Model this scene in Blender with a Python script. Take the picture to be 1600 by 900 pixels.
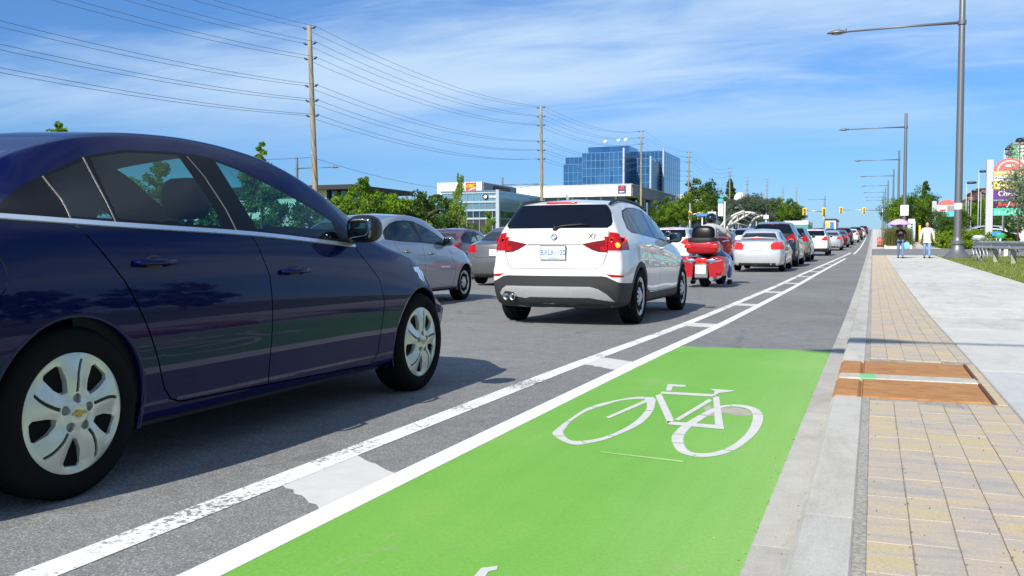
import bpy, bmesh, math, random
import numpy as np
from mathutils import Vector, Matrix
from mathutils.bvhtree import BVHTree
PI = math.pi
random.seed(7); rng = np.random.default_rng(7)
for o in list(bpy.data.objects): bpy.data.objects.remove(o)
scene = bpy.context.scene
C = scene.collection

# ------------------------------------------------------------ camera, sky, sun
FPX, CAMH = 1435.0, 0.92
YAW, PITCH = math.radians(21.42), math.atan(62 / 1435.0)
cam_d = bpy.data.cameras.new('camera'); cam = bpy.data.objects.new('camera', cam_d); C.objects.link(cam)
cam.location = (0, 0, CAMH); cam.rotation_euler = (PI / 2 - PITCH, 0, YAW)
cam_d.sensor_width = 36; cam_d.lens = 36 * FPX / 1600; cam_d.clip_end = 6000; cam_d.clip_start = .05
scene.camera = cam

SUN_DIR = Vector((0.19, 0.98, -0.745)).normalized()          # the way the light travels
SUN_EL = math.asin(-SUN_DIR.z); SUN_AZ = math.atan2(-SUN_DIR.x, -SUN_DIR.y)   # clockwise from +Y
sd = bpy.data.lights.new('sun', 'SUN'); sd.energy = 5.0; sd.angle = math.radians(.45); sd.color = (1, .935, .835)
so = bpy.data.objects.new('sun', sd); C.objects.link(so); so.rotation_euler = SUN_DIR.to_track_quat('-Z', 'Y').to_euler()
w = bpy.data.worlds.new('World'); scene.world = w; w.use_nodes = True
nt = w.node_tree; nt.nodes.clear(); N = nt.nodes.new; Lk = nt.links.new
sky = N('ShaderNodeTexSky'); sky.sky_type = 'NISHITA'; sky.sun_disc = False
sky.sun_elevation = SUN_EL; sky.sun_rotation = SUN_AZ; sky.altitude = 0; sky.air_density = 1.0; sky.dust_density = .25; sky.ozone_density = 3.0
tc = N('ShaderNodeTexCoord'); sep = N('ShaderNodeSeparateXYZ'); Lk(tc.outputs['Generated'], sep.inputs[0])
def M_(op, a, b=None, clamp=False):
    m = N('ShaderNodeMath'); m.operation = op; m.use_clamp = clamp
    for i, v in enumerate((a, b)):
        if v is None: continue
        if isinstance(v, (int, float)): m.inputs[i].default_value = v
        else: Lk(v, m.inputs[i])
    return m.outputs[0]
zc_ = M_('ADD', M_('MAXIMUM', sep.outputs[2], 0.0), .10)
cx = M_('DIVIDE', sep.outputs[0], zc_); cy = M_('DIVIDE', sep.outputs[1], zc_)
cmb = N('ShaderNodeCombineXYZ'); Lk(cx, cmb.inputs[0]); Lk(cy, cmb.inputs[1])
mp = N('ShaderNodeMapping'); mp.inputs['Rotation'].default_value = (0, 0, math.radians(-28)); mp.inputs['Scale'].default_value = (.42, 1.05, 1)
mp.inputs['Location'].default_value = (1.35, .4, 0)
Lk(cmb.outputs[0], mp.inputs[0])
n1 = N('ShaderNodeTexNoise'); n1.inputs['Scale'].default_value = .62; n1.inputs['Detail'].default_value = 5; n1.inputs['Roughness'].default_value = .5; n1.inputs['Distortion'].default_value = .35
Lk(mp.outputs[0], n1.inputs[0])
n2 = N('ShaderNodeTexNoise'); n2.inputs['Scale'].default_value = 2.6; n2.inputs['Detail'].default_value = 8; n2.inputs['Roughness'].default_value = .62; n2.inputs['Distortion'].default_value = .8
Lk(mp.outputs[0], n2.inputs[0])
mr = N('ShaderNodeMapRange'); mr.interpolation_type = 'SMOOTHSTEP'; mr.inputs[1].default_value = .40; mr.inputs[2].default_value = .61
Lk(M_('ADD', M_('MULTIPLY', n1.outputs[0], .78), M_('MULTIPLY', n2.outputs[0], .24)), mr.inputs[0])
fade = N('ShaderNodeMapRange'); fade.inputs[1].default_value = .09; fade.inputs[2].default_value = .17; Lk(sep.outputs[2], fade.inputs[0])
cf = M_('MULTIPLY', M_('MULTIPLY', mr.outputs[0], fade.outputs[0]), .92)
tint = N('ShaderNodeMix'); tint.data_type = 'RGBA'; tint.blend_type = 'MULTIPLY'; tint.inputs[0].default_value = 1
Lk(sky.outputs[0], tint.inputs[6])
hz = N('ShaderNodeValToRGB'); Lk(sep.outputs[2], hz.inputs[0]); els = hz.color_ramp.elements
els[0].position = 0.0; els[0].color = (.45, .69, 1.15, 1); els[1].position = .45; els[1].color = (.68, 1.07, 1.50, 1); e_ = els.new(.13); e_.color = (.53, .84, 1.24, 1)
Lk(hz.outputs[0], tint.inputs[7])
mx = N('ShaderNodeMix'); mx.data_type = 'RGBA'; Lk(cf, mx.inputs[0]); Lk(tint.outputs[2], mx.inputs[6]); mx.inputs[7].default_value = (5.7, 7.5, 9.6, 1)
bg = N('ShaderNodeBackground'); bg.inputs[1].default_value = .08; Lk(mx.outputs[2], bg.inputs[0])
out = N('ShaderNodeOutputWorld'); Lk(bg.outputs[0], out.inputs[0])
scene.view_settings.view_transform = 'Standard'; scene.view_settings.look = 'None'; scene.view_settings.gamma = 1; scene.view_settings.exposure = 0.38

# ------------------------------------------------------------ curves, ground height, camera maths
class Cv:
    """monotone cubic curve through (x, y) points"""
    def __init__(s, pts):
        p = sorted(pts); s.x = np.array([a for a, b in p], float); s.y = np.array([b for a, b in p], float)
        h = np.diff(s.x); d = np.diff(s.y) / h; m = np.zeros(len(p)); m[0] = d[0]; m[-1] = d[-1]
        for i in range(1, len(p) - 1):
            m[i] = 0 if d[i - 1] * d[i] <= 0 else 3 * (h[i - 1] + h[i]) / ((2 * h[i] + h[i - 1]) / d[i - 1] + (h[i] + 2 * h[i - 1]) / d[i])
        s.m = m
    def __call__(s, v):
        v = np.asarray(v, float); i = np.clip(np.searchsorted(s.x, v) - 1, 0, len(s.x) - 2)
        h = s.x[i + 1] - s.x[i]; t = (v - s.x[i]) / h; lo = t < 0; hi = t > 1; tt = np.clip(t, 0, 1)
        r = (2 * tt**3 - 3 * tt**2 + 1) * s.y[i] + (tt**3 - 2 * tt**2 + tt) * h * s.m[i] + (-2 * tt**3 + 3 * tt**2) * s.y[i + 1] + (tt**3 - tt**2) * h * s.m[i + 1]
        r = np.where(lo, s.y[0] + (v - s.x[0]) * s.m[0], np.where(hi, s.y[-1] + (v - s.x[-1]) * s.m[-1], r))
        return float(r) if r.ndim == 0 else r
_gs = Cv([(-400, 0), (6, 0), (12, -.03), (20, .005), (31, .12), (47, .31), (58, .48), (80, .92), (110, 1.62), (300, 6.15), (430, 8.9), (520, 9.4), (3000, 9.5)])
GRID = [-400.0] + [float(v) for v in range(-60, 131)] + [float(v) for v in range(135, 561, 5)] + [700.0, 1500.0, 3500.0]; _GZ = [_gs(v) for v in GRID]
def g(y):
    """height of the road, the same straight facets that every sheet is built on"""
    return float(np.interp(y, GRID, _GZ))
KH = .12                                                        # pavement above the road
_F = (-math.sin(YAW) * math.cos(PITCH), math.cos(YAW) * math.cos(PITCH), -math.sin(PITCH)); _R = (math.cos(YAW), math.sin(YAW), 0)
_U = (_R[1] * _F[2], -_R[0] * _F[2], _R[0] * _F[1] - _R[1] * _F[0])
def ray(px, py):
    u, v = (px - 800) / FPX, (450 - py) / FPX
    return [_F[i] + u * _R[i] + v * _U[i] for i in range(3)]
def onroad(px, py, h=0.0):
    """where the line of sight through a picture point meets the ground"""
    r = ray(px, py); t = .5
    for _ in range(6000):
        if CAMH + t * r[2] <= g(t * r[1]) + h: break
        t *= 1.0015
    return t * r[0], t * r[1]
def atY(px, py, Y):
    r = ray(px, py); t = Y / r[1]; return Vector((t * r[0], Y, CAMH + t * r[2]))
def atX(px, py, X):
    r = ray(px, py); t = X / r[0]; return Vector((X, t * r[1], CAMH + t * r[2]))

# ------------------------------------------------------------ objects and properties
def tag(o, label=None, cat=None, group=None, kind=None):
    if label: o['label'] = label
    if cat: o['category'] = cat
    if group: o['group'] = group
    if kind: o['kind'] = kind
    return o
def empty(name, loc=(0, 0, 0), rz=0, label=None, cat=None, group=None):
    o = bpy.data.objects.new(name, None); C.objects.link(o); o.location = loc; o.rotation_euler = (0, 0, rz); o.empty_display_size = .3
    return tag(o, label, cat, group)
def add(name, mesh, m=None, parent=None, loc=None, rot=None):
    if m is not None:
        mesh.materials.clear(); mesh.materials.append(m)
    o = bpy.data.objects.new(name, mesh); C.objects.link(o)
    if parent: o.parent = parent
    if loc is not None: o.location = loc
    if rot is not None: o.rotation_euler = rot
    return o
def mesh_from(name, vs, fs, smooth=False):
    me = bpy.data.meshes.new(name); me.from_pydata([tuple(v) for v in vs], [], fs); me.update()
    if smooth: me.polygons.foreach_set('use_smooth', [True] * len(me.polygons))
    return me
def copy_tree(o, parent=None):
    c = o.copy(); C.objects.link(c)
    if parent: c.parent = parent
    for ch in o.children: copy_tree(ch, c)
    return c
class MB:
    """collects shapes that belong to ONE part"""
    def __init__(s): s.v = []; s.f = []
    def put(s, vs, fs):
        b = len(s.v); s.v += [tuple(v) for v in vs]; s.f += [tuple(i + b for i in f) for f in fs]; return s
    def box(s, a, b, rz=0, c=None):
        x0, y0, z0 = a; x1, y1, z1 = b
        vs = [Vector((x, y, z)) for z in (z0, z1) for x, y in ((x0, y0), (x1, y0), (x1, y1), (x0, y1))]
        if rz:
            cc = Vector(c) if c else Vector(((x0 + x1) / 2, (y0 + y1) / 2, 0)); mt = Matrix.Rotation(rz, 3, 'Z'); vs = [mt @ (v - cc) + cc for v in vs]
        return s.put(vs, [(3, 2, 1, 0), (4, 5, 6, 7), (0, 1, 5, 4), (1, 2, 6, 5), (2, 3, 7, 6), (3, 0, 4, 7)])
    def rbox(s, a, b, r=.01):
        """box with chamfered edges"""
        x0, y0, z0 = a; x1, y1, z1 = b; r = min(r, (x1 - x0) / 2.01, (y1 - y0) / 2.01, (z1 - z0) / 2.01)
        bm = bmesh.new(); bmesh.ops.create_cube(bm, size=1)
        for v in bm.verts: v.co = Vector(((x0 + x1) / 2 + v.co.x * (x1 - x0), (y0 + y1) / 2 + v.co.y * (y1 - y0), (z0 + z1) / 2 + v.co.z * (z1 - z0)))
        bmesh.ops.bevel(bm, geom=list(bm.edges), offset=r, segments=1, affect='EDGES')
        bm.verts.index_update(); s.put([v.co for v in bm.verts], [[v.index for v in f.verts] for f in bm.faces]); bm.free(); return s
    def tube(s, pts, rad, n=8, cap=True):
        pts = [Vector(p) for p in pts]; rad = rad if isinstance(rad, (list, tuple)) else [rad] * len(pts); vs = []; fs = []; pu = None
        for i, p in enumerate(pts):
            t = (pts[min(i + 1, len(pts) - 1)] - pts[max(i - 1, 0)]).normalized()
            u = (Vector((0, 0, 1)) if abs(t.z) < .9 else Vector((1, 0, 0))) if pu is None else pu
            u = (u - t * u.dot(t)).normalized(); pu = u; w_ = t.cross(u)
            for k in range(n): vs.append(p + (u * math.cos(2 * PI * k / n) + w_ * math.sin(2 * PI * k / n)) * rad[i])
        for i in range(len(pts) - 1):
            for k in range(n): fs.append((i * n + k, i * n + (k + 1) % n, (i + 1) * n + (k + 1) % n, (i + 1) * n + k))
        if cap: fs.append(tuple(range(n - 1, -1, -1))); fs.append(tuple((len(pts) - 1) * n + k for k in range(n)))
        return s.put(vs, fs)
    def lathe(s, prof, n=24, c=(0, 0, 0), axis='Z'):
        """prof: (radius, height) pairs"""
        vs = []; fs = []
        for r, h in prof:
            for k in range(n):
                a = 2 * PI * k / n; x, y = r * math.cos(a), r * math.sin(a)
                p = (x, y, h) if axis == 'Z' else ((h, x, y) if axis == 'X' else (y, h, x)); vs.append((p[0] + c[0], p[1] + c[1], p[2] + c[2]))
        for i in range(len(prof) - 1):
            for k in range(n): fs.append((i * n + k, i * n + (k + 1) % n, (i + 1) * n + (k + 1) % n, (i + 1) * n + k))
        if prof[0][0] > 1e-4: fs.append(tuple(range(n - 1, -1, -1)))
        if prof[-1][0] > 1e-4: fs.append(tuple((len(prof) - 1) * n + k for k in range(n)))
        return s.put(vs, fs)
    def blob(s, c, r, e=(1, 1), n=(16, 10), mt=None):
        """superellipsoid: e near 0.3 is a soft box, 1 an ellipsoid"""
        sg = lambda v, q: math.copysign(abs(v) ** q, v); vs = []; fs = []; nu, nv = n
        for j in range(nv + 1):
            ph = -PI / 2 + PI * j / nv
            for i in range(nu):
                th = 2 * PI * i / nu
                v = Vector((r[0] * sg(math.cos(ph), e[0]) * sg(math.cos(th), e[1]), r[1] * sg(math.cos(ph), e[0]) * sg(math.sin(th), e[1]), r[2] * sg(math.sin(ph), e[0])))
                if mt is not None: v = mt @ v
                vs.append(v + Vector(c))
        for j in range(nv):
            for i in range(nu): fs.append((j * nu + i, j * nu + (i + 1) % nu, (j + 1) * nu + (i + 1) % nu, (j + 1) * nu + i))
        return s.put(vs, fs)
    def prism(s, poly, axis, a, b):
        """2-D outline extruded along an axis from a to b"""
        f = {'X': lambda p, h: (h, p[0], p[1]), 'Y': lambda p, h: (p[0], h, p[1]), 'Z': lambda p, h: (p[0], p[1], h)}[axis]; n = len(poly)
        vs = [f(p, a) for p in poly] + [f(p, b) for p in poly]
        return s.put(vs, [tuple(range(n - 1, -1, -1)), tuple(range(n, 2 * n))] + [(i, (i + 1) % n, (i + 1) % n + n, i + n) for i in range(n)])
    def mesh(s, name, smooth=False, ang=None):
        bm = bmesh.new(); vs = [bm.verts.new(v) for v in s.v]; bm.verts.ensure_lookup_table()
        for f in s.f:
            q = [];
            for i in f:
                if vs[i] not in q: q.append(vs[i])
            if len(q) > 2:
                try: bm.faces.new(q)
                except ValueError: pass
        bmesh.ops.remove_doubles(bm, verts=bm.verts, dist=1e-5); bmesh.ops.recalc_face_normals(bm, faces=bm.faces)
        me = bpy.data.meshes.new(name); bm.to_mesh(me); bm.free()
        if smooth:
            me.polygons.foreach_set('use_smooth', [True] * len(me.polygons))
            if ang: me.set_sharp_from_angle(angle=math.radians(ang))
        return me
    def build(s, name, m, parent=None, smooth=False, ang=None, loc=None, rot=None):
        return add(name, s.mesh(name, smooth, ang), m, parent, loc, rot)
def text_mesh(txt, size, name='lettering', bold=0.0, ext=.002):
    cu = bpy.data.curves.new('t', 'FONT'); cu.body = txt; cu.size = size; cu.align_x = 'CENTER'; cu.align_y = 'CENTER'; cu.extrude = ext; cu.offset = bold; cu.resolution_u = 3
    o = bpy.data.objects.new('t', cu); C.objects.link(o); dg = bpy.context.evaluated_depsgraph_get(); dg.update()
    me = bpy.data.meshes.new_from_object(o.evaluated_get(dg)); me.name = name; bpy.data.objects.remove(o); bpy.data.curves.remove(cu); return me
# ------------------------------------------------------------ materials
MATS = {}
def mat(name, col=(.5, .5, .5), rough=.6, metal=0.0, coat=0.0, emit=None, trans=0.0, spec=.5, ior=1.45):
    if name in MATS: return MATS[name]
    m = bpy.data.materials.new(name); m.use_nodes = True; b = m.node_tree.nodes['Principled BSDF']
    b.inputs['Base Color'].default_value = (*col, 1); b.inputs['Roughness'].default_value = rough; b.inputs['Metallic'].default_value = metal
    b.inputs['Coat Weight'].default_value = coat; b.inputs['Coat Roughness'].default_value = .03; b.inputs['Specular IOR Level'].default_value = spec
    b.inputs['Transmission Weight'].default_value = trans; b.inputs['IOR'].default_value = ior
    if emit: b.inputs['Emission Color'].default_value = (*emit, 1); b.inputs['Emission Strength'].default_value = 1
    MATS[name] = m; return m
def nodes(m):
    t = m.node_tree; b = t.nodes['Principled BSDF']; return t, b
def ramp(t, src, stops, interp='LINEAR'):
    r = t.nodes.new('ShaderNodeValToRGB'); r.color_ramp.interpolation = interp
    while len(r.color_ramp.elements) < len(stops): r.color_ramp.elements.new(.5)
    for e, (p, c) in zip(r.color_ramp.elements, stops): e.position = p; e.color = (*c, 1) if len(c) == 3 else c
    t.links.new(src, r.inputs[0]); return r.outputs[0]
def pos(t, sc=(1, 1, 1), obj=False):
    if obj: o = t.nodes.new('ShaderNodeTexCoord').outputs['Object']
    else: o = t.nodes.new('ShaderNodeNewGeometry').outputs['Position']
    mp = t.nodes.new('ShaderNodeMapping'); mp.inputs['Scale'].default_value = sc; t.links.new(o, mp.inputs[0]); return mp.outputs[0]
def noise(t, vec, scale, detail=3, rough=.55, dist=0.0):
    n = t.nodes.new('ShaderNodeTexNoise'); n.inputs['Scale'].default_value = scale; n.inputs['Detail'].default_value = detail
    n.inputs['Roughness'].default_value = rough; n.inputs['Distortion'].default_value = dist; t.links.new(vec, n.inputs[0]); return n.outputs[0]
def voro(t, vec, scale, feat='F1', out='Distance'):
    n = t.nodes.new('ShaderNodeTexVoronoi'); n.feature = feat; n.inputs['Scale'].default_value = scale; t.links.new(vec, n.inputs[0]); return n.outputs[out]
def mixc(t, f, a, b, mode='MIX'):
    n = t.nodes.new('ShaderNodeMix'); n.data_type = 'RGBA'; n.blend_type = mode
    for s, v in ((0, f), (6, a), (7, b)):
        if isinstance(v, (int, float)): n.inputs[s].default_value = v
        elif isinstance(v, tuple): n.inputs[s].default_value = (*v, 1)
        else: t.links.new(v, n.inputs[s])
    return n.outputs[2]
def mth(t, op, a, b=None, clamp=False):
    n = t.nodes.new('ShaderNodeMath'); n.operation = op; n.use_clamp = clamp
    for i, v in enumerate((a, b)):
        if v is None: continue
        if isinstance(v, (int, float)): n.inputs[i].default_value = v
        else: t.links.new(v, n.inputs[i])
    return n.outputs[0]
def bump(t, b, h, strength=.3, dist=.01):
    n = t.nodes.new('ShaderNodeBump'); n.inputs['Strength'].default_value = strength; n.inputs['Distance'].default_value = dist
    t.links.new(h, n.inputs['Height']); t.links.new(n.outputs[0], b.inputs['Normal'])

def asphalt_colour(t, v):
    big = noise(t, v, .35, 4, .6); mid = noise(t, v, 6, 3); st = voro(t, v, 210, out='Color')
    sp = t.nodes.new('ShaderNodeSeparateColor'); t.links.new(st, sp.inputs[0])
    c = ramp(t, sp.outputs[0], [(0, (.135, .136, .134)), (.5, (.200, .201, .196)), (.85, (.262, .262, .255)), (1, (.40, .395, .375))])
    c = mixc(t, 1.0, c, ramp(t, big, [(.3, (.86, .86, .87)), (.7, (1.12, 1.12, 1.12))]), 'MULTIPLY')
    c = mixc(t, 1.0, c, ramp(t, mid, [(.3, (.9, .9, .9)), (.7, (1.08, 1.08, 1.08))]), 'MULTIPLY')
    return c, sp.outputs[0]
m_asphalt = mat('asphalt', rough=.9, spec=.25); t, b = nodes(m_asphalt); v = pos(t); c, h = asphalt_colour(t, v)
# tyre lanes and fine cracks
cr = voro(t, pos(t, (.35, .16, 1)), 1.4, 'DISTANCE_TO_EDGE'); cn = noise(t, v, 2.5, 5)
crk = mth(t, 'LESS_THAN', mth(t, 'ADD', cr, mth(t, 'MULTIPLY', mth(t, 'SUBTRACT', cn, .5), .12)), .0035)
c = mixc(t, mth(t, 'MULTIPLY', crk, .20), c, (.05, .05, .055))
t.links.new(c, b.inputs['Base Color']); bump(t, b, h, .55, .006)

def worn(name, col, lo, hi, sc=38, streak=(1, 1, 1)):
    m = mat(name, rough=.75, spec=.3); t, b = nodes(m); v = pos(t); c, h = asphalt_colour(t, v)
    n = noise(t, pos(t, streak), sc, 6, .75); big = noise(t, v, 1.6, 2)
    f = mth(t, 'ADD', n, mth(t, 'MULTIPLY', mth(t, 'SUBTRACT', big, .5), .55))
    r = ramp(t, f, [(lo, (0, 0, 0)), (hi, (1, 1, 1))]); pc = ramp(t, noise(t, v, 9, 5, .7), [(.25, tuple(k * .84 for k in col)), (.75, col)])
    t.links.new(mixc(t, r, c, pc), b.inputs['Base Color']); bump(t, b, h, .3, .004); return m
m_line_worn = worn('worn white road paint', (.80, .80, .78), .385, .44)
m_line = worn('white road paint', (.80, .80, .79), .18, .24)
m_bar = worn('white thermoplastic bar', (.64, .63, .60), .12, .2)
m_symbol = worn('white bicycle marking', (.63, .62, .59), .12, .18)
m_green = mat('green lane paint', rough=.7, spec=.35); t, b = nodes(m_green); v = pos(t)
c1 = ramp(t, noise(t, v, .9, 5, .6), [(.25, (.145, .365, .045)), (.55, (.168, .405, .058)), (.8, (.235, .41, .09))])
sepx = t.nodes.new('ShaderNodeSeparateXYZ'); t.links.new(v, sepx.inputs[0])
edge = mth(t, 'MULTIPLY', mth(t, 'ADD', sepx.outputs[0], .95), 1.3, True)
c1 = mixc(t, mth(t, 'MULTIPLY', edge, .55), c1, (.30, .49, .15))
# worn scuffs, specks
sc = mth(t, 'GREATER_THAN', noise(t, pos(t, (1, .45, 1)), 3.1, 9, .72), .625); c1 = mixc(t, mth(t, 'MULTIPLY', sc, .30), c1, (.30, .36, .17)); tm = ramp(t, noise(t, pos(t, (9, .35, 1)), 1.1, 5, .6, .3), [(.3, (.955, .955, .95)), (.5, (1, 1, 1)), (.75, (1.035, 1.03, 1.04))]); c1 = mixc(t, 1.0, c1, tm, 'MULTIPLY'); gr2 = ramp(t, noise(t, v, 75, 4, .8), [(.3, (.86, .87, .84)), (.7, (1.12, 1.10, 1.14))]); c1 = mixc(t, 1.0, c1, gr2, 'MULTIPLY')
wd = voro(t, v, 4.3); c1 = mixc(t, mth(t, 'MULTIPLY', mth(t, 'LESS_THAN', wd, .022), .8), c1, (.55, .65, .42))
vc = voro(t, v, 13); vd = mth(t, 'LESS_THAN', vc, .035); gate = mth(t, 'GREATER_THAN', noise(t, v, 2.3, 2), .52)
c1 = mixc(t, mth(t, 'MULTIPLY', mth(t, 'MULTIPLY', vd, gate), .75), c1, (.09, .10, .05))
# ragged edge next to the gutter
rag = mth(t, 'ADD', sepx.outputs[0], mth(t, 'MULTIPLY', noise(t, v, 26, 4, .7), .05)); ra, rh = asphalt_colour(t, v)
c1 = mixc(t, mth(t, 'GREATER_THAN', rag, -.302), c1, ra)
fine = voro(t, v, 150, out='Color'); t.links.new(c1, b.inputs['Base Color']); bump(t, b, fine, .25, .004)

def concrete(name, col, var=.12, sc=3.0, bmp=.2):
    m = mat(name, rough=.88, spec=.3); t, b = nodes(m); v = pos(t)
    k = lambda s: tuple(min(1, x * s) for x in col)
    c = ramp(t, noise(t, v, sc, 6, .65), [(.25, k(1 - var)), (.75, k(1 + var))])
    st_ = noise(t, pos(t, (1.4, .35, 1)), 2.2, 7, .72, .4); c = mixc(t, 1.0, c, ramp(t, st_, [(.34, (.83, .82, .795)), (.5, (1, 1, 1)), (.72, (1.06, 1.06, 1.06))]), 'MULTIPLY')
    f = noise(t, v, 160, 2); c = mixc(t, 1.0, c, ramp(t, f, [(.3, (.86, .86, .86)), (.7, (1.1, 1.1, 1.1))]), 'MULTIPLY')
    oi = t.nodes.new('ShaderNodeObjectInfo'); c = mixc(t, 1.0, c, ramp(t, oi.outputs['Random'], [(0, (.9, .9, .92)), (1, (1.05, 1.05, 1.03))]), 'MULTIPLY')
    dk = mth(t, 'LESS_THAN', voro(t, v, 5.0), .025); c = mixc(t, mth(t, 'MULTIPLY', dk, .6), c, (.12, .11, .10))
    t.links.new(c, b.inputs['Base Color']); bump(t, b, f, bmp, .004); return m
m_kerb = concrete('kerb concrete', (.47, .455, .41), .10, 4)
m_gutter = concrete('gutter concrete', (.43, .415, .375), .13, 5)
m_walk = concrete('sidewalk concrete', (.55, .54, .495), .09, 1.3)
m_walk2 = concrete('sidewalk concrete grey', (.47, .47, .465), .08, 1.5)
m_joint = concrete('joint aggregate', (.33, .31, .275), .5, 60, .8)
m_sand = concrete('paver bedding', (.32, .29, .24), .4, 30, .6)
m_median = concrete('median concrete', (.40, .39, .36), .1, 1)
m_paver = mat('blended clay paver', rough=.9, spec=.25); t, b = nodes(m_paver); v = pos(t); oi = t.nodes.new('ShaderNodeObjectInfo')
at = t.nodes.new('ShaderNodeAttribute'); at.attribute_name = 'tone'; pr_sep = t.nodes.new('ShaderNodeSeparateColor'); t.links.new(oi.outputs['Color'], pr_sep.inputs[0])
blend = noise(t, pos(t, (2.2, 9.0, 1)), 1.7, 5, .6, .5)
f = mth(t, 'ADD', mth(t, 'SUBTRACT', mth(t, 'MULTIPLY', blend, 1.5), .36), mth(t, 'ADD', mth(t, 'MULTIPLY', pr_sep.outputs[0], .28), mth(t, 'MULTIPLY', at.outputs['Fac'], .28)))
c = ramp(t, f, [(.26, (.355, .335, .30)), (.42, (.42, .362, .305)), (.56, (.45, .385, .295)), (.70, (.48, .40, .255)), (.88, (.49, .385, .22))])
c = mixc(t, 1.0, c, ramp(t, noise(t, v, 140, 2), [(.3, (.88, .88, .88)), (.7, (1.1, 1.1, 1.1))]), 'MULTIPLY')
dk = mth(t, 'LESS_THAN', voro(t, v, 16), .05); c = mixc(t, mth(t, 'MULTIPLY', dk, .5), c, (.12, .10, .08))
t.links.new(c, b.inputs['Base Color']); bump(t, b, noise(t, v, 90, 3), .25, .004)
m_rust = mat('rusted steel', rough=.8, metal=.15); t, b = nodes(m_rust); v = pos(t)
c = ramp(t, noise(t, pos(t, (1, 2.2, 1)), 7, 8, .7, .6), [(.25, (.26, .105, .034)), (.5, (.41, .195, .066)), (.75, (.50, .29, .11))])
sc = mth(t, 'GREATER_THAN', noise(t, pos(t, (1, 3, 1)), 17, 8, .8), .68); c = mixc(t, mth(t, 'MULTIPLY', sc, .6), c, (.55, .42, .30))
t.links.new(c, b.inputs['Base Color']); bump(t, b, noise(t, v, 60, 4), .3, .004)
m_strip = mat('cream painted strip', rough=.7); t, b = nodes(m_strip); v = pos(t)
c = ramp(t, noise(t, v, 12, 6, .7), [(.3, (.36, .345, .29)), (.6, (.50, .48, .42))]); sx = t.nodes.new('ShaderNodeSeparateXYZ'); t.links.new(v, sx.inputs[0])
gm = mth(t, 'MULTIPLY', mth(t, 'GREATER_THAN', sx.outputs[0], -.06), mth(t, 'LESS_THAN', sx.outputs[0], .03))
t.links.new(mixc(t, mth(t, 'MULTIPLY', gm, .75), c, (.10, .50, .18)), b.inputs['Base Color'])
m_grass_g = mat('lawn soil and thatch', rough=.95, spec=.15); t, b = nodes(m_grass_g); v = pos(t)
c = ramp(t, noise(t, v, .5, 6, .65), [(.3, (.135, .155, .04)), (.55, (.17, .20, .05)), (.75, (.25, .24, .10))])
c = mixc(t, 1.0, c, ramp(t, noise(t, v, 22, 3), [(.3, (.6, .6, .6)), (.7, (1.35, 1.35, 1.35))]), 'MULTIPLY')
t.links.new(c, b.inputs['Base Color']); bump(t, b, noise(t, v, 30, 3), .8, .03)

def foliage(name, dark, light, tr=.35):
    m = bpy.data.materials.new(name); m.use_nodes = True; t = m.node_tree; b = t.nodes['Principled BSDF']; o = t.nodes['Material Output']
    at = t.nodes.new('ShaderNodeAttribute'); at.attribute_name = 'tone'
    c = ramp(t, at.outputs['Fac'], [(0, dark), (1, light)])
    t.links.new(c, b.inputs['Base Color']); b.inputs['Roughness'].default_value = .6; b.inputs['Specular IOR Level'].default_value = .3
    tr_ = t.nodes.new('ShaderNodeBsdfTranslucent'); t.links.new(mixc(t, 1.0, c, (1.2, 1.5, .5), 'MULTIPLY'), tr_.inputs[0])
    ms = t.nodes.new('ShaderNodeMixShader'); ms.inputs[0].default_value = tr; t.links.new(b.outputs[0], ms.inputs[1]); t.links.new(tr_.outputs[0], ms.inputs[2]); t.links.new(ms.outputs[0], o.inputs[0])
    MATS[name] = m; return m
m_leaf = foliage('fresh green leaves', (.045, .11, .008), (.20, .31, .022))
m_leaf_d = foliage('dark green leaves', (.022, .062, .010), (.10, .175, .022))
m_leaf_g = foliage('grey green willow leaves', (.10, .14, .085), (.27, .33, .22), .25)
m_leaf_gd = foliage('dull grey green leaves', (.05, .075, .05), (.12, .16, .11), .2)
m_leaf_y = foliage('pale sapling leaves', (.08, .17, .02), (.26, .37, .06))
m_hedge = foliage('clipped hedge leaves', (.10, .17, .008), (.20, .30, .02), .2)
m_blade = foliage('grass blades', (.12, .16, .03), (.30, .34, .10), .3)
m_reed = foliage('tall planter grass', (.07, .07, .022), (.20, .20, .06), .3)
m_bark = mat('bark', (.13, .10, .075), .9); t, b = nodes(m_bark); t.links.new(ramp(t, noise(t, pos(t, (1, 1, .2)), 14, 5), [(.3, (.07, .055, .045)), (.7, (.19, .155, .12))]), b.inputs['Base Color'])
m_pole = mat('weathered wood pole', rough=.9); t, b = nodes(m_pole); t.links.new(ramp(t, noise(t, pos(t, (1, 1, .06)), 9, 6, .7), [(.25, (.17, .145, .105)), (.5, (.27, .235, .175)), (.75, (.36, .33, .26))]), b.inputs['Base Color'])
m_lamp = mat('grey painted steel', (.17, .175, .185), .45, .5); m_lamp_d = mat('lamp lens', (.30, .30, .28), .3)
m_galv = mat('galvanised steel', rough=.42, metal=.75); t, b = nodes(m_galv); t.links.new(ramp(t, noise(t, pos(t, (1, .3, 1)), 6, 5), [(.3, (.36, .37, .38)), (.7, (.56, .57, .58))]), b.inputs['Base Color'])
m_insul = mat('dark insulator', (.035, .04, .05), .4); m_wire = mat('wire', (.17, .18, .20), .6)
m_black = mat('black plastic', (.012, .012, .013), .5); m_blackg = mat('gloss black trim', (.004, .004, .005), .3, spec=.2)
m_gap = mat('panel shut line', (.002, .002, .002), .9, spec=.05); m_well = mat('wheel well', (.008, .008, .009), .95, spec=.1)
m_chrome = mat('chrome', (.78, .79, .80), .12, 1.0); m_alu = mat('satin silver trim', (.78, .79, .82), .25, .85)
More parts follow.
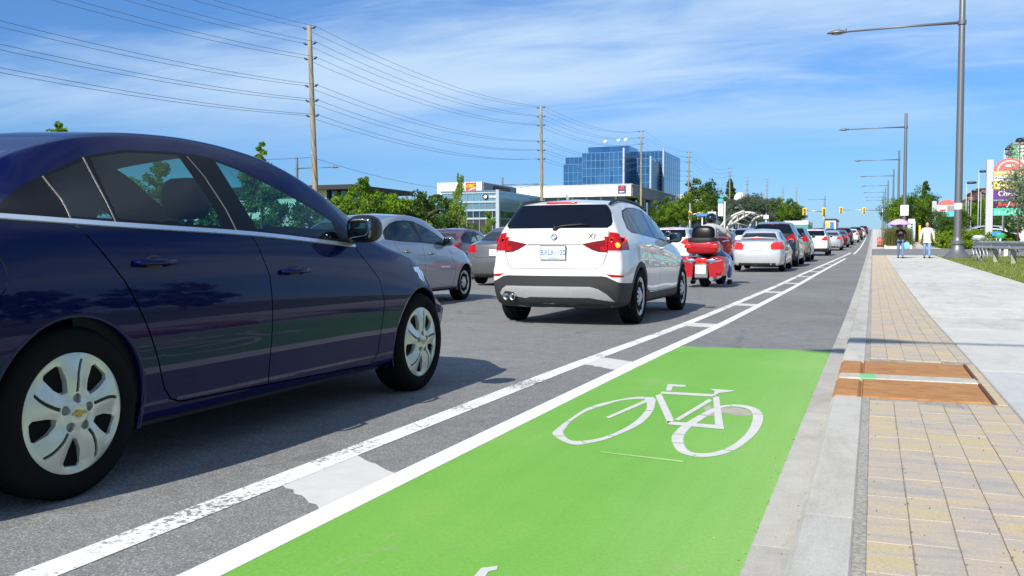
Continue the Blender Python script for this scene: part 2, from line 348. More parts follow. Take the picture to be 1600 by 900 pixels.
m_tyre = mat('tyre rubber', (.007, .007, .0075), .85, spec=.12); m_dark = mat('dark interior', (.012, .013, .017), .8, spec=.3)
m_hub = mat('silver hubcap paint', (.56, .57, .50), .30, .35, coat=.4); m_rim = mat('alloy rim', (.46, .47, .48), .3, .7, coat=.3); m_rim_d = mat('dull steel rim', (.20, .205, .21), .4, .5)
m_clad = mat('grey bumper cladding', (.026, .027, .029), .6, spec=.4); m_silverp = mat('matte silver skid panel', (.42, .43, .43), .45, .4)
m_redl = mat('red lamp lens', (.36, .003, .002), .15, coat=.5, spec=.2); m_redl_d = mat('dark red lamp lens', (.17, .003, .003), .15, coat=.5, spec=.2)
m_redlit = mat('lit brake lamp', (.50, .012, .008), .2, coat=.5, emit=(.16, .006, .002)); m_ambl = mat('lit amber lamp', (.9, .30, .04), .2, emit=(1.0, .25, .01))
m_clear = mat('clear lamp lens', (.75, .76, .78), .08, .55, coat=1.0); m_white = mat('white enamel', (.78, .78, .77), .4)
m_pwhite = mat('white plate', (.72, .74, .76), .35); m_pblue = mat('plate blue print', (.12, .22, .50), .5)
def paint(name, base, flake=.35, rough=.34, metal=.5):
    m = mat(name, base, rough, metal, coat=1.0); t, b = nodes(m)
    n = noise(t, pos(t, (1, 1, 1), True), 1.3, 2); c = mixc(t, 1.0, (*base,), ramp(t, n, [(.3, (.93, .93, .94)), (.7, (1.06, 1.06, 1.06))]), 'MULTIPLY')
    z = t.nodes.new('ShaderNodeSeparateXYZ'); t.links.new(pos(t, (1, 1, 1), True), z.inputs[0])
    dust = mth(t, 'MULTIPLY', mth(t, 'MULTIPLY', mth(t, 'SUBTRACT', .55, z.outputs[2]), 1.6, True), noise(t, pos(t, (3, 3, 5), True), 2.5, 5))
    c = mixc(t, mth(t, 'MULTIPLY', dust, flake * .6), c, (.16, .14, .12)); t.links.new(c, b.inputs['Base Color']); return m
m_navy = paint('deep blue metallic paint', (.0004, .0018, .044), .0, .45, 0); m_navy.node_tree.nodes['Principled BSDF'].inputs['Specular IOR Level'].default_value = .03; m_navy.node_tree.nodes['Principled BSDF'].inputs['Coat Weight'].default_value = .58
m_pw = paint('white car paint', (.66, .655, .63), .5, .4, 0); m_psil = paint('silver car paint', (.50, .51, .53), .5, .33, .55)
m_pgrey = paint('blue grey car paint', (.275, .30, .345), .4, .32, .55); m_pdark = paint('dark grey car paint', (.045, .048, .055), .4, .3, .4)
m_psil2 = paint('bright silver car paint', (.60, .61, .63), .5, .33, .4)
m_pblk = paint('black car paint', (.008, .009, .011), .5, .3, .2); m_pmar = paint('maroon car paint', (.11, .012, .02), .3, .3, .4)
m_pbrz = paint('grey beige car paint', (.21, .195, .17), .5, .33, .5); m_pblu = paint('slate blue car paint', (.18, .22, .32), .4, .33, .5)
m_pmid = paint('mid grey car paint', (.13, .127, .125), .4, .33, .5); m_pred = mat('red motorcycle paint', (.42, .006, .012), .25, .25, coat=1.0)
m_pbrn = paint('brown car paint', (.07, .035, .025), .4, .3, .4)
def glass(name, tintc, refl=1.0):
    m = bpy.data.materials.new(name); m.use_nodes = True; t = m.node_tree; t.nodes.clear(); o = t.nodes.new('ShaderNodeOutputMaterial')
    a = t.nodes.new('ShaderNodeBsdfTransparent'); a.inputs[0].default_value = (*tintc, 1); gl = t.nodes.new('ShaderNodeBsdfGlossy'); gl.inputs['Roughness'].default_value = .015
    lw = t.nodes.new('ShaderNodeLayerWeight'); fz = mth(t, 'ADD', mth(t, 'MULTIPLY', mth(t, 'POWER', lw.outputs['Facing'], 4.0), .9), .045); ms = t.nodes.new('ShaderNodeMixShader')
    t.links.new(mth(t, 'MULTIPLY', fz, refl, True), ms.inputs[0]); t.links.new(a.outputs[0], ms.inputs[1]); t.links.new(gl.outputs[0], ms.inputs[2]); t.links.new(ms.outputs[0], o.inputs[0]); MATS[name] = m; return m
m_glass = glass('teal tinted glass', (.44, .72, .69)); m_glass_s = glass('smoke tinted glass', (.40, .50, .50)); m_glass_d = mat('dark privacy glass', (.004, .006, .012), .03, coat=0)
m_mir = mat('mirror glass', (.16, .19, .19), .05, 1.0); m_seat = mat('dark seat fabric', (.010, .012, .016), .9)
m_skin = mat('skin', (.50, .28, .19), .5); m_skin_d = mat('tan skin', (.27, .15, .10), .5)
# ------------------------------------------------------------ car bodies: a lofted shell that is cut into its panels
def catmull(P, seg):
    P = [np.array(p, float) for p in P]; out = []
    for i in range(len(P) - 1):
        a = P[i - 1] if i > 0 else 2 * P[0] - P[1]; b, c = P[i], P[i + 1]; d = P[i + 2] if i + 2 < len(P) else 2 * P[-1] - P[-2]
        lb, la, ld = np.linalg.norm(c - b) + 1e-9, np.linalg.norm(b - a) + 1e-9, np.linalg.norm(d - c) + 1e-9
        m1 = (c - a) * min(1, lb / (la + lb) * 1.0) ; m2 = (d - b) * min(1, lb / (lb + ld) * 1.0)
        for k in range(seg[i]):
            t = k / seg[i]; out.append((2*t**3 - 3*t**2 + 1) * b + (t**3 - 2*t**2 + t) * m1 + (-2*t**3 + 3*t**2) * c + (t**3 - t**2) * m2)
    out.append(P[-1]); return np.array(out)
class Shell:
    def __init__(s, S, fine=1.0):
        s.S = S; L = S['L']; s.c = {k: Cv(S[k]) for k in ('zc', 'zr', 'rw', 'zb', 'hwb', 'hw')}; s.srv = Cv(S['sr']); s.sfv = Cv(S['sf'])
        fr, ff = S.get('fr', .9), S.get('ff', .9); pr, pf = S.get('pr', .1), S.get('pf', .3); r = S.get('r', .055)
        n = int(L / (.075 / fine)); ys = list(np.linspace(r, L - r, n))
        seg = [2, 2, max(1, round(3 * fine)), max(2, round(4 * fine)), max(2, round(4 * fine)), max(1, round(3 * fine)), max(2, round(4 * fine)), max(1, round(3 * fine)), max(2, round(4 * fine)), max(2, round(4 * fine))]
        rows = []
        def outline(y):
            c = s.c; zu = S['zu']; hw, hwb, zb, rw, zr, zc = (c[k](y) for k in ('hw', 'hwb', 'zb', 'rw', 'zr', 'zc'))
            zr = min(zr, zc - .004); wz = S.get('wz', .60); zb = min(zb, zr - .01)
            P = [(0, zu), (hw - .16, zu), (hw - .05, zu + .035), (hw - S.get('tuck', .018), S.get('z1', .33)), (hw, wz * .5 + .5 * min(wz, zb - .2)), (hw - .012 - .25 * (hw - hwb - .012), zb - (.13 if zb > .8 else .1)), (hwb, zb),
                 (rw + (hwb - rw) * .42 + S.get('gb', .018), zr * .55 + zb * .45), (rw, zr), (rw * .90, zr + (zc - zr) * .42), (0, zc)]
            return catmull(P, seg)
        for k in range(4):                                       # rounded rear edge
            t = PI / 2 * k / 4; rows.append((r * (1 - math.sin(t)), outline(r), r * (1 - math.cos(t))))
        rows = [(r - r * math.cos(PI / 2 * (1 - k / 4)) if False else r * (1 - math.sin(PI / 2 * k / 4)), outline(r), r * (1 - math.cos(PI / 2 * k / 4))) for k in range(4, 0, -1)][:0]
        for k in range(0, 4): rows.append((r * (1 - math.cos(PI / 2 * k / 4)), outline(r), r * (1 - math.sin(PI / 2 * k / 4))))
        for y in ys: rows.append((y, outline(y), 0))
        for k in range(3, -1, -1): rows.append((L - r * (1 - math.cos(PI / 2 * k / 4)), outline(L - r), r * (1 - math.sin(PI / 2 * k / 4))))
        def place(x, y, z):
            wr = 1 - min(1, max(0, y / fr)); wr = wr * wr * (3 - 2 * wr); wf = 1 - min(1, max(0, (L - y) / ff)); wf = wf * wf * (3 - 2 * wf)
            q = abs(x) / .85
            return (x, y + wr * (s.srv(z) + pr * q ** 2.4) - wf * (s.sfv(z) + pf * q ** 2.2), z)
        bm = bmesh.new(); grid = []
        for y, O, ins in rows:
            hw = O[:, 0].max(); zm = (O[:, 1].max() + O[:, 1].min()) / 2; hh = (O[:, 1].max() - O[:, 1].min()) / 2
            X = O[:, 0] * (1 - ins / hw); Z = zm + (O[:, 1] - zm) * (1 - ins / hh)
            ring = [(x, z) for x, z in zip(X, Z)] + [(-x, z) for x, z in list(zip(X, Z))[-2:0:-1]]
            grid.append([bm.verts.new(place(x, y, z)) for x, z in ring])
        m = len(grid[0])
        for i in range(len(grid) - 1):
            for k in range(m): bm.faces.new((grid[i][k], grid[i][(k + 1) % m], grid[i + 1][(k + 1) % m], grid[i + 1][k]))
        nh = len(rows[0][1]); MX = int(16 * fine)
        for end in (0, -1):                                      # end faces
            G_ = grid[end]; y = rows[end][0]; prev = None
            for j in range(1, nh - 1):
                a, bb = G_[j], G_[m - j]; z = None
                O = rows[end][1]; ins = rows[end][2]; hw = O[:, 0].max(); zm = (O[:, 1].max() + O[:, 1].min()) / 2; hh = (O[:, 1].max() - O[:, 1].min()) / 2
                xj = O[j, 0] * (1 - ins / hw); zj = zm + (O[j, 1] - zm) * (1 - ins / hh)
                row = [a] + [bm.verts.new(place(xj * (1 - 2 * q / MX), y, zj)) for q in range(1, MX)] + [bb]
                if prev is not None:
                    for q in range(MX):
                        f = (prev[q], prev[q + 1], row[q + 1], row[q]); bm.faces.new(f if end == 0 else f[::-1])
                else:
                    for q in range(MX):
                        f = (G_[0], row[q + 1], row[q]); bm.faces.new(f if end == 0 else f[::-1])
                prev = row
            for q in range(MX):
                f = (prev[q], prev[q + 1], G_[nh - 1]); bm.faces.new(f if end == 0 else f[::-1])
        bmesh.ops.remove_doubles(bm, verts=bm.verts, dist=2e-4)
        bmesh.ops.recalc_face_normals(bm, faces=bm.faces); bm.normal_update()
        s.bm = bm; s.lab = bm.faces.layers.int.new('lab'); s.names = ['body']; s.bvh = BVHTree.FromBMesh(bm)
        s.lines = []
    def hit(s, view, a, b, sx=1):
        """point and normal on the shell seen from the side (y, z), rear / front (x, z) or top (x, y)"""
        o, d = {'S': (Vector((3 * sx, a, b)), Vector((-sx, 0, 0))), 'R': (Vector((a, -3, b)), Vector((0, 1, 0))), 'F': (Vector((a, 9, b)), Vector((0, -1, 0))), 'T': (Vector((a, b, 5)), Vector((0, 0, -1)))}[view]
        p, n, _, _ = s.bvh.ray_cast(o, d)
        if p is None: p, n, _, _ = s.bvh.find_nearest(o + d * 2.2)
        if n.dot(d) > 0: n = -n
        return p, n
    def cut(s, view, poly, label=None, lim=None):
        """cut the shell along an outline seen from one direction; faces inside get the label"""
        bm = s.bm; ax = {'S': (1, 2), 'R': (0, 2), 'F': (0, 2), 'T': (0, 1)}[view]; L = s.S['L']
        if view == 'S': ok = lambda c, n: abs(n.x) > .22 and abs(c.x) > .3
        elif view == 'R': ok = lambda c, n: n.y < -.12 and c.y < L * .42
        elif view == 'F': ok = lambda c, n: n.y > .12 and c.y > L * .55
        else: ok = lambda c, n: n.z > .10
        if lim: ok0 = ok; ok = lambda c, n: ok0(c, n) and lim(c, n)
        A, B = ax; e = 1e-4; xs = [p[0] for p in poly]; zs = [p[1] for p in poly]
        def over(f, x0, x1, z0, z1):
            u = [v.co[A] for v in f.verts]; v_ = [v.co[B] for v in f.verts]
            return min(u) < x1 and max(u) > x0 and min(v_) < z1 and max(v_) > z0
        bm.normal_update()
        cand = [f for f in bm.faces if over(f, min(xs), max(xs), min(zs), max(zs)) and ok(f.calc_center_median(), f.normal)]
        n = len(poly)
        for i in range(n):
            p, q = poly[i], poly[(i + 1) % n]; dx, dz = q[0] - p[0], q[1] - p[1]
            if abs(dx) + abs(dz) < 1e-6: continue
            no = Vector((0, 0, 0)); no[A] = dz; no[B] = -dx; co = Vector((0, 0, 0)); co[A] = p[0]; co[B] = p[1]
            cand = [f for f in cand if f.is_valid]
            sub = [f for f in cand if over(f, min(p[0], q[0]) - e, max(p[0], q[0]) + e, min(p[1], q[1]) - e, max(p[1], q[1]) + e)]
            if not sub: continue
            ge = set(sub)
            for f in sub: ge.update(f.edges); ge.update(f.verts)
            r = bmesh.ops.bisect_plane(bm, geom=list(ge), dist=1e-5, plane_co=co, plane_no=no)
            cs = set(cand); cand += [x for x in r['geom'] if isinstance(x, bmesh.types.BMFace) and x not in cs]
        if label is not None:
            if label not in s.names: s.names.append(label)
            li = s.names.index(label)
            for f in cand:
                if not f.is_valid: continue
                c = f.calc_center_median(); u, v_ = c[A], c[B]; ins = False; j = n - 1
                for i in range(n):
                    (x0, z0), (x1, z1) = poly[i], poly[j]
                    if (z0 > v_) != (z1 > v_) and u < (x1 - x0) * (v_ - z0) / (z1 - z0) + x0: ins = not ins
                    j = i
                if ins and ok(c, f.normal): f[s.lab] = li
    def line(s, view, pts, wd=.0055, label='shut_line', closed=False, lim=None):
        if closed: pts = pts + [pts[0]]
        for (a, b) in zip(pts, pts[1:]):
            dx, dz = b[0] - a[0], b[1] - a[1]; l = math.hypot(dx, dz)
            if l < 1e-6: continue
            ux, uz = dx / l * wd * .4, dz / l * wd * .4; nx, nz = -dz / l * wd / 2, dx / l * wd / 2
            s.cut(view, [(a[0] - ux + nx, a[1] - uz + nz), (b[0] + ux + nx, b[1] + uz + nz), (b[0] + ux - nx, b[1] + uz - nz), (a[0] - ux - nx, a[1] - uz - nz)], label, lim)
    def finish(s, root, parts, drop=('arch',), deep=('shut_line',)):
        """parts: label -> (part name, material, split left/right, own label or None)"""
        bm = s.bm; bm.normal_update(); out = {}
        vn = {v: v.normal.copy() for v in bm.verts}
        groups = {}
        for f in bm.faces:
            nm = s.names[f[s.lab]]
            if nm in drop: continue
            k = (nm, (f.calc_center_median().x > 0) if parts[nm][2] is True else None)
            groups.setdefault(k, []).append(f)
        for k in [k for k in groups if parts[k[0]][2] == 'I']:   # one object per connected piece
            fs = set(groups.pop(k)); n_ = 0
            while fs:
                st = [fs.pop()]; isl = [st[0]]
                while st:
                    f = st.pop()
                    for v in f.verts:
                        for f2 in v.link_faces:
                            if f2 in fs: fs.remove(f2); st.append(f2); isl.append(f2)
                if sum(f.calc_area() for f in isl) > 1e-5: groups[(k[0], 'i%d' % n_)] = isl; n_ += 1
        for (nm, side), fs in groups.items():
            idx = {}; vs = []; ns = []; fc = []; off = -.007 if nm in deep else 0
            for f in fs:
                q = []
                for v in f.verts:
                    if v not in idx: idx[v] = len(vs); vs.append(v.co + vn[v] * off); ns.append(vn[v])
                    q.append(idx[v])
                fc.append(q)
            pn, pm = parts[nm][0], parts[nm][1]
            me = mesh_from(pn, vs, fc, True); me.normals_split_custom_set_from_vertices([tuple(x) for x in ns])
            o = add(pn, me, pm, root)
            if len(parts[nm]) > 3 and parts[nm][3]: o['label'] = parts[nm][3]
            out[(nm, side)] = o
        return out
    def ribbon(s, mb, pts, wd, th=.004, off=0.0):
        """raised trim along surface points [(p, n)]"""
        rows = []
        for i, (p, n) in enumerate(pts):
            t = (pts[min(i + 1, len(pts) - 1)][0] - pts[max(i - 1, 0)][0]).normalized(); b_ = n.cross(t).normalized() * wd / 2
            rows.append([p + b_ - n * .003, p + b_ * .8 + n * (th + off), p - b_ * .8 + n * (th + off), p - b_ - n * .003])
        vs = [v for r in rows for v in r]; fs = []
        for i in range(len(rows) - 1):
            for k in range(3): fs.append((i * 4 + k, i * 4 + k + 1, i * 4 + k + 5, i * 4 + k + 4))
        fs += [(0, 1, 2, 3), tuple((len(rows) - 1) * 4 + k for k in (3, 2, 1, 0))]
        mb.put(vs, fs)
def circ(cy, cz, r, n=36, a0=0, a1=2 * PI): return [(cy + r * math.cos(a0 + (a1 - a0) * k / n), cz + r * math.sin(a0 + (a1 - a0) * k / n)) for k in range(n if abs(a1 - a0 - 2 * PI) < 1e-6 else n + 1)]
def wells(sh, root, wy, wz, R, lipm, lip=0.0):
    """the dark lined wheel wells with the rolled lip of the arch"""
    for y0 in wy:
        for sx in (-1, 1):
            mb = MB(); n = 40; rr = []; vs = []
            for k in range(n + 1):
                a = -.35 + (PI + .7) * k / n; y, z = y0 + R * math.cos(a), wz + R * math.sin(a)
                p, nn = sh.hit('S', y, max(z, sh.S['zu'] + .06), sx); x = p.x
                yi, zi = y0 + (R - .012) * math.cos(a), wz + (R - .012) * math.sin(a)
                vs += [(x, y, z), (x + sx * .002, yi, zi), (x - sx * .03, yi, zi), (x - sx * .035, y0 + (R + .02) * math.cos(a), wz + (R + .02) * math.sin(a)), (x - sx * .34, y0 + (R + .02) * math.cos(a), wz + (R + .02) * math.sin(a))]
            f1 = []; f2 = []
            for k in range(n):
                for j in range(4): (f1 if j < 2 else f2).append((k * 5 + j, k * 5 + j + 1, k * 5 + j + 6, k * 5 + j + 5))
            MB().put(vs, f1).build('arch_lip', lipm, root, True)
            c = len(vs); v2 = vs + [(vs[4][0], y0, wz)]; f2 += [(k * 5 + 4, k * 5 + 9, c) for k in range(n)]
            MB().put(v2, f2).build('wheel_well', m_well, root, True)
_wheels = {}
def rim_mesh(style, R):
    """wheel face in the y-z plane looking along +x"""
    bm = bmesh.new(); nr, na = 14, 100; gridv = []
    kind, ns = style
    for i in range(nr + 1):
        r = R * (.03 + .97 * (i / nr)); row = []
        for k in range(na):
            a = 2 * PI * k / na; q = r / R
            x = .018 * (1 - q ** 2) + .006 * math.sin(PI * q)
            if kind == 'cap':
                ph = (a - PI / 2) * ns / (2 * PI) % 1; ridge = math.cos(2 * PI * ph)                  # raised blade pairs, hollows at the openings
                x += .010 * ridge * max(0, min(1, (q - .28) / .2)) * max(0, min(1, (.97 - q) / .12))
                if q < .22: x += .010
            else:
                x -= .030 * math.sin(PI * min(1, max(0, (q - .2) / .75)))
            if q > .93: x += .006
            row.append(bm.verts.new((x, r * math.cos(a), r * math.sin(a))))
        gridv.append(row)
    for i in range(nr):
        for k in range(na): bm.faces.new((gridv[i][k], gridv[i][(k + 1) % na], gridv[i + 1][(k + 1) % na], gridv[i + 1][k]))
    bm.faces.new(gridv[0]); bm.normal_update()
    s = Shell.__new__(Shell); s.bm = bm; s.S = {'L': 0}; s.lab = bm.faces.layers.int.new('lab'); s.names = ['rim']
    lim = lambda c, n: True
    def cutp(poly, lb):
        s2 = [(p[0] * R, p[1] * R) for p in poly]; Shell.cut(s, 'S', s2, lb)
    for f in bm.faces: pass
    okx = Shell.cut
    # shift so that the side filter (|x| > .3) accepts it
    for v in bm.verts: v.co.x += 1.0
    def pol(r, a): return (r * math.cos(a), r * math.sin(a))
    for j in range(ns):
        a0 = PI / 2 + 2 * PI * j / ns; st = 2 * PI / ns
        if kind == 'cap':
            am = a0 + st / 2 * .80                                                              # opening between two blade pairs
            cutp([pol(.40, am - .08), pol(.43, am + .16), pol(.60, am + .27), pol(.84, am + .25), pol(.895, am + .19), pol(.885, am - .12), pol(.83, am - .19), pol(.60, am - .19)], 'hole')
            sl = [(.36, -.015), (.50, .005), (.66, .05), (.78, .10), (.90, .165)]; w_ = .056
            L_ = [pol(r, a0 - d - w_ / r * .55) for r, d in sl]; R_ = [pol(r, a0 - d + w_ / r * .55) for r, d in sl[::-1]]
            cutp(L_ + R_, 'slit')
            cutp([(math.cos(t_) * .082 + pol(.255, a0)[0], math.sin(t_) * .082 + pol(.255, a0)[1]) for t_ in np.linspace(0, 2 * PI, 12, endpoint=False)], 'lug')
        elif kind == 'blade':
            am = a0; cutp([pol(.33, am - .10), pol(.36, am + .10), pol(.62, am + .16), pol(.86, am + .17), pol(.88, am), pol(.86, am - .17), pol(.62, am - .16)], 'hole')
        elif kind == 'y':
            cutp([pol(.30, a0 - .16), pol(.30, a0 + .16), pol(.62, a0 + .26), pol(.88, a0 + .27), pol(.90, a0), pol(.88, a0 - .27), pol(.62, a0 - .26)], 'hole')
            b0 = a0 + st / 2; cutp([pol(.55, b0), pol(.72, b0 + .10), pol(.89, b0 + .15), pol(.89, b0 - .15), pol(.72, b0 - .10)], 'hole')
    for v in bm.verts: v.co.x -= 1.0
    res = {}
    bm.normal_update()
    for nm in set(s.names):
        li = s.names.index(nm); fs = [f for f in bm.faces if f[s.lab] == li]
        if nm == 'hole' or not fs: continue
        idx = {}; vs = []; fc = []; off = {'slit': -.008, 'lug': -.012}.get(nm, 0)
        for f in fs:
            q = []
            for v in f.verts:
                if v not in idx: idx[v] = len(vs); vs.append(v.co + Vector((off, 0, 0)))
                q.append(idx[v])
            fc.append(q)
        if nm == 'rim':                                          # give the face thickness: walls round every opening
            ed = {}
            for q in fc:
                for a_, b_ in zip(q, q[1:] + q[:1]): ed[(a_, b_)] = ed.get((a_, b_), 0) + 1
            base = len(vs); bd = [(a_, b_) for (a_, b_) in ed if (b_, a_) not in ed]; mp_ = {}
            for a_, b_ in bd:
                for q_ in (a_, b_):
                    if q_ not in mp_: mp_[q_] = len(vs); v = vs[q_]; vs.append(Vector((v.x - .028, v.y * (.97 if math.hypot(v.y, v.z) > R * .5 else 1.03), v.z * (.97 if math.hypot(v.y, v.z) > R * .5 else 1.03))))
                fc.append([b_, a_, mp_[a_], mp_[b_]])
        if nm == 'rim': me = mesh_from(nm, vs, fc, True); me.set_sharp_from_angle(angle=math.radians(35)); res[nm] = me; continue
        left = list(range(len(fc))); res[nm] = []                # slots and nuts: one mesh each
        while left:
            vset = set(fc[left[0]]); grp = []; ch = True
            while ch:
                ch = False
                for i in list(left):
                    if vset & set(fc[i]): vset |= set(fc[i]); grp.append(i); left.remove(i); ch = True
            o2 = sorted(vset); mp2 = {a_: i for i, a_ in enumerate(o2)}; res[nm].append(mesh_from(nm, [vs[i] for i in o2], [[mp2[a_] for a_ in fc[i]] for i in grp], True))
    bm.free(); return res
def wheel(parent, x, y, z, sx, r, R, wd, style, rimm, name='wheel', capname='hubcap'):
    key = (style, round(R, 4), round(r, 4), round(wd, 4))
    if key not in _wheels:
        d = rim_mesh(style, R); hw = wd / 2
        t = MB(); t.lathe([(R - .012, hw - .02), (R + .004, hw - .006), (R + .012, hw + .003), (R + (r - R) * .45, hw + .010), (r - .028, hw + .002), (r - .010, hw - .012), (r, hw - .035), (r, .034), (r - .008, .030), (r - .008, .022), (r, .018), (r, -.018), (r - .008, -.022), (r - .008, -.030), (r, -.034), (r, -hw + .035), (r - .012, -hw + .012), (R, -hw)], 56, axis='X')
        d['tyre'] = t.mesh('tyre', True, 40)
        bk = MB(); bk.lathe([(R, hw - .03), (R - .004, hw - .07), (R * .3, hw - .075), (.0001, hw - .075)], 32, axis='X'); d['back'] = bk.mesh('wheel_disc', True, 40)
        _wheels[key] = d
    d = _wheels[key]; rz = 0 if sx > 0 else PI; hw = wd / 2
    e = empty(name, (x, y, z)); e.parent = parent; e.rotation_euler = (0, 0, rz)
    add('tyre', d['tyre'], m_tyre, e); add('backing_disc', d['back'], m_well, e)  # black backing disc added to darken the openings of the wheel face
    o = add(capname, d['rim'], rimm, e, (hw - .012, 0, 0))
    for q in d.get('slit', ()): add('vent_slot', q, m_black, e, (hw - .012, 0, 0))
    for q in d.get('lug', ()): add('wheel_nut', q, m_rim_d, e, (hw - .012, 0, 0))
    return e
def mirror(sh, root, y, z, hb, m, sx, glassm=True, s=1.0):
    e = empty('side_mirror', (0, 0, 0)); e.parent = root
    mb = MB(); c = (sx * (hb + .115 * s), y, z); mb.blob(c, (.092 * s, .075 * s, .076 * s), (.75, .7), (20, 12)); mb.build('mirror_housing', m, e, True)
    MB().tube([(sx * (hb - .02), y + .03, z - .07), (sx * (hb + .07), y + .01, z - .05)], [.03, .022], 8).build('mirror_arm', m_black, e, True)
    MB().blob((c[0], y - .069 * s, z), (.078 * s, .011, .062 * s), (.5, .6), (20, 8)).build('mirror_glass', m_mir, e, True)
    return e
def handle(sh, root, y, z, sx, m, ln=.10):
    p, n = sh.hit('S', y, z, sx); e = empty('door_handle'); e.parent = root
    MB().blob(p, (.006, ln * .42, .030), (.8, .8), (14, 8)).build('handle_recess_shade', m_black if m is not m_pw else m_rim_d, e, True)  # dark blob painted in for the shaded hollow behind the grip
    MB().tube([p + Vector((0, -ln, 0)), p + Vector((sx * .030, -ln * .75, .003)), p + Vector((sx * .036, 0, .004)), p + Vector((sx * .030, ln * .75, .003)), p + Vector((0, ln, 0))], [.010, .013, .014, .013, .010], 8).build('handle_grip', m, e, True)
def plate(root, c, n_y, txt=None, wd=.305, hh=.152, tilt=0, frame=True):
    e = empty('license_plate', c); e.parent = root; e.rotation_euler = (tilt, 0, 0)
    if frame: MB().rbox((-wd / 2 - .012, -.004, -hh / 2 - .012), (wd / 2 + .012, .006, hh / 2 + .012), .004).build('plate_frame', m_rim_d, e)
    MB().rbox((-wd / 2, -.009, -hh / 2), (wd / 2, -.0005, hh / 2), .002).build('plate_panel', m_pwhite, e)
    if txt:
        o = add('plate_lettering', text_mesh(txt, .088, 'plate_lettering', .0015), m_pblue, e, (0, -.0105, .004), (PI / 2, 0, 0)); o.scale = (.86, 1, 1)
        MB().box((-.07, -.0105, -.066), (.07, -.0095, -.054)).build('plate_slogan', m_pblue, e)
    return e
def seats(root, rows, hb=.36, zb=.30, m=None):
    m = m or m_seat
    for (y, zt) in rows:
        for x in (-hb, hb):
            e = empty('seat', (x, y, 0)); e.parent = root
            MB().blob((0, .22, zb + .12), (.25, .27, .10), (.5, .5), (16, 8)).build('seat_cushion', m, e, True)
            MB().blob((0, -.10, zb + .40), (.245, .09, .33), (.5, .5), (16, 10), Matrix.Rotation(math.radians(12), 3, 'X')).build('seat_back', m, e, True)
            MB().blob((0, -.19, zt), (.135, .055, .105), (.55, .6), (16, 8)).build('headrest', m, e, True)
def cabin(root, S, y0, y1):
    hw = S['hw'][len(S['hw']) // 2][1] - .06
    MB().box((-hw, y0, .22), (hw, y1, .30)).box((-hw, y0, .2), (-hw + .04, y1, .86)).box((hw - .04, y0, .2), (hw, y1, .86)).box((-hw, y0, .3), (hw, y0 + .05, .90)).build('cabin_floor', m_dark, root)
    MB().blob((0, y1 - .16, .84), (hw - .06, .20, .12), (.5, .5), (20, 8)).build('dashboard', m_dark, root, True)
    MB().lathe([(.185, -.012), (.197, 0), (.185, .012), (.173, 0), (.185, -.012)], 28, (0, 0, 0)).build('steering_wheel', m_black, root, True, loc=(-.37, y1 - .48, .92), rot=(math.radians(65), 0, 0))
# ------------------------------------------------------------ the road and the pavement
def span(y0, y1): return [y0] + [v for v in GRID if y0 + 1e-6 < v < y1 - 1e-6] + [y1]
def sheet(x0, x1, y0, y1, h, step=0, xs=None):
    ys = span(y0, y1); n = len(ys) - 1; xs = xs or [x0, x1]; k = len(xs)
    return [(x, y, g(y) + h) for y in ys for x in xs], [(i * k + j, i * k + j + 1, (i + 1) * k + j + 1, (i + 1) * k + j) for i in range(n) for j in range(k - 1)]
def ybreaks(): return [v for v in GRID if v >= -60]
def long_sheet(x0, x1, h):
    ys = ybreaks(); return [(x, y, g(y) + h) for y in ys for x in (x0, x1)], [(2 * i, 2 * i + 1, 2 * i + 3, 2 * i + 2) for i in range(len(ys) - 1)]
GX = -.335                                                       # road edge at the gutter
gr = MB(); ys = ybreaks(); XL = [-3000, -400, -60, -30.0]; XR = [3.13, 8, 60, 400, 3000]
gr.put([(x, y, g(y) - .02) for y in ys for x in XL], [(i * 4 + j, i * 4 + j + 1, (i + 1) * 4 + j + 1, (i + 1) * 4 + j) for i in range(len(ys) - 1) for j in range(3)])
gr.put([(x, y, g(y) + KH - .004) for y in ys for x in XR], [(i * 5 + j, i * 5 + j + 1, (i + 1) * 5 + j + 1, (i + 1) * 5 + j) for i in range(len(ys) - 1) for j in range(4)])
tag(gr.build('ground', m_grass_g), kind='structure')
rd = MB(); rd.put(*long_sheet(-30.0, GX, 0)); tag(rd.build('road', m_asphalt), kind='structure')
# median kerb between the two directions
md = MB()
for y0, y1 in ((-20, 92), (112, 300)):
    ny = int((y1 - y0) / 3)
    for i in range(ny):
        a, b_ = y0 + 3 * i + .01, y0 + 3 * i + 2.99; za, zb_ = g(a), g(b_)
        md.put([(-14.6, a, za - .05), (-13.0, a, za - .05), (-13.0, b_, zb_ - .05), (-14.6, b_, zb_ - .05), (-14.58, a, za + .15), (-13.02, a, za + .15), (-13.02, b_, zb_ + .15), (-14.58, b_, zb_ + .15)], [(3, 2, 1, 0), (4, 5, 6, 7), (0, 1, 5, 4), (1, 2, 6, 5), (2, 3, 7, 6), (3, 0, 4, 7)])
tag(md.build('median', m_median), kind='structure')
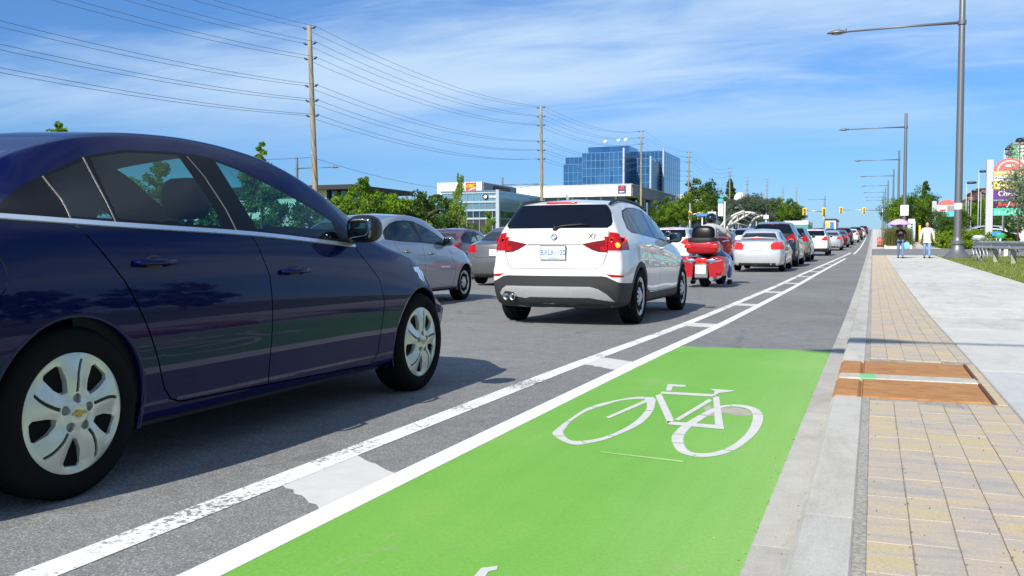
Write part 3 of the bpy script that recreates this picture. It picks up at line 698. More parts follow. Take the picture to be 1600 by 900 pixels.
# painted markings: the buffered bicycle lane narrows towards the crest
lx = Cv([(-5, -1.75), (12, -1.74), (25, -1.66), (52, -1.33), (63, -1.1), (90, -.95), (300, -.9)])
def stripe(name, off, wd, y0, y1, m, h, st=1.0):
    ys = span(y0, y1); n = len(ys) - 1
    vs = [(lx(y) + off * (1 if y < 30 else max(.75, 1 - (y - 30) * .008)) + s_ * wd / 2, y, g(y) + h) for y in ys for s_ in (-1, 1)]
    return tag(MB().put(vs, [(2 * i, 2 * i + 1, 2 * i + 3, 2 * i + 2) for i in range(n)]).build(name, m), kind='structure')
stripe('lane_line', 0, .115, -2, 52, m_line, .0025); stripe('worn_lane_line', -.43, .125, -2, 66, m_line_worn, .0025)
stripe('far_lane_line', 0, .11, 62, 150, m_line, .0025, 3)
for k, yb in enumerate([3.02, 7.02, 11.35, 15.6, 19.8, 24, 28.2, 32.4, 36.6, 40.8, 45, 49.2]):
    a, b_ = lx(yb) - .375, lx(yb) - .055; sk = .22 if k < 2 else .1; ln = .27
    j = lambda: random.uniform(-.02, .02)
    L_ = [(a + (b_ - a) * i / 8, yb - ln + sk * (1 - i / 8) + j()) for i in range(9)]; R_ = [(a + (b_ - a) * i / 8, yb + ln + sk * (1 - i / 8) + j() * .4) for i in range(8, -1, -1)]
    P = L_ + R_; tag(MB().put([(x, y, g(y) + .0015) for x, y in P], [tuple(range(len(P)))]).build('buffer_bar', m_bar), kind='structure')
gv, gf = sheet(-1.697, GX + .004, -3, 8.72, .0015, .5); gv[-2] = (-1.697, 8.69, g(8.69) + .0015); gv[-1] = (GX + .004, 8.78, g(8.78) + .0015)
tag(MB().put(gv, gf).build('green_bicycle_lane', m_green), kind='structure')
# bicycle symbol on the green lane, each stroke a flat plate of paint
sym = MB()
def zp(pts): return [(840 + x / 3.75, 520 + y / 3.75) for x, y in pts]
def gp(pts, h=.008): return [(x, y, g(y) + h) for x, y in (onroad(px, py) for px, py in pts)]
def closed_curve(P, n=64):
    P = np.array(P, float); k = len(P); out = []
    for i in range(n):
        u = i / n * k; a = int(u); t = u - a; p0, p1, p2, p3 = P[(a - 1) % k], P[a % k], P[(a + 1) % k], P[(a + 2) % k]
        out.append(.5 * ((2 * p1) + (-p0 + p2) * t + (2 * p0 - 5 * p1 + 4 * p2 - p3) * t * t + (-p0 + 3 * p1 - 3 * p2 + p3) * t ** 3))
    return out
def ring_marks(outer, inner, gaps):
    O = closed_curve([onroad(*p) for p in zp(outer)], 288); I = closed_curve([onroad(*p) for p in zp(inner)], 288)
    cx_, cy_ = np.mean(I, axis=0); 
    res = []
    for i in range(288):                                          # match every outer point with the nearest inner one
        d = [np.hypot(*(q - O[i])) for q in I]; res.append(int(np.argmin(d)))
    for i in range(288):
        if i % 3 == 0 and i // 3 in gaps: continue
        a, b_ = O[i], O[(i + 1) % 288]; c_, d_ = I[res[(i + 1) % 288]], I[res[i]]
        P = [a, b_, c_, d_]
        sym.put([(x, y, g(y) + .003) for x, y in P], [(0, 1, 2, 3)])
ring_marks([(90, 600), (200, 658), (330, 645), (450, 610), (600, 540), (670, 470), (688, 420), (680, 385), (570, 380), (400, 410), (290, 445), (200, 500), (125, 555)],
           [(150, 590), (200, 635), (330, 628), (450, 590), (560, 530), (630, 460), (640, 420), (620, 392), (500, 398), (400, 425), (290, 462), (200, 520), (165, 562)], (1, 12, 22, 38, 55, 72, 84))
ring_marks([(785, 630), (815, 690), (880, 722), (980, 733), (1100, 712), (1200, 662), (1290, 580), (1322, 500), (1290, 450), (1200, 425), (1090, 428), (1000, 458), (870, 530), (800, 590)],
           [(855, 640), (880, 690), (950, 710), (1050, 700), (1150, 655), (1230, 580), (1262, 500), (1240, 455), (1170, 436), (1090, 440), (1020, 475), (930, 535), (895, 560), (862, 600)], (2, 16, 30, 50, 66, 78, 90))
for P in ([(400, 498), (418, 506), (684, 392), (676, 377)], [(690, 372), (725, 360), (800, 518), (762, 534)], [(728, 347), (720, 360), (1040, 379), (1042, 364)], [(1028, 372), (1064, 380), (1088, 548), (1040, 545)],
          [(748, 521), (768, 541), (1092, 569), (1090, 548)], [(1005, 390), (1022, 402), (828, 518), (802, 512)], [(762, 304), (868, 309), (866, 320), (792, 318), (784, 342), (752, 344)],
          [(1012, 333), (1080, 336), (1157, 341), (1140, 348), (1060, 356), (1050, 366), (1030, 364), (1040, 348)]):
    q = gp(zp(P), .0036); sym.put(q, [tuple(range(len(q)))])
tag(sym.build('bicycle_symbol', m_symbol), kind='structure')
m_faint = mat('faint pale green paint', (.34, .55, .19), .7)
q = gp(zp([(365, 704), (372, 700), (862, 754), (850, 765)]), .003); q2 = gp([(740, 903), (752, 889), (778, 886), (776, 892), (764, 894), (756, 905)], .003)
tag(MB().put(q, [(0, 1, 2, 3)]).build('faint_paint_line', m_faint), kind='structure'); tag(MB().put(q2, [tuple(range(6))]).build('arrow_marking', m_symbol), kind='structure')
m_stain = mat('greyish worn paint', rough=.85); t, b = nodes(m_stain); t.links.new(ramp(t, noise(t, pos(t), 14, 5), [(.35, (.33, .32, .24)), (.65, (.42, .38, .33))]), b.inputs['Base Color'])
q = gp(zp([(975, 440), (1010, 425), (1040, 470), (1075, 430), (1100, 442), (1170, 440), (1235, 458), (1255, 485), (1180, 490), (1090, 470), (1050, 490), (1000, 490), (985, 470)]), .0022)
tag(MB().put(q, [tuple(range(13))]).build('worn_patch', m_stain), kind='structure')
# gutter and kerb, cast in lengths
gut = tag(MB().put(*sheet(GX, -.15, -6, 330, -.01, 3)).build('gutter', m_joint), kind='structure')
def seg_block(x0, x1, a, b_, h0, h1, bev=.012, sag=0):
    """one cast length with a bevelled top that follows the fall of the road"""
    P = [(x0, h0), (x0, h1 - bev), (x0 + bev, h1), (x1 - bev * .5, h1), (x1, h1 - bev * .5), (x1, h0)]
    ys = span(a, b_); vs = [(x, y, g(y) + h) for y in ys for x, h in P]; n = len(P); m = len(ys) - 1
    return vs, [tuple(range(n)), tuple(range(n * (m + 1) - 1, n * m - 1, -1))] + [(r * n + i, r * n + i + n, r * n + (i + 1) % n + n, r * n + (i + 1) % n) for r in range(m) for i in range(n)]
kerb = tag(MB().put(*sheet(-.18, .0, -6, 330, -.03, 3)).build('kerb', m_joint), kind='structure')
a = -4.4; segs = []
while a < 54:
    ln = 2.42 if a < 40 else 4; segs.append((a, a + ln)); a += ln + .008
for (s0, s1) in segs:
    MB().put(*seg_block(GX, -.17, s0, s1, -.05, .006, .004)).build('gutter_slab', m_gutter, gut)
    kk = MB(); cuts = [(s0, s1)]
    if s0 < 5.27 < s1 or s0 < 6.97 < s1 or (s0 > 5.27 and s1 < 6.97):
        cuts = [(s0, min(s1, 5.27))] if s0 < 5.2 else []
        if s1 > 7.0: cuts.append((max(s0, 6.97), s1))
    for c0, c1 in cuts:
        if c1 - c0 > .05: kk.put(*seg_block(-.195, -.035, c0, c1, -.05, KH, .018))
    if kk.v: kk.build('kerb_stone', m_kerb, kerb)
for k, (x0, x1, nm, m_, h0, h1, par) in enumerate(((GX, -.17, 'far_gutter', m_gutter, -.05, .006, gut), (-.195, -.035, 'far_kerb', m_kerb, -.05, KH, kerb))):
    mb = MB(); yy = segs[-1][1] + .01
    while yy < 330: mb.put(*seg_block(x0, x1, yy, yy + 6, h0, h1, .01)); yy += 6.01
    mb.build(nm, m_, par)
# paver strip: bedding, then clay pavers one by one near the camera
path = tag(MB().put(*sheet(-.04, .68, -4, 54.4, KH - .006, 2)).build('brick_path', m_sand), kind='structure')
tag(MB().put(*sheet(-.036, -.004, -4, 54.3, KH - .003, 2)).build('mortar_joint', m_joint), kind='structure')
cols = [(-.002, .1118), (.115, .2288), (.232, .3458), (.349, .4628), (.466, .5798), (.583, .655)]
def paver_geo(w_, l_, t_=.02, be=.0012):
    x, y = w_ / 2, l_ / 2; vs = [(-x, -y, -t_), (x, -y, -t_), (x, y, -t_), (-x, y, -t_), (-x, -y, -be), (x, -y, -be), (x, y, -be), (-x, y, -be), (-x + be, -y + be, 0), (x - be, -y + be, 0), (x - be, y - be, 0), (-x + be, y - be, 0)]
    return vs, [(0, 1, 5, 4), (1, 2, 6, 5), (2, 3, 7, 6), (3, 0, 4, 7), (4, 5, 9, 8), (5, 6, 10, 9), (6, 7, 11, 10), (7, 4, 8, 11), (8, 9, 10, 11)]
PL = .25; pm_ = {}; cnt = 0; rest = MB(); tones = []
for ci, (x0, x1) in enumerate(cols):
    if ci not in pm_:
        v_, f_ = paver_geo(x1 - x0, PL - .0018); me = mesh_from('paver', v_, f_); me.materials.append(m_paver); pm_[ci] = me
    y = .9 + (0, .02, .19, .16, .03, .02)[ci]
    while y < 54:
        yc = y + PL / 2
        if not (5.25 < yc + PL / 2 and yc - PL / 2 < 7.0):
            if 1.9 < yc < 14.2 and cnt < 298:
                o = bpy.data.objects.new('paver', pm_[ci]); C.objects.link(o); o.parent = path; cnt += 1
                o.color = (random.random(), 0, 0, 1); o.location = ((x0 + x1) / 2 + random.uniform(-.001, .001), yc, g(yc) + KH + random.uniform(-.0007, .0007)); o.rotation_euler = (math.atan((g(yc + .1) - g(yc - .1)) / .2) + random.uniform(-.001, .001), random.uniform(-.003, .003), random.uniform(-.004, .004))
            else:
                v_, f_ = paver_geo(x1 - x0, PL - .0018); dz = g(yc) + KH; rest.put([(q[0] + (x0 + x1) / 2, q[1] + yc, q[2] + dz) for q in v_], f_)
        y += PL + random.uniform(.000, .004)
me = mesh_from('distant_pavers', rest.v, rest.f); at_ = me.attributes.new('tone', 'FLOAT', 'FACE'); at_.data.foreach_set('value', np.repeat(rng.random(len(rest.f) // 9 + 1), 9)[:len(rest.f)].astype(np.float32))
dp = tag(add('distant_pavers', me, m_paver, path), kind='stuff'); dp.color = (0, 0, 0, 1)
# small pavers that close the strip round the steel covers
for (x0, x1, a, b_) in ((.612, .655, 5.26, 5.6), (.612, .655, 5.6, 5.98), (.612, .655, 6.0, 6.45), (.612, .655, 6.46, 6.99)):
    v_, f_ = paver_geo(x1 - x0, b_ - a); MB().put(v_, f_).build('paver', m_paver, path, loc=((x0 + x1) / 2, (a + b_) / 2, KH))
# rusty steel covers with the cream strip between them
for (a, b_, lab_) in ((5.285, 5.995, 'rusty brown steel cover nearer the camera, set across the paver strip and kerb'), (6.235, 6.955, 'rusty brown steel cover beyond the cream strip, set across the paver strip and kerb')):
    e = empty('steel_cover', (0, 0, 0), 0, lab_, 'trench cover', 'rusty trench covers in the paver strip')
    MB().rbox((-.04, a, .095), (.585, b_, KH + .003), .004).build('cover_plate', m_rust, e)
    MB().rbox((-.195, a, .0), (-.048, b_, KH + .002), .018).build('kerb_plate', m_rust, e)
    MB().rbox((-.047, a, .09), (-.041, b_, KH + .006), .002).build('inner_flange', m_rust, e)
    MB().rbox((.588, a, .09), (.606, b_, KH + .007), .003).build('edge_flange', mat('dark rust', (.12, .045, .02), .8), e)
e = MB().rbox((-.185, 6.01, .02), (.60, 6.22, KH + .006), .01).build('cream_strip', m_strip); tag(e, 'cream painted strip with a green mark between the two rusty steel covers', 'strip')
# concrete pavement slabs
walk = tag(MB().put(*sheet(.66, 3.13, -4, 54.4, KH - .03, 2)).build('sidewalk', m_joint), kind='structure')
bounds = [-3.0, -1.2, .6, 2.4, 4.45, 6.7, 8.6, 10.4, 12.2, 14.0, 15.8, 17.6, 19.4, 21.2, 23, 24.8, 26.6, 28.4, 30.2, 32, 33.8, 35.6, 37.4, 39.2, 41, 42.8, 44.6, 46.4, 48.2, 50, 52.1, 54.3]
for i, (a, b_) in enumerate(zip(bounds, bounds[1:])):
    P = [(.672, a + .004), (3.125, a + .004), (3.125, b_ - .004), (.672, b_ - .004)]
    v_ = [(x, y, g(y) + KH - .08) for x, y in P] + [(x, y, g(y) + KH - .004) for x, y in P] + [(x + (.006 if x < 1 else -.006), y + (.006 if j < 2 else -.006), g(y) + KH + .001) for j, (x, y) in enumerate(P)]
    MB().put(v_, [(0, 1, 5, 4), (1, 2, 6, 5), (2, 3, 7, 6), (3, 0, 4, 7), (4, 5, 9, 8), (5, 6, 10, 9), (6, 7, 11, 10), (7, 4, 8, 11), (8, 9, 10, 11)]).build('sidewalk_slab', m_walk2 if i == 4 else m_walk, walk)
# asphalt driveway that crosses the pavement and the far pavement
tag(MB().put(*[(lambda v_, f_: ([(x, y, z) for x, y, z in v_], f_))(*sheet(-.03, 40, 54.4, 72, KH + .012, 2))][0]).build('driveway', m_asphalt), kind='structure')
tag(MB().put(*sheet(3.2, 14, 52.0, 54.2, KH + .006, 1)).build('side_path', m_walk), kind='structure')
tag(MB().put(*sheet(2.9, 4.6, 72.1, 160, KH + .006, 3)).build('far_sidewalk', m_walk), kind='structure')
tag(MB().put(*sheet(-.04, 3.3, 71.9, 560, KH - .002, 8)).build('far_verge', m_walk), kind='structure')
# grit, seeds and small stones lying along the gutter and in the paver joints
gb = MB()
for _ in range(900):
    k = random.random(); y_ = 2 + 14 * random.random() ** 1.7
    if k < .45: x_, h_ = GX + random.gauss(.012, .022), .006 if 0 else .004
    elif k < .62: x_, h_ = -.19 - abs(random.gauss(0, .02)), .007
    elif k < .80: x_, h_ = random.choice((.112, .229, .347, .463, .581)) + random.gauss(0, .004), KH + .001
    else: x_, h_ = random.uniform(0, .65), KH + .001
    if h_ > .1 and 5.2 < y_ < 7.05: continue
    if x_ < GX: h_ = .0015
    r_ = random.uniform(.0015, .0042); a_ = random.random() * 6; z_ = g(y_) + h_
    gb.put([(x_ + r_ * math.cos(a_ + k_ * 2.1), y_ + r_ * math.sin(a_ + k_ * 2.1), z_) for k_ in range(3)] + [(x_, y_, z_ + r_ * .9)], [(0, 1, 3), (1, 2, 3), (2, 0, 3)])
tag(gb.build('gutter_grit', mat('dark grit', (.11, .095, .075), .95)), kind='stuff')
# ------------------------------------------------------------ vehicles
def side_glass(sh, polys, label='window'):
    for p in polys: sh.cut('S', p, label)
def std_gaps(sh, lines, view='S', wd=.0055):
    for l in lines: sh.line(view, l, wd)
def grow(poly, d):
    n = len(poly); ar = sum(poly[i][0] * poly[(i + 1) % n][1] - poly[(i + 1) % n][0] * poly[i][1] for i in range(n)); sg = 1 if ar > 0 else -1; out = []
    for i in range(n):
        a, b_, c_ = poly[i - 1], poly[i], poly[(i + 1) % n]
        n1 = Vector((b_[1] - a[1], a[0] - b_[0])).normalized(); n2 = Vector((c_[1] - b_[1], b_[0] - c_[0])).normalized(); m_ = (n1 + n2) / max(.35, 1 + n1.dot(n2))
        out.append((b_[0] + m_.x * d * sg, b_[1] + m_.y * d * sg))
    return out

# --- the dark blue sedan nearest the camera
SED = dict(L=4.70, zu=.185, z1=.36, tuck=.022, wz=.62, gb=.016, r=.05, fr=.8, ff=1.0, pr=.16, pf=.38,
    zc=[(0, 1.03), (.25, 1.085), (.52, 1.10), (.75, 1.17), (1.0, 1.29), (1.35, 1.415), (1.7, 1.465), (2.0, 1.478), (2.35, 1.468), (2.75, 1.40), (3.1, 1.255), (3.42, 1.10), (3.6, 1.03), (3.9, .965), (4.2, .88), (4.48, .78), (4.66, .66)],
    zr=[(0, 1.0), (.3, 1.05), (.55, 1.08), (.75, 1.165), (.93, 1.255), (1.1, 1.315), (1.32, 1.37), (1.62, 1.408), (1.9, 1.418), (2.14, 1.408), (2.4, 1.375), (2.66, 1.315), (2.9, 1.215), (3.1, 1.11), (3.3, 1.01), (3.5, .955), (3.8, .89), (4.1, .80), (4.45, .71), (4.66, .62)],
    rw=[(0, .60), (.5, .63), (.8, .60), (1.2, .575), (1.7, .575), (2.2, .585), (2.7, .625), (3.05, .69), (3.3, .72), (3.6, .70), (4.0, .66), (4.45, .59), (4.66, .52)],
    zb=[(0, .94), (.4, 1.01), (.7, 1.035), (1.25, 1.018), (2.05, .99), (2.85, .948), (3.4, .905), (3.8, .84), (4.1, .76), (4.45, .67), (4.66, .58)],
    hwb=[(0, .73), (.5, .80), (1.0, .815), (2.0, .825), (2.9, .82), (3.4, .81), (3.9, .79), (4.2, .74), (4.5, .66), (4.66, .58)],
    hw=[(0, .78), (.3, .86), (.6, .888), (1.2, .892), (2.0, .895), (3.0, .895), (3.7, .898), (4.0, .88), (4.25, .84), (4.5, .78), (4.70, .68)],
    sr=[(.15, .10), (.35, .02), (.55, 0), (.75, .02), (.95, .05), (1.1, .10)], sf=[(.1, .12), (.3, .03), (.5, 0), (.65, .05), (.8, .16), (1.0, .3)])
sh = Shell(SED, 1.9)
WY = (.965, 3.735); WZ = .318
for y0 in WY: sh.cut('S', circ(y0, WZ, .362, 40), 'arch', lambda c, n: abs(c.x) > .5)
dlo = [(.70, 1.040), (.86, 1.125), (1.03, 1.200), (1.262, 1.290), (1.488, 1.338), (1.80, 1.358), (1.99, 1.357), (2.2, 1.325), (2.429, 1.258), (2.70, 1.165), (2.93, 1.062), (3.03, 1.005), (3.05, .945), (2.849, .955), (2.05, .998), (1.25, 1.020), (.9, 1.034)]
sh.cut('S', dlo, 'window_frame')
# glazing follows the daylight opening, with pillars between the panes
sh.cut('S', [(1.045, 1.192), (1.262, 1.276), (1.325, 1.291), (1.262, 1.185), (1.205, 1.035), (1.010, 1.040)][:2] + [(1.245, 1.272), (1.225, 1.035), (1.025, 1.04), (1.02, 1.05)], 'window')
sh.cut('S', [(1.285, 1.285), (1.488, 1.325), (1.785, 1.345), (1.80, 1.343), (1.86, 1.17), (1.885, 1.020), (1.255, 1.036)], 'window')
sh.cut('S', [(2.055, 1.335), (2.2, 1.308), (2.429, 1.240), (2.70, 1.145), (2.87, 1.07), (2.865, .972), (2.45, .993), (2.13, 1.010), (2.09, 1.18)], 'window')
sh.cut('T', [(-.50, 1.02), (.50, 1.02), (.56, .78), (.60, .56), (.3, .50), (-.3, .50), (-.60, .56), (-.56, .78)], 'rear_window')
sh.cut('T', [(-.66, 3.36), (-.3, 3.50), (.3, 3.50), (.66, 3.36), (.60, 2.92), (.52, 2.60), (-.52, 2.60), (-.60, 2.92)], 'windscreen')
rd_ = [(1.01, 1.035), (1.10, .93), (1.214, .791), (1.31, .62), (1.378, .473), (1.43, .34), (1.47, .292), (1.53, .272), (2.09, .262), (2.135, .262), (2.135, .79), (2.06, .998)]
fd_ = [(2.06, .998), (2.135, .79), (2.135, .262), (3.12, .238), (3.19, .30), (3.225, .60), (3.19, .74), (3.05, .88), (3.0, .945)]
sh.cut('S', rd_, 'rear_door', lambda c, n: c.z < 1.05); sh.cut('S', fd_, 'front_door', lambda c, n: c.z < 1.05)
sh.cut('S', [(3.93, .84), (4.10, .80), (4.30, .73), (4.36, .62), (4.22, .60), (4.05, .70)], 'headlight', lambda c, n: abs(c.x) > .45)
sh.cut('F', [(.45, .62), (.50, .76), (.70, .80), (.86, .80), (.86, .60)], 'headlight'); sh.cut('F', [(-.45, .62), (-.50, .76), (-.70, .80), (-.86, .80), (-.86, .60)], 'headlight')
sh.cut('F', [(-.42, .58), (.42, .58), (.42, .70), (-.42, .70)], 'grille'); sh.cut('F', [(-.48, .26), (.48, .26), (.42, .53), (-.42, .53)], 'grille')
for q in (1, -1): sh.cut('R', [(q * .48, .78), (q * .52, .98), (q * .78, .99), (q * .86, .80)], 'tail_light')
sh.cut('S', [(-.1, .80), (-.1, 1.0), (.18, .99), (.12, .80)], 'tail_light', lambda c, n: c.y < .3)
cnt_ = [(1.01, 1.035)] + rd_[1:9]
std_gaps(sh, [[(1.01, 1.03)] + rd_[1:10], [(2.135, .262), (2.135, .79), (2.063, .99)], fd_[2:9]], wd=.007)
std_gaps(sh, [[(3.98, .60), (4.05, .70)], [(.30, .93), (.34, .70), (.50, .62), (.62, .53)]], wd=.005)
sh.line('S', circ(.615, .83, .085, 20), .004)
cruze = empty('sedan', (-3.585, 1.56, 0), 0, 'dark navy blue sedan nearest the camera, its rear wheel and doors filling the left', 'car')
P = {'body': ('body', m_navy, False), 'window_frame': ('window_frame', m_blackg, True), 'window': ('window', m_glass, True), 'rear_window': ('rear_window', m_glass, False), 'windscreen': ('windscreen', m_glass, False),
     'rear_door': ('rear_door', m_navy, True), 'front_door': ('front_door', m_navy, True), 'headlight': ('headlight', m_clear, True), 'grille': ('grille', m_black, False), 'tail_light': ('tail_light', m_redl, True), 'shut_line': ('shut_line', m_gap, 'I')}
sh.finish(cruze, P)
wells(sh, cruze, WY, WZ, .362, m_navy)
for sx in (1, -1):
    for y0 in WY: wheel(cruze, sx * .775, y0, WZ - .001, sx, .318, .222, .205, ('cap', 5), m_hub)
    c_ = [sh.hit('S', y, z, sx) for y, z in zip(np.linspace(.69, 3.02, 40), Cv([(.69, 1.030), (1.25, 1.012), (2.05, .990), (2.85, .946), (3.02, .936)])(np.linspace(.69, 3.02, 40)))]
    mb = MB(); sh.ribbon(mb, c_, .025, .006); mb.build('belt_trim', m_alu, cruze, True, 40)
    for l in ([(1.252, 1.283), (1.235, 1.02)], [(1.86, 1.345), (1.915, 1.25), (1.955, 1.10), (1.965, 1.005)], [(1.035, 1.198), (1.055, 1.025)][:0] or [(1.02, 1.19), (1.03, 1.10), (1.02, 1.025)]):
        pl = []
        for a_, b_ in zip(l, l[1:]): pl += [(a_[0] + (b_[0] - a_[0]) * k / 6, a_[1] + (b_[1] - a_[1]) * k / 6) for k in range(6)]
        mb = MB(); sh.ribbon(mb, [sh.hit('S', y, z, sx) for y, z in pl + [l[-1]]], .007, .003); mb.build('pillar_trim', mat('dull grey trim', (.22, .21, .21), .35, .6), cruze, True, 40)
    handle(sh, cruze, 1.385, .862, sx, m_navy, .115); handle(sh, cruze, 2.345, .805, sx, m_navy, .115); me_ = mirror(sh, cruze, 2.98, 1.03, .80, m_navy, sx); MB().blob((sx * .915, 2.963, 1.03), (.094, .060, .078), (.7, .65), (20, 12)).build('mirror_bezel', mat('satin black mirror shell', (.006, .006, .007), .5), me_, True)
seats(cruze, [(1.45, 1.12), (2.35, 1.17)]); cabin(cruze, SED, .95, 3.25)
MB().box((-.5, 1.0, .80), (.5, 1.12, 1.04)).build('parcel_shelf', m_dark, cruze)
MB().prism([(.88, 1.455), (.80, 1.44), (.70, 1.50), (.74, 1.51)], 'X', -.018, .018).build('roof_antenna', m_black, cruze, loc=(0, .22, -.02)); MB().tube([(0, .98, 1.47), (0, 1.30, 1.525)], [.004, .002], 6).build('antenna_rod', m_black, cruze)
add('wheel_emblem', mesh_from('wheel_emblem', [(0, -.034, -.003), (0, -.012, -.003), (0, -.009, -.012), (0, .013, -.012), (0, .010, -.003), (0, .034, -.003), (0, .030, .008), (0, .009, .008), (0, .006, .014), (0, -.015, .014), (0, -.012, .008), (0, -.030, .008)][::-1], [tuple(range(12))]), mat('gold emblem', (.42, .28, .08), .35, .6))
em = bpy.data.objects['wheel_emblem']; first = True
for y0 in WY:
    o = em if first else em.copy()
    if not first: C.objects.link(o)
    first = False; wh = [c_ for c_ in cruze.children if c_.name.startswith('wheel') and c_.type == 'EMPTY' and c_.location.x > 0 and abs(c_.location.y - y0) < .01][0]
    o.parent = wh; o.location = (.205 / 2 + .0225, 0, 0)
sh.bm.free()
# --- the white crossover ahead of it
XR = dict(L=4.46, zu=.22, z1=.38, tuck=.02, wz=.66, gb=.014, r=.05, fr=1.25, ff=.9, pr=.13, pf=.34,
    zc=[(0, 1.475), (.4, 1.515), (.9, 1.54), (1.4, 1.547), (2.0, 1.53), (2.45, 1.46), (2.8, 1.33), (3.15, 1.14), (3.3, 1.08), (3.7, 1.03), (4.1, .95), (4.3, .86), (4.44, .76)],
    zr=[(0, 1.425), (.4, 1.462), (.9, 1.485), (1.4, 1.49), (1.9, 1.47), (2.3, 1.40), (2.7, 1.26), (3.0, 1.12), (3.2, 1.05), (3.6, .98), (4.0, .90), (4.3, .80), (4.44, .70)],
    rw=[(0, .575), (.5, .595), (1.2, .605), (2.0, .605), (2.5, .635), (2.9, .69), (3.2, .73), (3.6, .70), (4.0, .66), (4.44, .56)],
    zb=[(0, 1.085), (.6, 1.095), (1.2, 1.075), (2.0, 1.035), (2.8, .99), (3.3, .95), (3.8, .89), (4.2, .80), (4.44, .68)],
    hwb=[(0, .765), (.4, .80), (1.0, .822), (2.0, .825), (3.0, .82), (3.6, .80), (4.0, .76), (4.3, .68), (4.44, .62)],
    hw=[(0, .82), (.25, .872), (.8, .897), (1.5, .890), (2.5, .890), (3.4, .897), (3.9, .885), (4.2, .83), (4.46, .72)],
    sr=[(.22, .13), (.34, .04), (.48, .0), (.64, .0), (.74, .045), (.95, .06), (1.10, .10), (1.25, .20), (1.42, .32), (1.52, .36)], sf=[(.2, .12), (.4, .02), (.6, .0), (.8, .08), (1.0, .3)])
def suv_shell(S, fine, wy, R=.375, hero=False, clad=True):
    sh = Shell(S, fine); k = S['H'] / 1.547 if 'H' in S else 1
    for y0 in wy:
        if clad: sh.cut('S', circ(y0, .335, R + .055, 32), 'cladding', lambda c, n: abs(c.x) > .5)
    if clad:
        sh.cut('S', [(-.2, .2), (4.8, .2), (4.8, .43), (3.9, .43), (3.0, .36), (1.5, .36), (1.0, .50), (.3, .515), (-.2, .53)], 'cladding', lambda c, n: abs(n.x) > .3)
    for y0 in wy: sh.cut('S', circ(y0, .335, R, 36), 'arch', lambda c, n: abs(c.x) > .5)
    z = lambda v: v * k
    sh.cut('S', [(.60, z(1.16)), (.66, z(1.30)), (.78, z(1.385)), (1.05, z(1.432)), (1.5, z(1.447)), (1.95, z(1.432)), (2.3, z(1.365)), (2.65, z(1.235)), (2.92, z(1.11)), (3.02, z(1.03)), (2.9, z(1.012)), (2.0, z(1.055)), (1.1, z(1.095)), (.70, z(1.112))], 'window_frame')
    for p in ([(.64, 1.165), (.70, 1.29), (.81, 1.365), (1.02, 1.412), (1.16, 1.10), (.74, 1.128)], [(1.06, 1.418), (1.5, 1.432), (1.80, 1.426), (1.92, 1.07), (1.20, 1.10)], [(1.90, 1.42), (2.29, 1.345), (2.62, 1.222), (2.84, 1.10), (2.86, 1.03), (2.02, 1.068)]):
        sh.cut('S', [(a_, z(b_)) for a_, b_ in p], 'window')
    sh.cut('T', [(-.68, 3.22), (-.3, 3.34), (.3, 3.34), (.68, 3.22), (.62, 2.85), (.53, 2.38), (-.53, 2.38), (-.62, 2.85)], 'windscreen', lambda c, n: c.z > 1.05 * k)
    return sh
sh = suv_shell(XR, 1.5, (.86, 3.62))
rw_ = [(-.575, 1.435), (.575, 1.435), (.615, 1.36), (.665, 1.235), (.665, 1.20), (.63, 1.172), (-.63, 1.172), (-.665, 1.20), (-.665, 1.235), (-.615, 1.36)]
sh.cut('R', grow(rw_, .012), 'window_frame'); sh.cut('R', rw_, 'rear_window')
# rear bumper: lower grey cladding, silver skid panel
sh.cut('R', [(-1, .1), (1, .1), (1, .505), (.86, .512), (.78, .535), (.66, .592), (.60, .60), (-.60, .60), (-.66, .592), (-.78, .535), (-.86, .512), (-1, .505)], 'cladding')
sh.cut('R', [(-.72, .385), (-.68, .44), (-.62, .475), (.46, .475), (.56, .45), (.66, .385), (.74, .30), (.62, .315), (.45, .345), (-.30, .345), (-.36, .33), (-.48, .345), (-.52, .40), (-.64, .41), (-.70, .35)], 'skid_panel')
sh.cut('R', [(-.34, .36), (.22, .36), (.26, .385), (.22, .425), (-.30, .425), (-.36, .39)], 'skid_inset')
for q in (1, -1):
    sh.cut('R', [(q * a_, b_) for a_, b_ in [(.345, .972), (.50, 1.003), (.655, 1.028), (.652, .873), (.55, .878), (.47, .905)]], 'inner_tail_light')
    sh.cut('R', [(q * a_, b_) for a_, b_ in [(.66, 1.028), (.662, 1.115), (.74, 1.105), (.82, 1.07), (.93, .99), (.93, .900), (.657, .900)]], 'tail_light')
    sh.cut('R', [(q * a_, b_) for a_, b_ in [(.657, .899), (.93, .899), (.93, .874), (.657, .872)]], 'reverse_light')
    sh.cut('R', [(q * a_, b_) for a_, b_ in [(.645, .625), (.80, .612), (.84, .607), (.84, .585), (.72, .585)]], 'rear_reflector')
sh.cut('S', [(-.1, 1.08), (.12, 1.075), (.24, 1.02), (.285, .965), (.27, .92), (.2, .895), (-.1, .895)], 'tail_light', lambda c, n: c.y < .35)
sh.cut('R', [(-.345, .955), (.345, .955), (.345, .975), (-.345, .975)], 'trim_strip')  # grey bar running between the two tail lights
sh.line('R', [(-.655, 1.13), (-.655, .87), (-.60, .72), (-.53, .685), (.53, .685), (.60, .72), (.655, .87), (.655, 1.13)], .007)
sh.cut('F', [(-.30, .62), (.30, .62), (.30, .86), (-.30, .86)], 'grille')
for q in (1, -1): sh.cut('F', [(q * .42, .70), (q * .42, .84), (q * .80, .88), (q * .80, .74)], 'headlight')
std_gaps(sh, [[(1.20, 1.09), (1.28, .80), (1.32, .60), (1.42, .38), (1.98, .37), (1.98, 1.05)], [(1.98, .37), (3.05, .37), (3.12, .55), (3.05, .95)]], wd=.007)
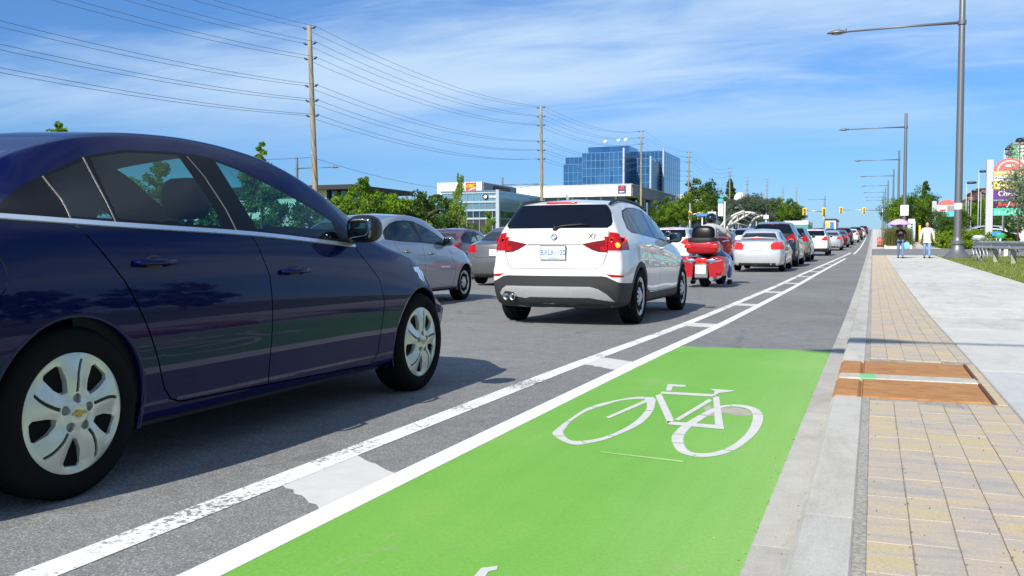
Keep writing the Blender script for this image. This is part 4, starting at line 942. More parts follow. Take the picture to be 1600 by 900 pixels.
x1 = empty('crossover_car', (-3.60, 10.50, g(11.5)), 0, 'white crossover car seen from behind, turning lamps lit, ahead of the dark blue sedan', 'car')
P = {'body': ('body', m_pw, False), 'cladding': ('cladding', m_clad, False), 'window_frame': ('window_frame', m_blackg, 'I'), 'window': ('window', m_glass_d, 'I'), 'rear_window': ('rear_window', m_glass_d, False), 'windscreen': ('windscreen', m_glass_d, False),
     'skid_panel': ('skid_panel', m_silverp, False), 'skid_inset': ('skid_inset', mat('lighter skid inset', (.5, .5, .5), .4, .5), False), 'inner_tail_light': ('inner_tail_light', m_redl_d, True), 'tail_light': ('tail_light', m_redl, True), 'reverse_light': ('reverse_light', m_clear, True),
     'rear_reflector': ('rear_reflector', m_redl, True), 'trim_strip': ('trim_strip', mat('grey trim strip', (.2, .2, .21), .4, .3), False), 'headlight': ('headlight', m_clear, True), 'grille': ('grille', m_black, False), 'shut_line': ('shut_line', m_gap, 'I')}
x1.scale = (1, 1, 1.028); sh.finish(x1, P); wells(sh, x1, (.86, 3.62), .335, .375, m_clad)
for sx in (1, -1):
    for y0 in (.86, 3.62): wheel(x1, sx * .778, y0, .336, sx, .336, .235, .22, ('blade', 10), m_rim, capname='alloy_rim')
    handle(sh, x1, 1.42, .955, sx, m_pw, .10); handle(sh, x1, 2.22, .925, sx, m_pw, .10); mirror(sh, x1, 2.90, 1.08, .80, m_black, sx)
    pr_ = [(sh.hit('T', sx * .575, y)[0] + Vector((0, 0, .022 if .55 < y < 2.25 else .0)), 0) for y in np.linspace(.48, 2.35, 24)]
    MB().tube([p for p, _ in pr_], .016, 6).build('roof_rail', m_black, x1, True)
    for x_ in ((.665,) if 0 else ()): pass
MB().blob(sh.hit('R', 0, 1.468)[0] + Vector((0, .012, .0)), (.205, .028, .015), (.4, .4), (24, 8)).build('high_brake_light', m_redlit, x1, True)
# lit amber element inside the right lamp, fog glow spots
p, n = sh.hit('R', .765, .957); MB().blob(p, (.040, .010, .032), (1, 1), (16, 8)).build('lit_turn_lamp', m_ambl, x1, True)
for q in (1, -1):
    for (a_, b_, r_) in ((.80, 1.02, .040), (.70, 1.02, .030)):
        p, n = sh.hit('R', q * a_, b_); MB().lathe([(r_ * .7, -.003), (r_, -.006), (r_ * .92, -.010), (r_ * .6, -.008), (r_ * .7, -.003)], 20, p, 'Y').build('lamp_ring', m_redlit if q > 0 else m_redl, x1, True)
p, n = sh.hit('R', 0, .868); plate(x1, p + Vector((0, -.012, 0)), 0, 'BXLK-120')
p, n = sh.hit('R', 0, 1.055); e = empty('round_badge', p + Vector((0, -.006, 0))); e.parent = x1; e.rotation_euler = (math.radians(-12), 0, 0)
MB().lathe([(.041, .004), (.041, -.003), (.036, -.006), (.030, -.005), (.030, -.002)], 28, axis='Y').build('badge_ring', m_black, e, True, 40)
for k in range(4):
    a0 = k * PI / 2; pts = [(0, -.0055, 0)] + [(.030 * math.cos(a0 + PI / 2 * j / 6), -.0055, .030 * math.sin(a0 + PI / 2 * j / 6)) for j in range(7)]
    add('badge_quarter', mesh_from('badge_quarter', pts, [tuple(range(8))]), mat('badge blue', (.05, .20, .55), .3) if k % 2 else m_white, e)
p, n = sh.hit('R', .47, 1.062); add('model_lettering', text_mesh('X1', .085, 'model_lettering', .001, .004), m_clad, x1, p + Vector((0, -.006, 0)), (math.radians(80), 0, math.radians(4)))
wp = [sh.hit('R', x, z)[0] + Vector((0, -.025, 0)) for x, z in ((0, 1.165), (.1, 1.19), (.3, 1.205), (.42, 1.203))]
e = empty('rear_wiper'); e.parent = x1; MB().tube(wp, [.016, .011, .008, .006], 6).build('wiper_arm', m_black, e, True); MB().blob(wp[0] + Vector((0, .012, -.01)), (.035, .025, .03), (.8, .8), (12, 8)).build('wiper_hub', m_black, e, True)
e = MB(); e.tube([(0, .62, 1.53), (0, .55, 1.565), (0, .48, 1.60)], [.02, .012, .004], 8).build('roof_antenna', m_pw, x1, True)
for x_ in (-.60, -.515):
    e = MB().lathe([(.030, .14), (.034, -.03), (.038, -.035), (.034, -.040), (.029, -.03), (.027, .12)], 20, (x_, .03, .345), 'Y').build('exhaust_tip', m_chrome, x1, True)
MB().blob((-.30, .30, .30), (.30, .16, .09), (.5, .6), (16, 8)).build('silencer', m_rim_d, x1, True)
MB().tube([(.2, .22, .28), (.55, .24, .27), (.70, .22, .25)], .02, 8).build('suspension_arm', m_galv, x1, True)
MB().box((-.62, .45, .24), (.62, 4.0, .32)).build('underbody', m_well, x1)
sh.bm.free()

# --- simple builder shared by the other sedans, hatches and sport utilities
def sedan_S(L=4.5, W=1.75, H=1.46, tail=1.06):
    kx, kz, ky = W / 1.79, H / 1.478, L / 4.70; S = dict(SED); S['L'] = L; S['fr'], S['ff'] = .7, .9; S['pr'] = .13
    for k in ('zc', 'zr', 'zb'): S[k] = [(a_ * ky, b_ * kz) for a_, b_ in SED[k]]
    for k in ('rw', 'hwb', 'hw'): S[k] = [(a_ * ky, b_ * kx) for a_, b_ in SED[k]]
    S['zu'] = .2; return S
def make_sedan(label, S, pnt, fine=.7, glassm=None, cap=('blade', 8), cat='car', lampy=True, spoiler=False, seats_=False, group=None, lit=False, platet=None):
    L = S['L']; ky = L / 4.70; kz = S['zc'][7][1] / 1.478; kx = S['hw'][4][1] / .895; gm = glassm or m_glass_d
    sh = Shell(S, fine); WY = (.97 * ky, 3.68 * ky); wz = .31; y_ = lambda p: [(a_ * ky, b_ * kz) for a_, b_ in p]
    for y0 in WY: sh.cut('S', circ(y0, wz, .345, 24), 'arch', lambda c, n: abs(c.x) > .5)
    sh.cut('S', y_([(.80, 1.045), (.93, 1.16), (1.03, 1.210), (1.262, 1.295), (1.488, 1.34), (1.80, 1.360), (2.1, 1.345), (2.429, 1.262), (2.70, 1.170), (2.93, 1.075), (3.00, .95), (2.05, .998), (1.25, 1.020)]), 'window_frame')
    for p in ([(.98, 1.045), (1.05, 1.185), (1.27, 1.278), (1.49, 1.324), (1.88, 1.340), (1.96, 1.19), (1.98, 1.018), (1.25, 1.036)], [(2.07, 1.330), (2.2, 1.308), (2.429, 1.240), (2.70, 1.145), (2.87, 1.07), (2.865, .972), (2.45, .993), (2.07, 1.012)]):
        sh.cut('S', y_(p), 'window')
    T = lambda P: [(a_ * kx, b_ * ky) for a_, b_ in P]
    sh.cut('T', T([(-.50, 1.08), (.50, 1.08), (.58, .80), (.63, .60), (.3, .53), (-.3, .53), (-.63, .60), (-.58, .80)]), 'rear_window')
    sh.cut('T', T([(-.66, 3.36), (-.3, 3.50), (.3, 3.50), (.66, 3.36), (.60, 2.92), (.52, 2.60), (-.52, 2.60), (-.60, 2.92)]), 'windscreen')
    for q in (1, -1):
        sh.cut('R', [(q * a_ * kx, b_ * kz) for a_, b_ in ([(.50, .80), (.54, .96), (.62, 1.0), (.86, 1.0), (.86, .80)] if not spoiler else [(.48, .74), (.44, .90), (.52, .99), (.86, 1.02), (.86, .76)])], 'tail_light')
        sh.cut('F', [(q * .45, .62), (q * .50, .76), (q * .86, .82), (q * .86, .62)], 'headlight')
    sh.cut('S', y_([(-.1, .80), (-.1, 1.0), (.16, .99), (.14, .80)]), 'tail_light', lambda c, n: c.y < .3)
    sh.cut('F', [(-.42, .50), (.42, .50), (.42, .70), (-.42, .70)], 'grille')
    sh.cut('R', [(-.6, .1), (.6, .1), (.6, .29), (-.6, .29)], 'lower_valance')
    if fine > .6:
        sh.line('R', [(-.60, 1.03), (-.60, .72), (-.5, .68), (.5, .68), (.60, .72), (.60, 1.03)], .006)
        std_gaps(sh, [y_([(1.01, 1.03), (1.21, .79), (1.38, .47), (1.50, .27), (2.0, .26), (2.02, .98)]), y_([(2.0, .26), (3.15, .26), (3.22, .5), (3.05, .90)])], wd=.006)
    r = empty('sedan', (0, 0, 0), 0, label, cat, group)
    P = {'body': ('body', pnt, False), 'window_frame': ('window_frame', m_blackg, True), 'window': ('window', gm, 'I'), 'rear_window': ('rear_window', gm, False), 'windscreen': ('windscreen', gm, False), 'headlight': ('headlight', m_clear, True), 'tail_light': ('tail_light', m_redlit if lit else m_redl, True),
         'grille': ('grille', m_black, False), 'lower_valance': ('lower_valance', m_clad, False), 'shut_line': ('shut_line', m_gap, 'I')}
    sh.finish(r, P); wells(sh, r, WY, wz, .345, pnt)
    for sx in (1, -1):
        for y0 in WY: wheel(r, sx * (.865 * kx - .105), y0, wz, sx, .31, .205, .20, cap, m_hub if fine > .6 else m_rim)
        mirror(sh, r, 2.93 * ky, 1.03 * kz, .78 * kx, pnt, sx)
        if fine > .6: handle(sh, r, 1.42 * ky, .86 * kz, sx, pnt, .1); handle(sh, r, 2.30 * ky, .83 * kz, sx, pnt, .1)
    p, n = sh.hit('R', 0, .80 * kz); plate(r, p + Vector((0, -.012, 0)), 0, platet)
    MB().box((-.6, .3, .22), (.6, L - .4, .30)).build('underbody', m_well, r)
    if spoiler:
        MB().tube([(-.66, .22, 1.075 * kz), (-.55, .10, 1.135 * kz), (0, .02, 1.16 * kz), (.55, .10, 1.135 * kz), (.66, .22, 1.075 * kz)], [.012, .022, .026, .022, .012], 10).build('boot_spoiler', pnt, r, True)
        MB().rbox((-.17, .0, 1.125 * kz), (.17, .02, 1.148 * kz), .004).build('high_brake_light', m_redlit, r)
    MB().lathe([(.028, .12), (.030, -.02), (.024, -.02)], 14, (.45, .06, .25), 'Y').build('exhaust_tip', m_rim_d, r, True)
    if seats_: seats(r, [(1.45 * ky, 1.10), (2.35 * ky, 1.14)]); cabin(r, S, .95 * ky, 3.2 * ky)
    sh.bm.free(); return r
def make_suv(label, pnt, L=4.6, W=1.86, H=1.72, fine=.7, cap=('y', 5), clad=False, group=None, name='sport_utility_vehicle', cat='car', slope=1.0, lit=False):
    S = dict(XR); kx, kz, ky = W / 1.79, H / 1.547, L / 4.46; S['L'] = L; S['H'] = H; S['wz'] = .7
    for k in ('zc', 'zr', 'zb'): S[k] = [(a_ * ky, b_ * kz) for a_, b_ in XR[k]]
    for k in ('rw', 'hwb', 'hw'): S[k] = [(a_ * ky, b_ * kx) for a_, b_ in XR[k]]
    S['sr'] = [(a_ * kz, b_ * slope) for a_, b_ in XR['sr']]
    wy = (.86, L - .86); sh = suv_shell(S, fine, wy, .375, clad=clad); Z = lambda P: [(a_ * kx, b_ * kz) for a_, b_ in P]
    sh.cut('R', Z([(-.59, 1.43), (.59, 1.43), (.66, 1.22), (.64, 1.13), (-.64, 1.13), (-.66, 1.22)]), 'rear_window')
    sh.cut('R', [(-1, .1), (1, .1), (1, .42), (-1, .42)], 'cladding')
    for q in (1, -1):
        sh.cut('R', Z([(q * .46, .92), (q * .62, 1.06), (q * .70, 1.10), (q * .90, 1.08), (q * .90, .86), (q * .60, .86)]), 'tail_light')
        sh.cut('F', [(q * .45, .75), (q * .5, .92), (q * .86, .95), (q * .86, .75)], 'headlight')
    sh.cut('S', Z([(-.1, 1.06), (.20, 1.05), (.26, .95), (.16, .86), (-.1, .86)]), 'tail_light', lambda c, n: c.y < .35)
    sh.cut('R', Z([(-.19, 1.458), (.19, 1.458), (.18, 1.48), (-.18, 1.48)]), 'high_brake_light'); sh.cut('F', [(-.4, .6), (.4, .6), (.4, .86), (-.4, .86)], 'grille')
    if fine > .6: std_gaps(sh, [[(1.20, 1.12), (1.30, .80), (1.42, .40), (2.05, .38), (2.05, 1.1)], [(2.05, .38), (3.15, .38), (3.2, .6), (3.1, 1.0)]], wd=.007); sh.line('R', Z([(-.66, 1.1), (-.62, .72), (-.5, .66), (.5, .66), (.62, .72), (.66, 1.1)]), .007)
    r = empty(name, (0, 0, 0), 0, label, cat, group)
    P = {'body': ('body', pnt, False), 'cladding': ('cladding', m_clad, False), 'window_frame': ('window_frame', m_blackg, 'I'), 'window': ('window', m_glass_d, 'I'), 'rear_window': ('rear_window', m_glass_d, False), 'windscreen': ('windscreen', m_glass_d, False), 'headlight': ('headlight', m_clear, True),
         'tail_light': ('tail_light', m_redlit if lit else m_redl, True), 'high_brake_light': ('high_brake_light', m_redlit, False), 'grille': ('grille', m_black, False), 'shut_line': ('shut_line', m_gap, 'I')}
    sh.finish(r, P); wells(sh, r, wy, .335, .375, m_clad if clad else pnt)
    for sx in (1, -1):
        for y0 in wy: wheel(r, sx * (.885 * kx - .12), y0, .345, sx, .345, .225, .22, cap, m_rim, capname='alloy_rim')
        mirror(sh, r, 2.98 * ky, 1.08 * kz, .78 * kx, pnt, sx)
        if fine > .6: handle(sh, r, 1.45 * ky, .97 * kz, sx, pnt); handle(sh, r, 2.25 * ky, .95 * kz, sx, pnt)
    p, n = sh.hit('R', 0, .80 * kz); plate(r, p + Vector((0, -.012, 0)), 0)
    MB().box((-.6, .35, .24), (.6, L - .4, .34)).build('underbody', m_well, r); sh.bm.free(); return r
def recolour(root, old, new):
    for ch in root.children_recursive:
        if ch.type == 'MESH' and ch.material_slots and ch.material_slots[0].material == old:
            ch.material_slots[0].link = 'OBJECT'; ch.material_slots[0].material = new
def place(r, x, y, label=None, group=None, rz=0):
    r.location = (x, y, g(y + 2)); sl = math.atan((g(y + 4) - g(y + .5)) / 3.5); r.rotation_euler = (sl if rz == 0 else -sl, 0, rz)
    if label: r['label'] = label
    if group: r['group'] = group
    return r
# second lane: blue-grey sedan level with the gap, darker sedan ahead of it
cor = make_sedan('blue grey sedan in the second lane, behind the dark blue sedan\'s bonnet', sedan_S(4.54, 1.76, 1.475), m_pgrey, 1.0, m_glass_s, ('blade', 8), seats_=True, platet=None); place(cor, -7.78, 11.65); cor.scale = (1.02, 1.02, 1.035)
MB().tube([(.88, 3.05, .86), (.88, 3.2, .87)], .001, 4)
gs = make_sedan('mid grey sedan in the second lane, half hidden behind the white crossover', sedan_S(4.6, 1.80, 1.47), m_pmid, .8, None, ('blade', 7)); place(gs, -8.4, 20.3)
hon = make_sedan('silver sedan with a rear spoiler, just ahead of the red motorcycle', sedan_S(4.45, 1.72, 1.44), m_psil2, .9, None, ('blade', 9), spoiler=True, lit=True); place(hon, -3.56, 31.2)
suv = make_suv('black sport utility vehicle ahead of the silver sedan with the spoiler', m_pblk, 4.8, 1.90, 1.76, .8); place(suv, -3.62, 36.6)
wsuv = make_suv('white crossover with a lit red tail lamp, farther up the queue in the near lane', m_pw, 4.55, 1.80, 1.58, .7, name='crossover_car', lit=True); place(wsuv, -3.30, 57.0)
red = make_sedan('maroon sedan in the third lane, roof showing between two grey sedans', sedan_S(4.4, 1.72, 1.45), m_pmar, .6, m_glass_s, ('blade', 7), seats_=True); place(red, -11.5, 22.8)
van = make_suv('silver minivan in the second lane, showing past the white crossover\'s door mirror', m_psil, 4.8, 1.9, 1.82, .6, name='minivan'); place(van, -7.0, 25.8)
# --- rest of the traffic: copies with their own places and colours
def clone(src, x, y, label, old=None, new=None, rz=0):
    c = copy_tree(src); place(c, x, y, label, None, rz)
    if old: recolour(c, old, new)
    return c
bz = make_suv('grey beige sport utility vehicle squeezed between the black one and the white crossover', m_pbrz, 4.6, 1.84, 1.66, .5); place(bz, -3.62, 44.3)
fsed = make_sedan('silver sedan directly ahead of the white crossover with the lit lamp', sedan_S(4.5, 1.76, 1.46), m_psil, .4, None, ('blade', 7), lit=True); place(fsed, -2.95, 71.5)
clone(fsed, -2.75, 82.0, 'maroon sedan beyond the far silver sedan in the near lane', m_psil, m_pmar)
clone(bz, -2.65, 92.0, 'black sport utility vehicle far up the near lane, behind a white sedan', m_pbrz, m_pblk)
clone(fsed, -2.25, 106, 'white sedan far up the near lane, between two dark vehicles', m_psil, m_pw)
clone(bz, -2.1, 124, 'brown sport utility vehicle far up the near lane, next to the lane line', m_pbrz, m_pbrn)
clone(fsed, -1.95, 150, 'white sedan near the crest of the road', m_psil, m_pw)
clone(bz, -1.8, 196, 'black vehicle nearest the crest at the head of the queue', m_pbrz, m_pblk)
clone(wsuv, -7.55, 36.2, 'white crossover in the second lane, seen left of the motorcycle', None)
clone(fsed, -7.3, 46.5, 'dark grey sedan in the second lane ahead of the white crossover', m_psil, m_pdark)
clone(bz, -7.2, 57, 'slate blue sport utility vehicle in the second lane behind the near queue', m_pbrz, m_pblu)
clone(fsed, -7.0, 68, 'white sedan in the second lane, farther up', m_psil, m_pw)
clone(bz, -6.6, 80, 'black sport utility vehicle in the second lane, farther up', m_pbrz, m_pblk)
clone(fsed, -6.2, 92, 'red sedan in the second lane near the traffic lights', m_psil, mat('bright red car paint', (.35, .02, .02), .3, .2, coat=1.0))
clone(bz, -5.9, 112, 'silver sport utility vehicle in the second lane beyond the traffic lights', m_pbrz, m_psil)
clone(fsed, -5.7, 138, 'dark sedan in the second lane near the crest', m_psil, m_pdark)
clone(fsed, -11.3, 9.4, 'dark grey sedan in the third lane, seen through the blue sedan\'s windows', m_psil, m_pdark)
clone(bz, -11.2, 31.5, 'silver sport utility vehicle in the third lane, ahead of the maroon sedan', m_pbrz, m_psil)
clone(fsed, -11.1, 43, 'black sedan in the third lane, far behind the crossover', m_psil, m_pblk)
clone(fsed, -17.2, 30.5, 'slate blue sedan coming the other way beyond the median', m_psil, m_pblu, PI)
clone(bz, -17.4, 49, 'white sport utility vehicle coming the other way beyond the median', m_pbrz, m_pw, PI)
clone(fsed, -20.6, 66, 'silver sedan coming the other way in the outer lane', m_psil, m_psil, PI)

# ------------------------------------------------------------ figures grown from joints
def skin_mesh(name, joints, links, root, sub=1):
    """joints: name -> ((x, y, z), (rx, ry)); one continuous skinned surface"""
    ks = list(joints); me = bpy.data.meshes.new(name + '_cage'); me.from_pydata([joints[k][0] for k in ks], [(ks.index(a), ks.index(b_)) for a, b_ in links], [])
    o = bpy.data.objects.new('t', me); C.objects.link(o); o.modifiers.new('s', 'SKIN'); sm = o.modifiers.new('u', 'SUBSURF'); sm.levels = sub; sm.render_levels = sub
    sv = me.skin_vertices[0].data
    for i, k in enumerate(ks): sv[i].radius = joints[k][1]; sv[i].use_root = (k == root)
    dg = bpy.context.evaluated_depsgraph_get(); dg.update(); m2 = bpy.data.meshes.new_from_object(o.evaluated_get(dg)); m2.name = name; bpy.data.objects.remove(o); bpy.data.meshes.remove(me)
    m2.polygons.foreach_set('use_smooth', [True] * len(m2.polygons)); return m2
def head(par, c, s, skin, hair, hairm, f=-1):
    """face towards f * y; s is the head height"""
    e = empty('head', c); e.parent = par; a = s / 2
    mb = MB(); mb.blob((0, 0, 0), (a * .66, a * .80, a), (.95, .95), (18, 14)); mb.blob((0, f * a * .12, -a * .50), (a * .50, a * .58, a * .46), (.9, .9), (14, 10)); mb.tube([(0, 0, -a * .6), (0, -f * a * .15, -a * 1.45)], [a * .40, a * .46], 10)
    mb.blob((0, f * a * .80, -a * .10), (a * .12, a * .18, a * .22), (1, 1), (8, 6))
    for q in (1, -1): mb.blob((q * a * .66, 0, -a * .05), (a * .08, a * .16, a * .20), (1, 1), (8, 6))
    mb.build('face', skin, e, True)
    ey = mat('eye dark', (.02, .015, .01), .3)
    for q in (1, -1): MB().blob((q * a * .26, f * a * .70, a * .04), (a * .10, a * .07, a * .06), (1, 1), (8, 6)).build('eye', ey, e, True)
    MB().blob((0, f * a * .70, -a * .46), (a * .20, a * .06, a * .06), (1, 1), (8, 6)).build('mouth', mat('lips', (.30, .10, .09), .5), e, True)
    if hair: hb = MB(); hb.blob((0, -f * a * .14, a * .22), (a * .74, a * .80, a * .84), (.95, .95), (18, 12)); (hb.blob((0, -f * a * .40, -a * .35), (a * .66, a * .40, a * .75), (.9, .9), (14, 8)) if hair == 'long' else None); hb.build('hair', hairm, e, True)
    return e
def hand(par, wrist, d, skin, curl=.6, s=1.0, side=1):
    """palm with four unequal bent fingers and a thumb; d is the way the hand points"""
    d = Vector(d).normalized(); up = Vector((0, 0, 1)) if abs(d.z) < .8 else Vector((0, -1, 0)); u = d.cross(up).normalized(); v = u.cross(d).normalized(); w0 = Vector(wrist)
    mb = MB(); mb.tube([w0, w0 + d * .045 * s, w0 + d * .09 * s], [.026 * s, .036 * s, .034 * s], 8)
    for i, l in enumerate((.070, .080, .075, .058)):
        b_ = w0 + d * .085 * s + u * (i - 1.5) * .019 * s; k1 = b_ + d * l * .5 * s; k2 = k1 + (d * (1 - curl) - v * curl).normalized() * l * .35 * s; k3 = k2 + (d * (1 - 1.5 * curl) - v * curl).normalized() * l * .25 * s
        mb.tube([b_, k1, k2, k3], [.0095 * s, .009 * s, .008 * s, .007 * s], 6)
    b_ = w0 + d * .035 * s + u * side * .030 * s; mb.tube([b_, b_ + (d + u * side).normalized() * .035 * s, b_ + (d * 1.4 + u * side * .8 - v * .3).normalized() * .065 * s], [.012 * s, .010 * s, .008 * s], 6)
    return mb.build('hand', skin, par, True)
def walker(x, y, label, H, top_m, leg_m, skin, hairm, hair, shoe_m, arms, stride=.28, topw=1.0, facing=-1):
    r = empty('person', (x, y, g(y) + KH + .003), 0, label, 'person'); k = H / 1.70; f = facing
    hip = .90 * k; L = {'pel': ((0, 0, hip), (.15 * k, .11 * k)), 'wa': ((0, 0, 1.06 * k), (.145 * k, .10 * k)), 'ch': ((0, 0, 1.26 * k), (.175 * k, .115 * k)), 'sh': ((0, 0, 1.40 * k), (.10 * k, .08 * k)), 'ne': ((0, 0, 1.47 * k), (.055 * k, .055 * k))}
    lk = [('pel', 'wa'), ('wa', 'ch'), ('ch', 'sh'), ('sh', 'ne')]; hands = []
    for q, (el, wr) in zip((-1, 1), arms):
        L['s%d' % q] = ((q * .19 * k, 0, 1.38 * k), (.062 * k, .062 * k)); L['e%d' % q] = ((el[0] * k, el[1] * k, el[2] * k), (.050 * k, .050 * k)); L['w%d' % q] = ((wr[0] * k, wr[1] * k, wr[2] * k), (.036 * k, .036 * k))
        lk += [('sh', 's%d' % q), ('s%d' % q, 'e%d' % q), ('e%d' % q, 'w%d' % q)]; hands.append((q, Vector(wr) * k, (Vector(wr) - Vector(el))))
    body = dict(L); bl = list(lk); J = {'pel': ((0, 0, hip + .02), (.155 * k, .115 * k)), 'w2': ((0, 0, 1.0 * k), (.15 * k, .11 * k))}; jl = [('pel', 'w2')]; feet = []
    for q in (-1, 1):
        fy = f * stride * q * .5; kn = (q * .10 * k, f * (.06 if q * f < 0 else .10) + fy * .45, .49 * k); an = (q * .10 * k, fy, .10 * k)
        J['h%d' % q] = ((q * .095 * k, 0, hip - .06), (.092 * k, .10 * k)); J['k%d' % q] = (kn, (.066 * k, .070 * k)); J['a%d' % q] = (an, (.055 * k, .058 * k)); jl += [('pel', 'h%d' % q), ('h%d' % q, 'k%d' % q), ('k%d' % q, 'a%d' % q)]
        body['h%d' % q] = ((q * .095 * k, 0, hip - .06), (.08 * k, .085 * k)); body['k%d' % q] = (kn, (.052 * k, .055 * k)); body['a%d' % q] = (an, (.035 * k, .04 * k)); bl += [('pel', 'h%d' % q), ('h%d' % q, 'k%d' % q), ('k%d' % q, 'a%d' % q)]; feet.append(an)
    def thin(D, s_): return {a_: (p, (r_[0] * s_, r_[1] * s_)) for a_, (p, r_) in D.items()}
    add('body', skin_mesh('body', thin(body, .88), bl, 'pel'), skin, r)
    topL = {a_: (p, (r_[0] * topw, r_[1] * topw)) for a_, (p, r_) in L.items()}; topL['hem'] = ((0, 0, .84 * k), (.165 * k * topw, .125 * k * topw)); add('jacket', skin_mesh('jacket', topL, lk + [('pel', 'hem')], 'pel'), top_m, r); add('trousers', skin_mesh('trousers', J, jl, 'pel'), leg_m, r)
    for an in feet: MB().blob((an[0], an[1] + f * .06, .045 * k), (.048 * k, .135 * k, .045 * k), (.7, .8), (14, 8)).build('shoe', shoe_m, r, True)
    for q, w_, d in hands: hand(r, w_, d, skin, .6, k, -q)
    head(r, (0, f * .01, 1.60 * k), .225 * k, skin, hair, hairm, f); return r, k
m_jean = mat('blue jeans', (.12, .20, .40), .85); m_jean2 = mat('pale blue jeans', (.20, .30, .55), .85); m_blk_c = mat('black cotton', (.014, .012, .018), .85); m_cream = mat('cream jacket', (.72, .68, .60), .85); m_hair = mat('dark hair', (.012, .010, .009), .5); m_hair2 = mat('greying brown hair', (.14, .10, .08), .6)
wo, k = walker(1.25, 48.0, 'person under a lilac umbrella in a black top and blue jeans', 1.60, m_blk_c, m_jean, m_skin_d, m_hair, 'long', m_blk_c, [((-.24, -.05, 1.13), (-.08, -.20, 1.25)), ((.26, .03, 1.12), (.27, -.05, .88))], .46)
MB().blob((0, -.105, 1.24), (.085, .022, .06), (.8, .8), (12, 6)).build('shirt_print', mat('pink print', (.60, .12, .30), .7), wo, True)
um = empty('umbrella', (1.25, 48.0, g(48) + KH), 0, 'open lilac umbrella held over the person in black', 'umbrella'); uc = Vector((-.08, -.12, 1.62)); cm = MB(); nr_ = 8; vs = []; fs = []
for i in range(7):
    for j in range(32):
        a_ = 2 * PI * j / 32; q = i / 6; sc_ = 1 - .06 * abs(math.sin(a_ * 4)) * q; vs.append((uc.x + .54 * q * sc_ * math.cos(a_), uc.y + .54 * q * sc_ * math.sin(a_), uc.z + .27 * (1 - q ** 2) - .02 * abs(math.sin(a_ * 4)) * q))
for i in range(6):
    for j in range(32): fs.append((i * 32 + j, i * 32 + (j + 1) % 32, (i + 1) * 32 + (j + 1) % 32, (i + 1) * 32 + j))
cm.put(vs, fs).build('canopy', mat('lilac nylon', (.56, .36, .66), .6), um, True); MB().tube([(-.08, -.20, 1.19), (-.08, -.12, 1.92)], .008, 6).build('shaft', m_rim_d, um); MB().tube([(-.08, -.21, 1.08), (-.08, -.20, 1.20)], .015, 8).build('handle', m_black, um)
for j in range(8):
    a_ = 2 * PI * (j + .0) / 8; MB().tube([(uc.x, uc.y, uc.z + .25), (uc.x + .5 * math.cos(a_) * .55, uc.y + .5 * math.sin(a_) * .55, uc.z + .17), (uc.x + .53 * math.cos(a_), uc.y + .53 * math.sin(a_), uc.z - .01)], .003, 4).build('rib', m_rim_d, um)
bg_ = empty('carrier_bag', (1.52, 47.94, g(48) + KH), 0, 'light blue carrier bag in the umbrella holder\'s hand', 'bag'); MB().blob((.0, 0, .60), (.13, .05, .16), (.5, .6), (14, 10)).build('bag_body', mat('pale blue plastic', (.20, .55, .72), .4), bg_, True); MB().tube([(-.06, 0, .72), (-.02, 0, .82), (.02, 0, .82), (.06, 0, .72)], .008, 6).build('bag_handle', mat('pale blue plastic'), bg_)
mn, k = walker(2.42, 48.2, 'person in a cream jacket and pale blue jeans walking on the sidewalk', 1.70, m_cream, m_jean2, m_skin, m_hair2, 'short', m_blk_c, [((-.28, .02, 1.12), (-.30, -.14, .89)), ((.28, .04, 1.12), (.31, .08, .87))], .44, 1.22)
MB().tube([(-.0, -.15, 1.36), (0, -.155, .92)], .006, 6).build('zip', m_rim_d, mn)

# ------------------------------------------------------------ motorcycle and rider
MX, MY = -3.66, 21.1; mz = g(22)
mo = empty('motorcycle', (MX, MY, mz), math.radians(-3), 'red touring motorcycle with a black backrest, waiting between the two white and silver cars', 'motorcycle')
mo['label'] = 'red touring motorcycle with luggage cases, ridden ahead of the white crossover'
def mbld(mb, n, m, par=mo, sm=True): return mb.build(n, m, par, sm, 40)
mbld(MB().blob((0, .30, .93), (.375, .27, .165), (.45, .5), (28, 12)), 'top_case', m_pred)
mbld(MB().blob((0, .27, 1.075), (.34, .245, .085), (.5, .55), (24, 8)), 'top_case_lid', m_black)
mbld(MB().blob((0, .30, 1.22), (.27, .10, .20), (.6, .7), (20, 10), Matrix.Rotation(math.radians(-8), 3, 'X')), 'backrest', m_blackg)
for q in (1, -1):
    e = empty('side_case'); e.parent = mo
    MB().prism([(q * .16, .60), (q * .50, .70), (q * .53, .45), (q * .47, .27), (q * .20, .22)][::q], 'Y', .06, .62).build('case_shell', m_pred, e)
    MB().blob((q * .34, .34, .66), (.17, .28, .06), (.6, .6), (16, 8)).build('case_lid', m_pred, e, True); MB().prism([(q * .205, .585), (q * .47, .645), (q * .49, .62), (q * .21, .555)][::q], 'Y', .05, .07).build('chrome_strip', m_chrome, e)
    MB().blob((q * .30, .055, .95), (.085, .02, .055), (.6, .6), (14, 8)).build('corner_lamp', m_redlit, e, True); MB().blob((q * .235, .06, .62), (.11, .03, .045), (.6, .6), (14, 8)).build('chrome_pod', m_chrome, e, True); MB().blob((q * .40, .05, .34), (.06, .015, .03), (.5, .5), (12, 6)).build('marker_lamp', m_redl, e, True)
mbld(MB().blob((0, .10, .62), (.14, .05, .065), (.5, .5), (16, 8)), 'tail_light', m_redlit)
mbld(MB().rbox((-.165, .05, .22), (.165, .12, .57), .03), 'plate_carrier', m_chrome, sm=False); p_ = plate(mo, (0, .04, .42), 0, None, .235, .20); mbld(MB().blob((0, .055, 1.045), (.055, .012, .028), (.8, .8), (12, 6)), 'chrome_emblem', m_chrome)
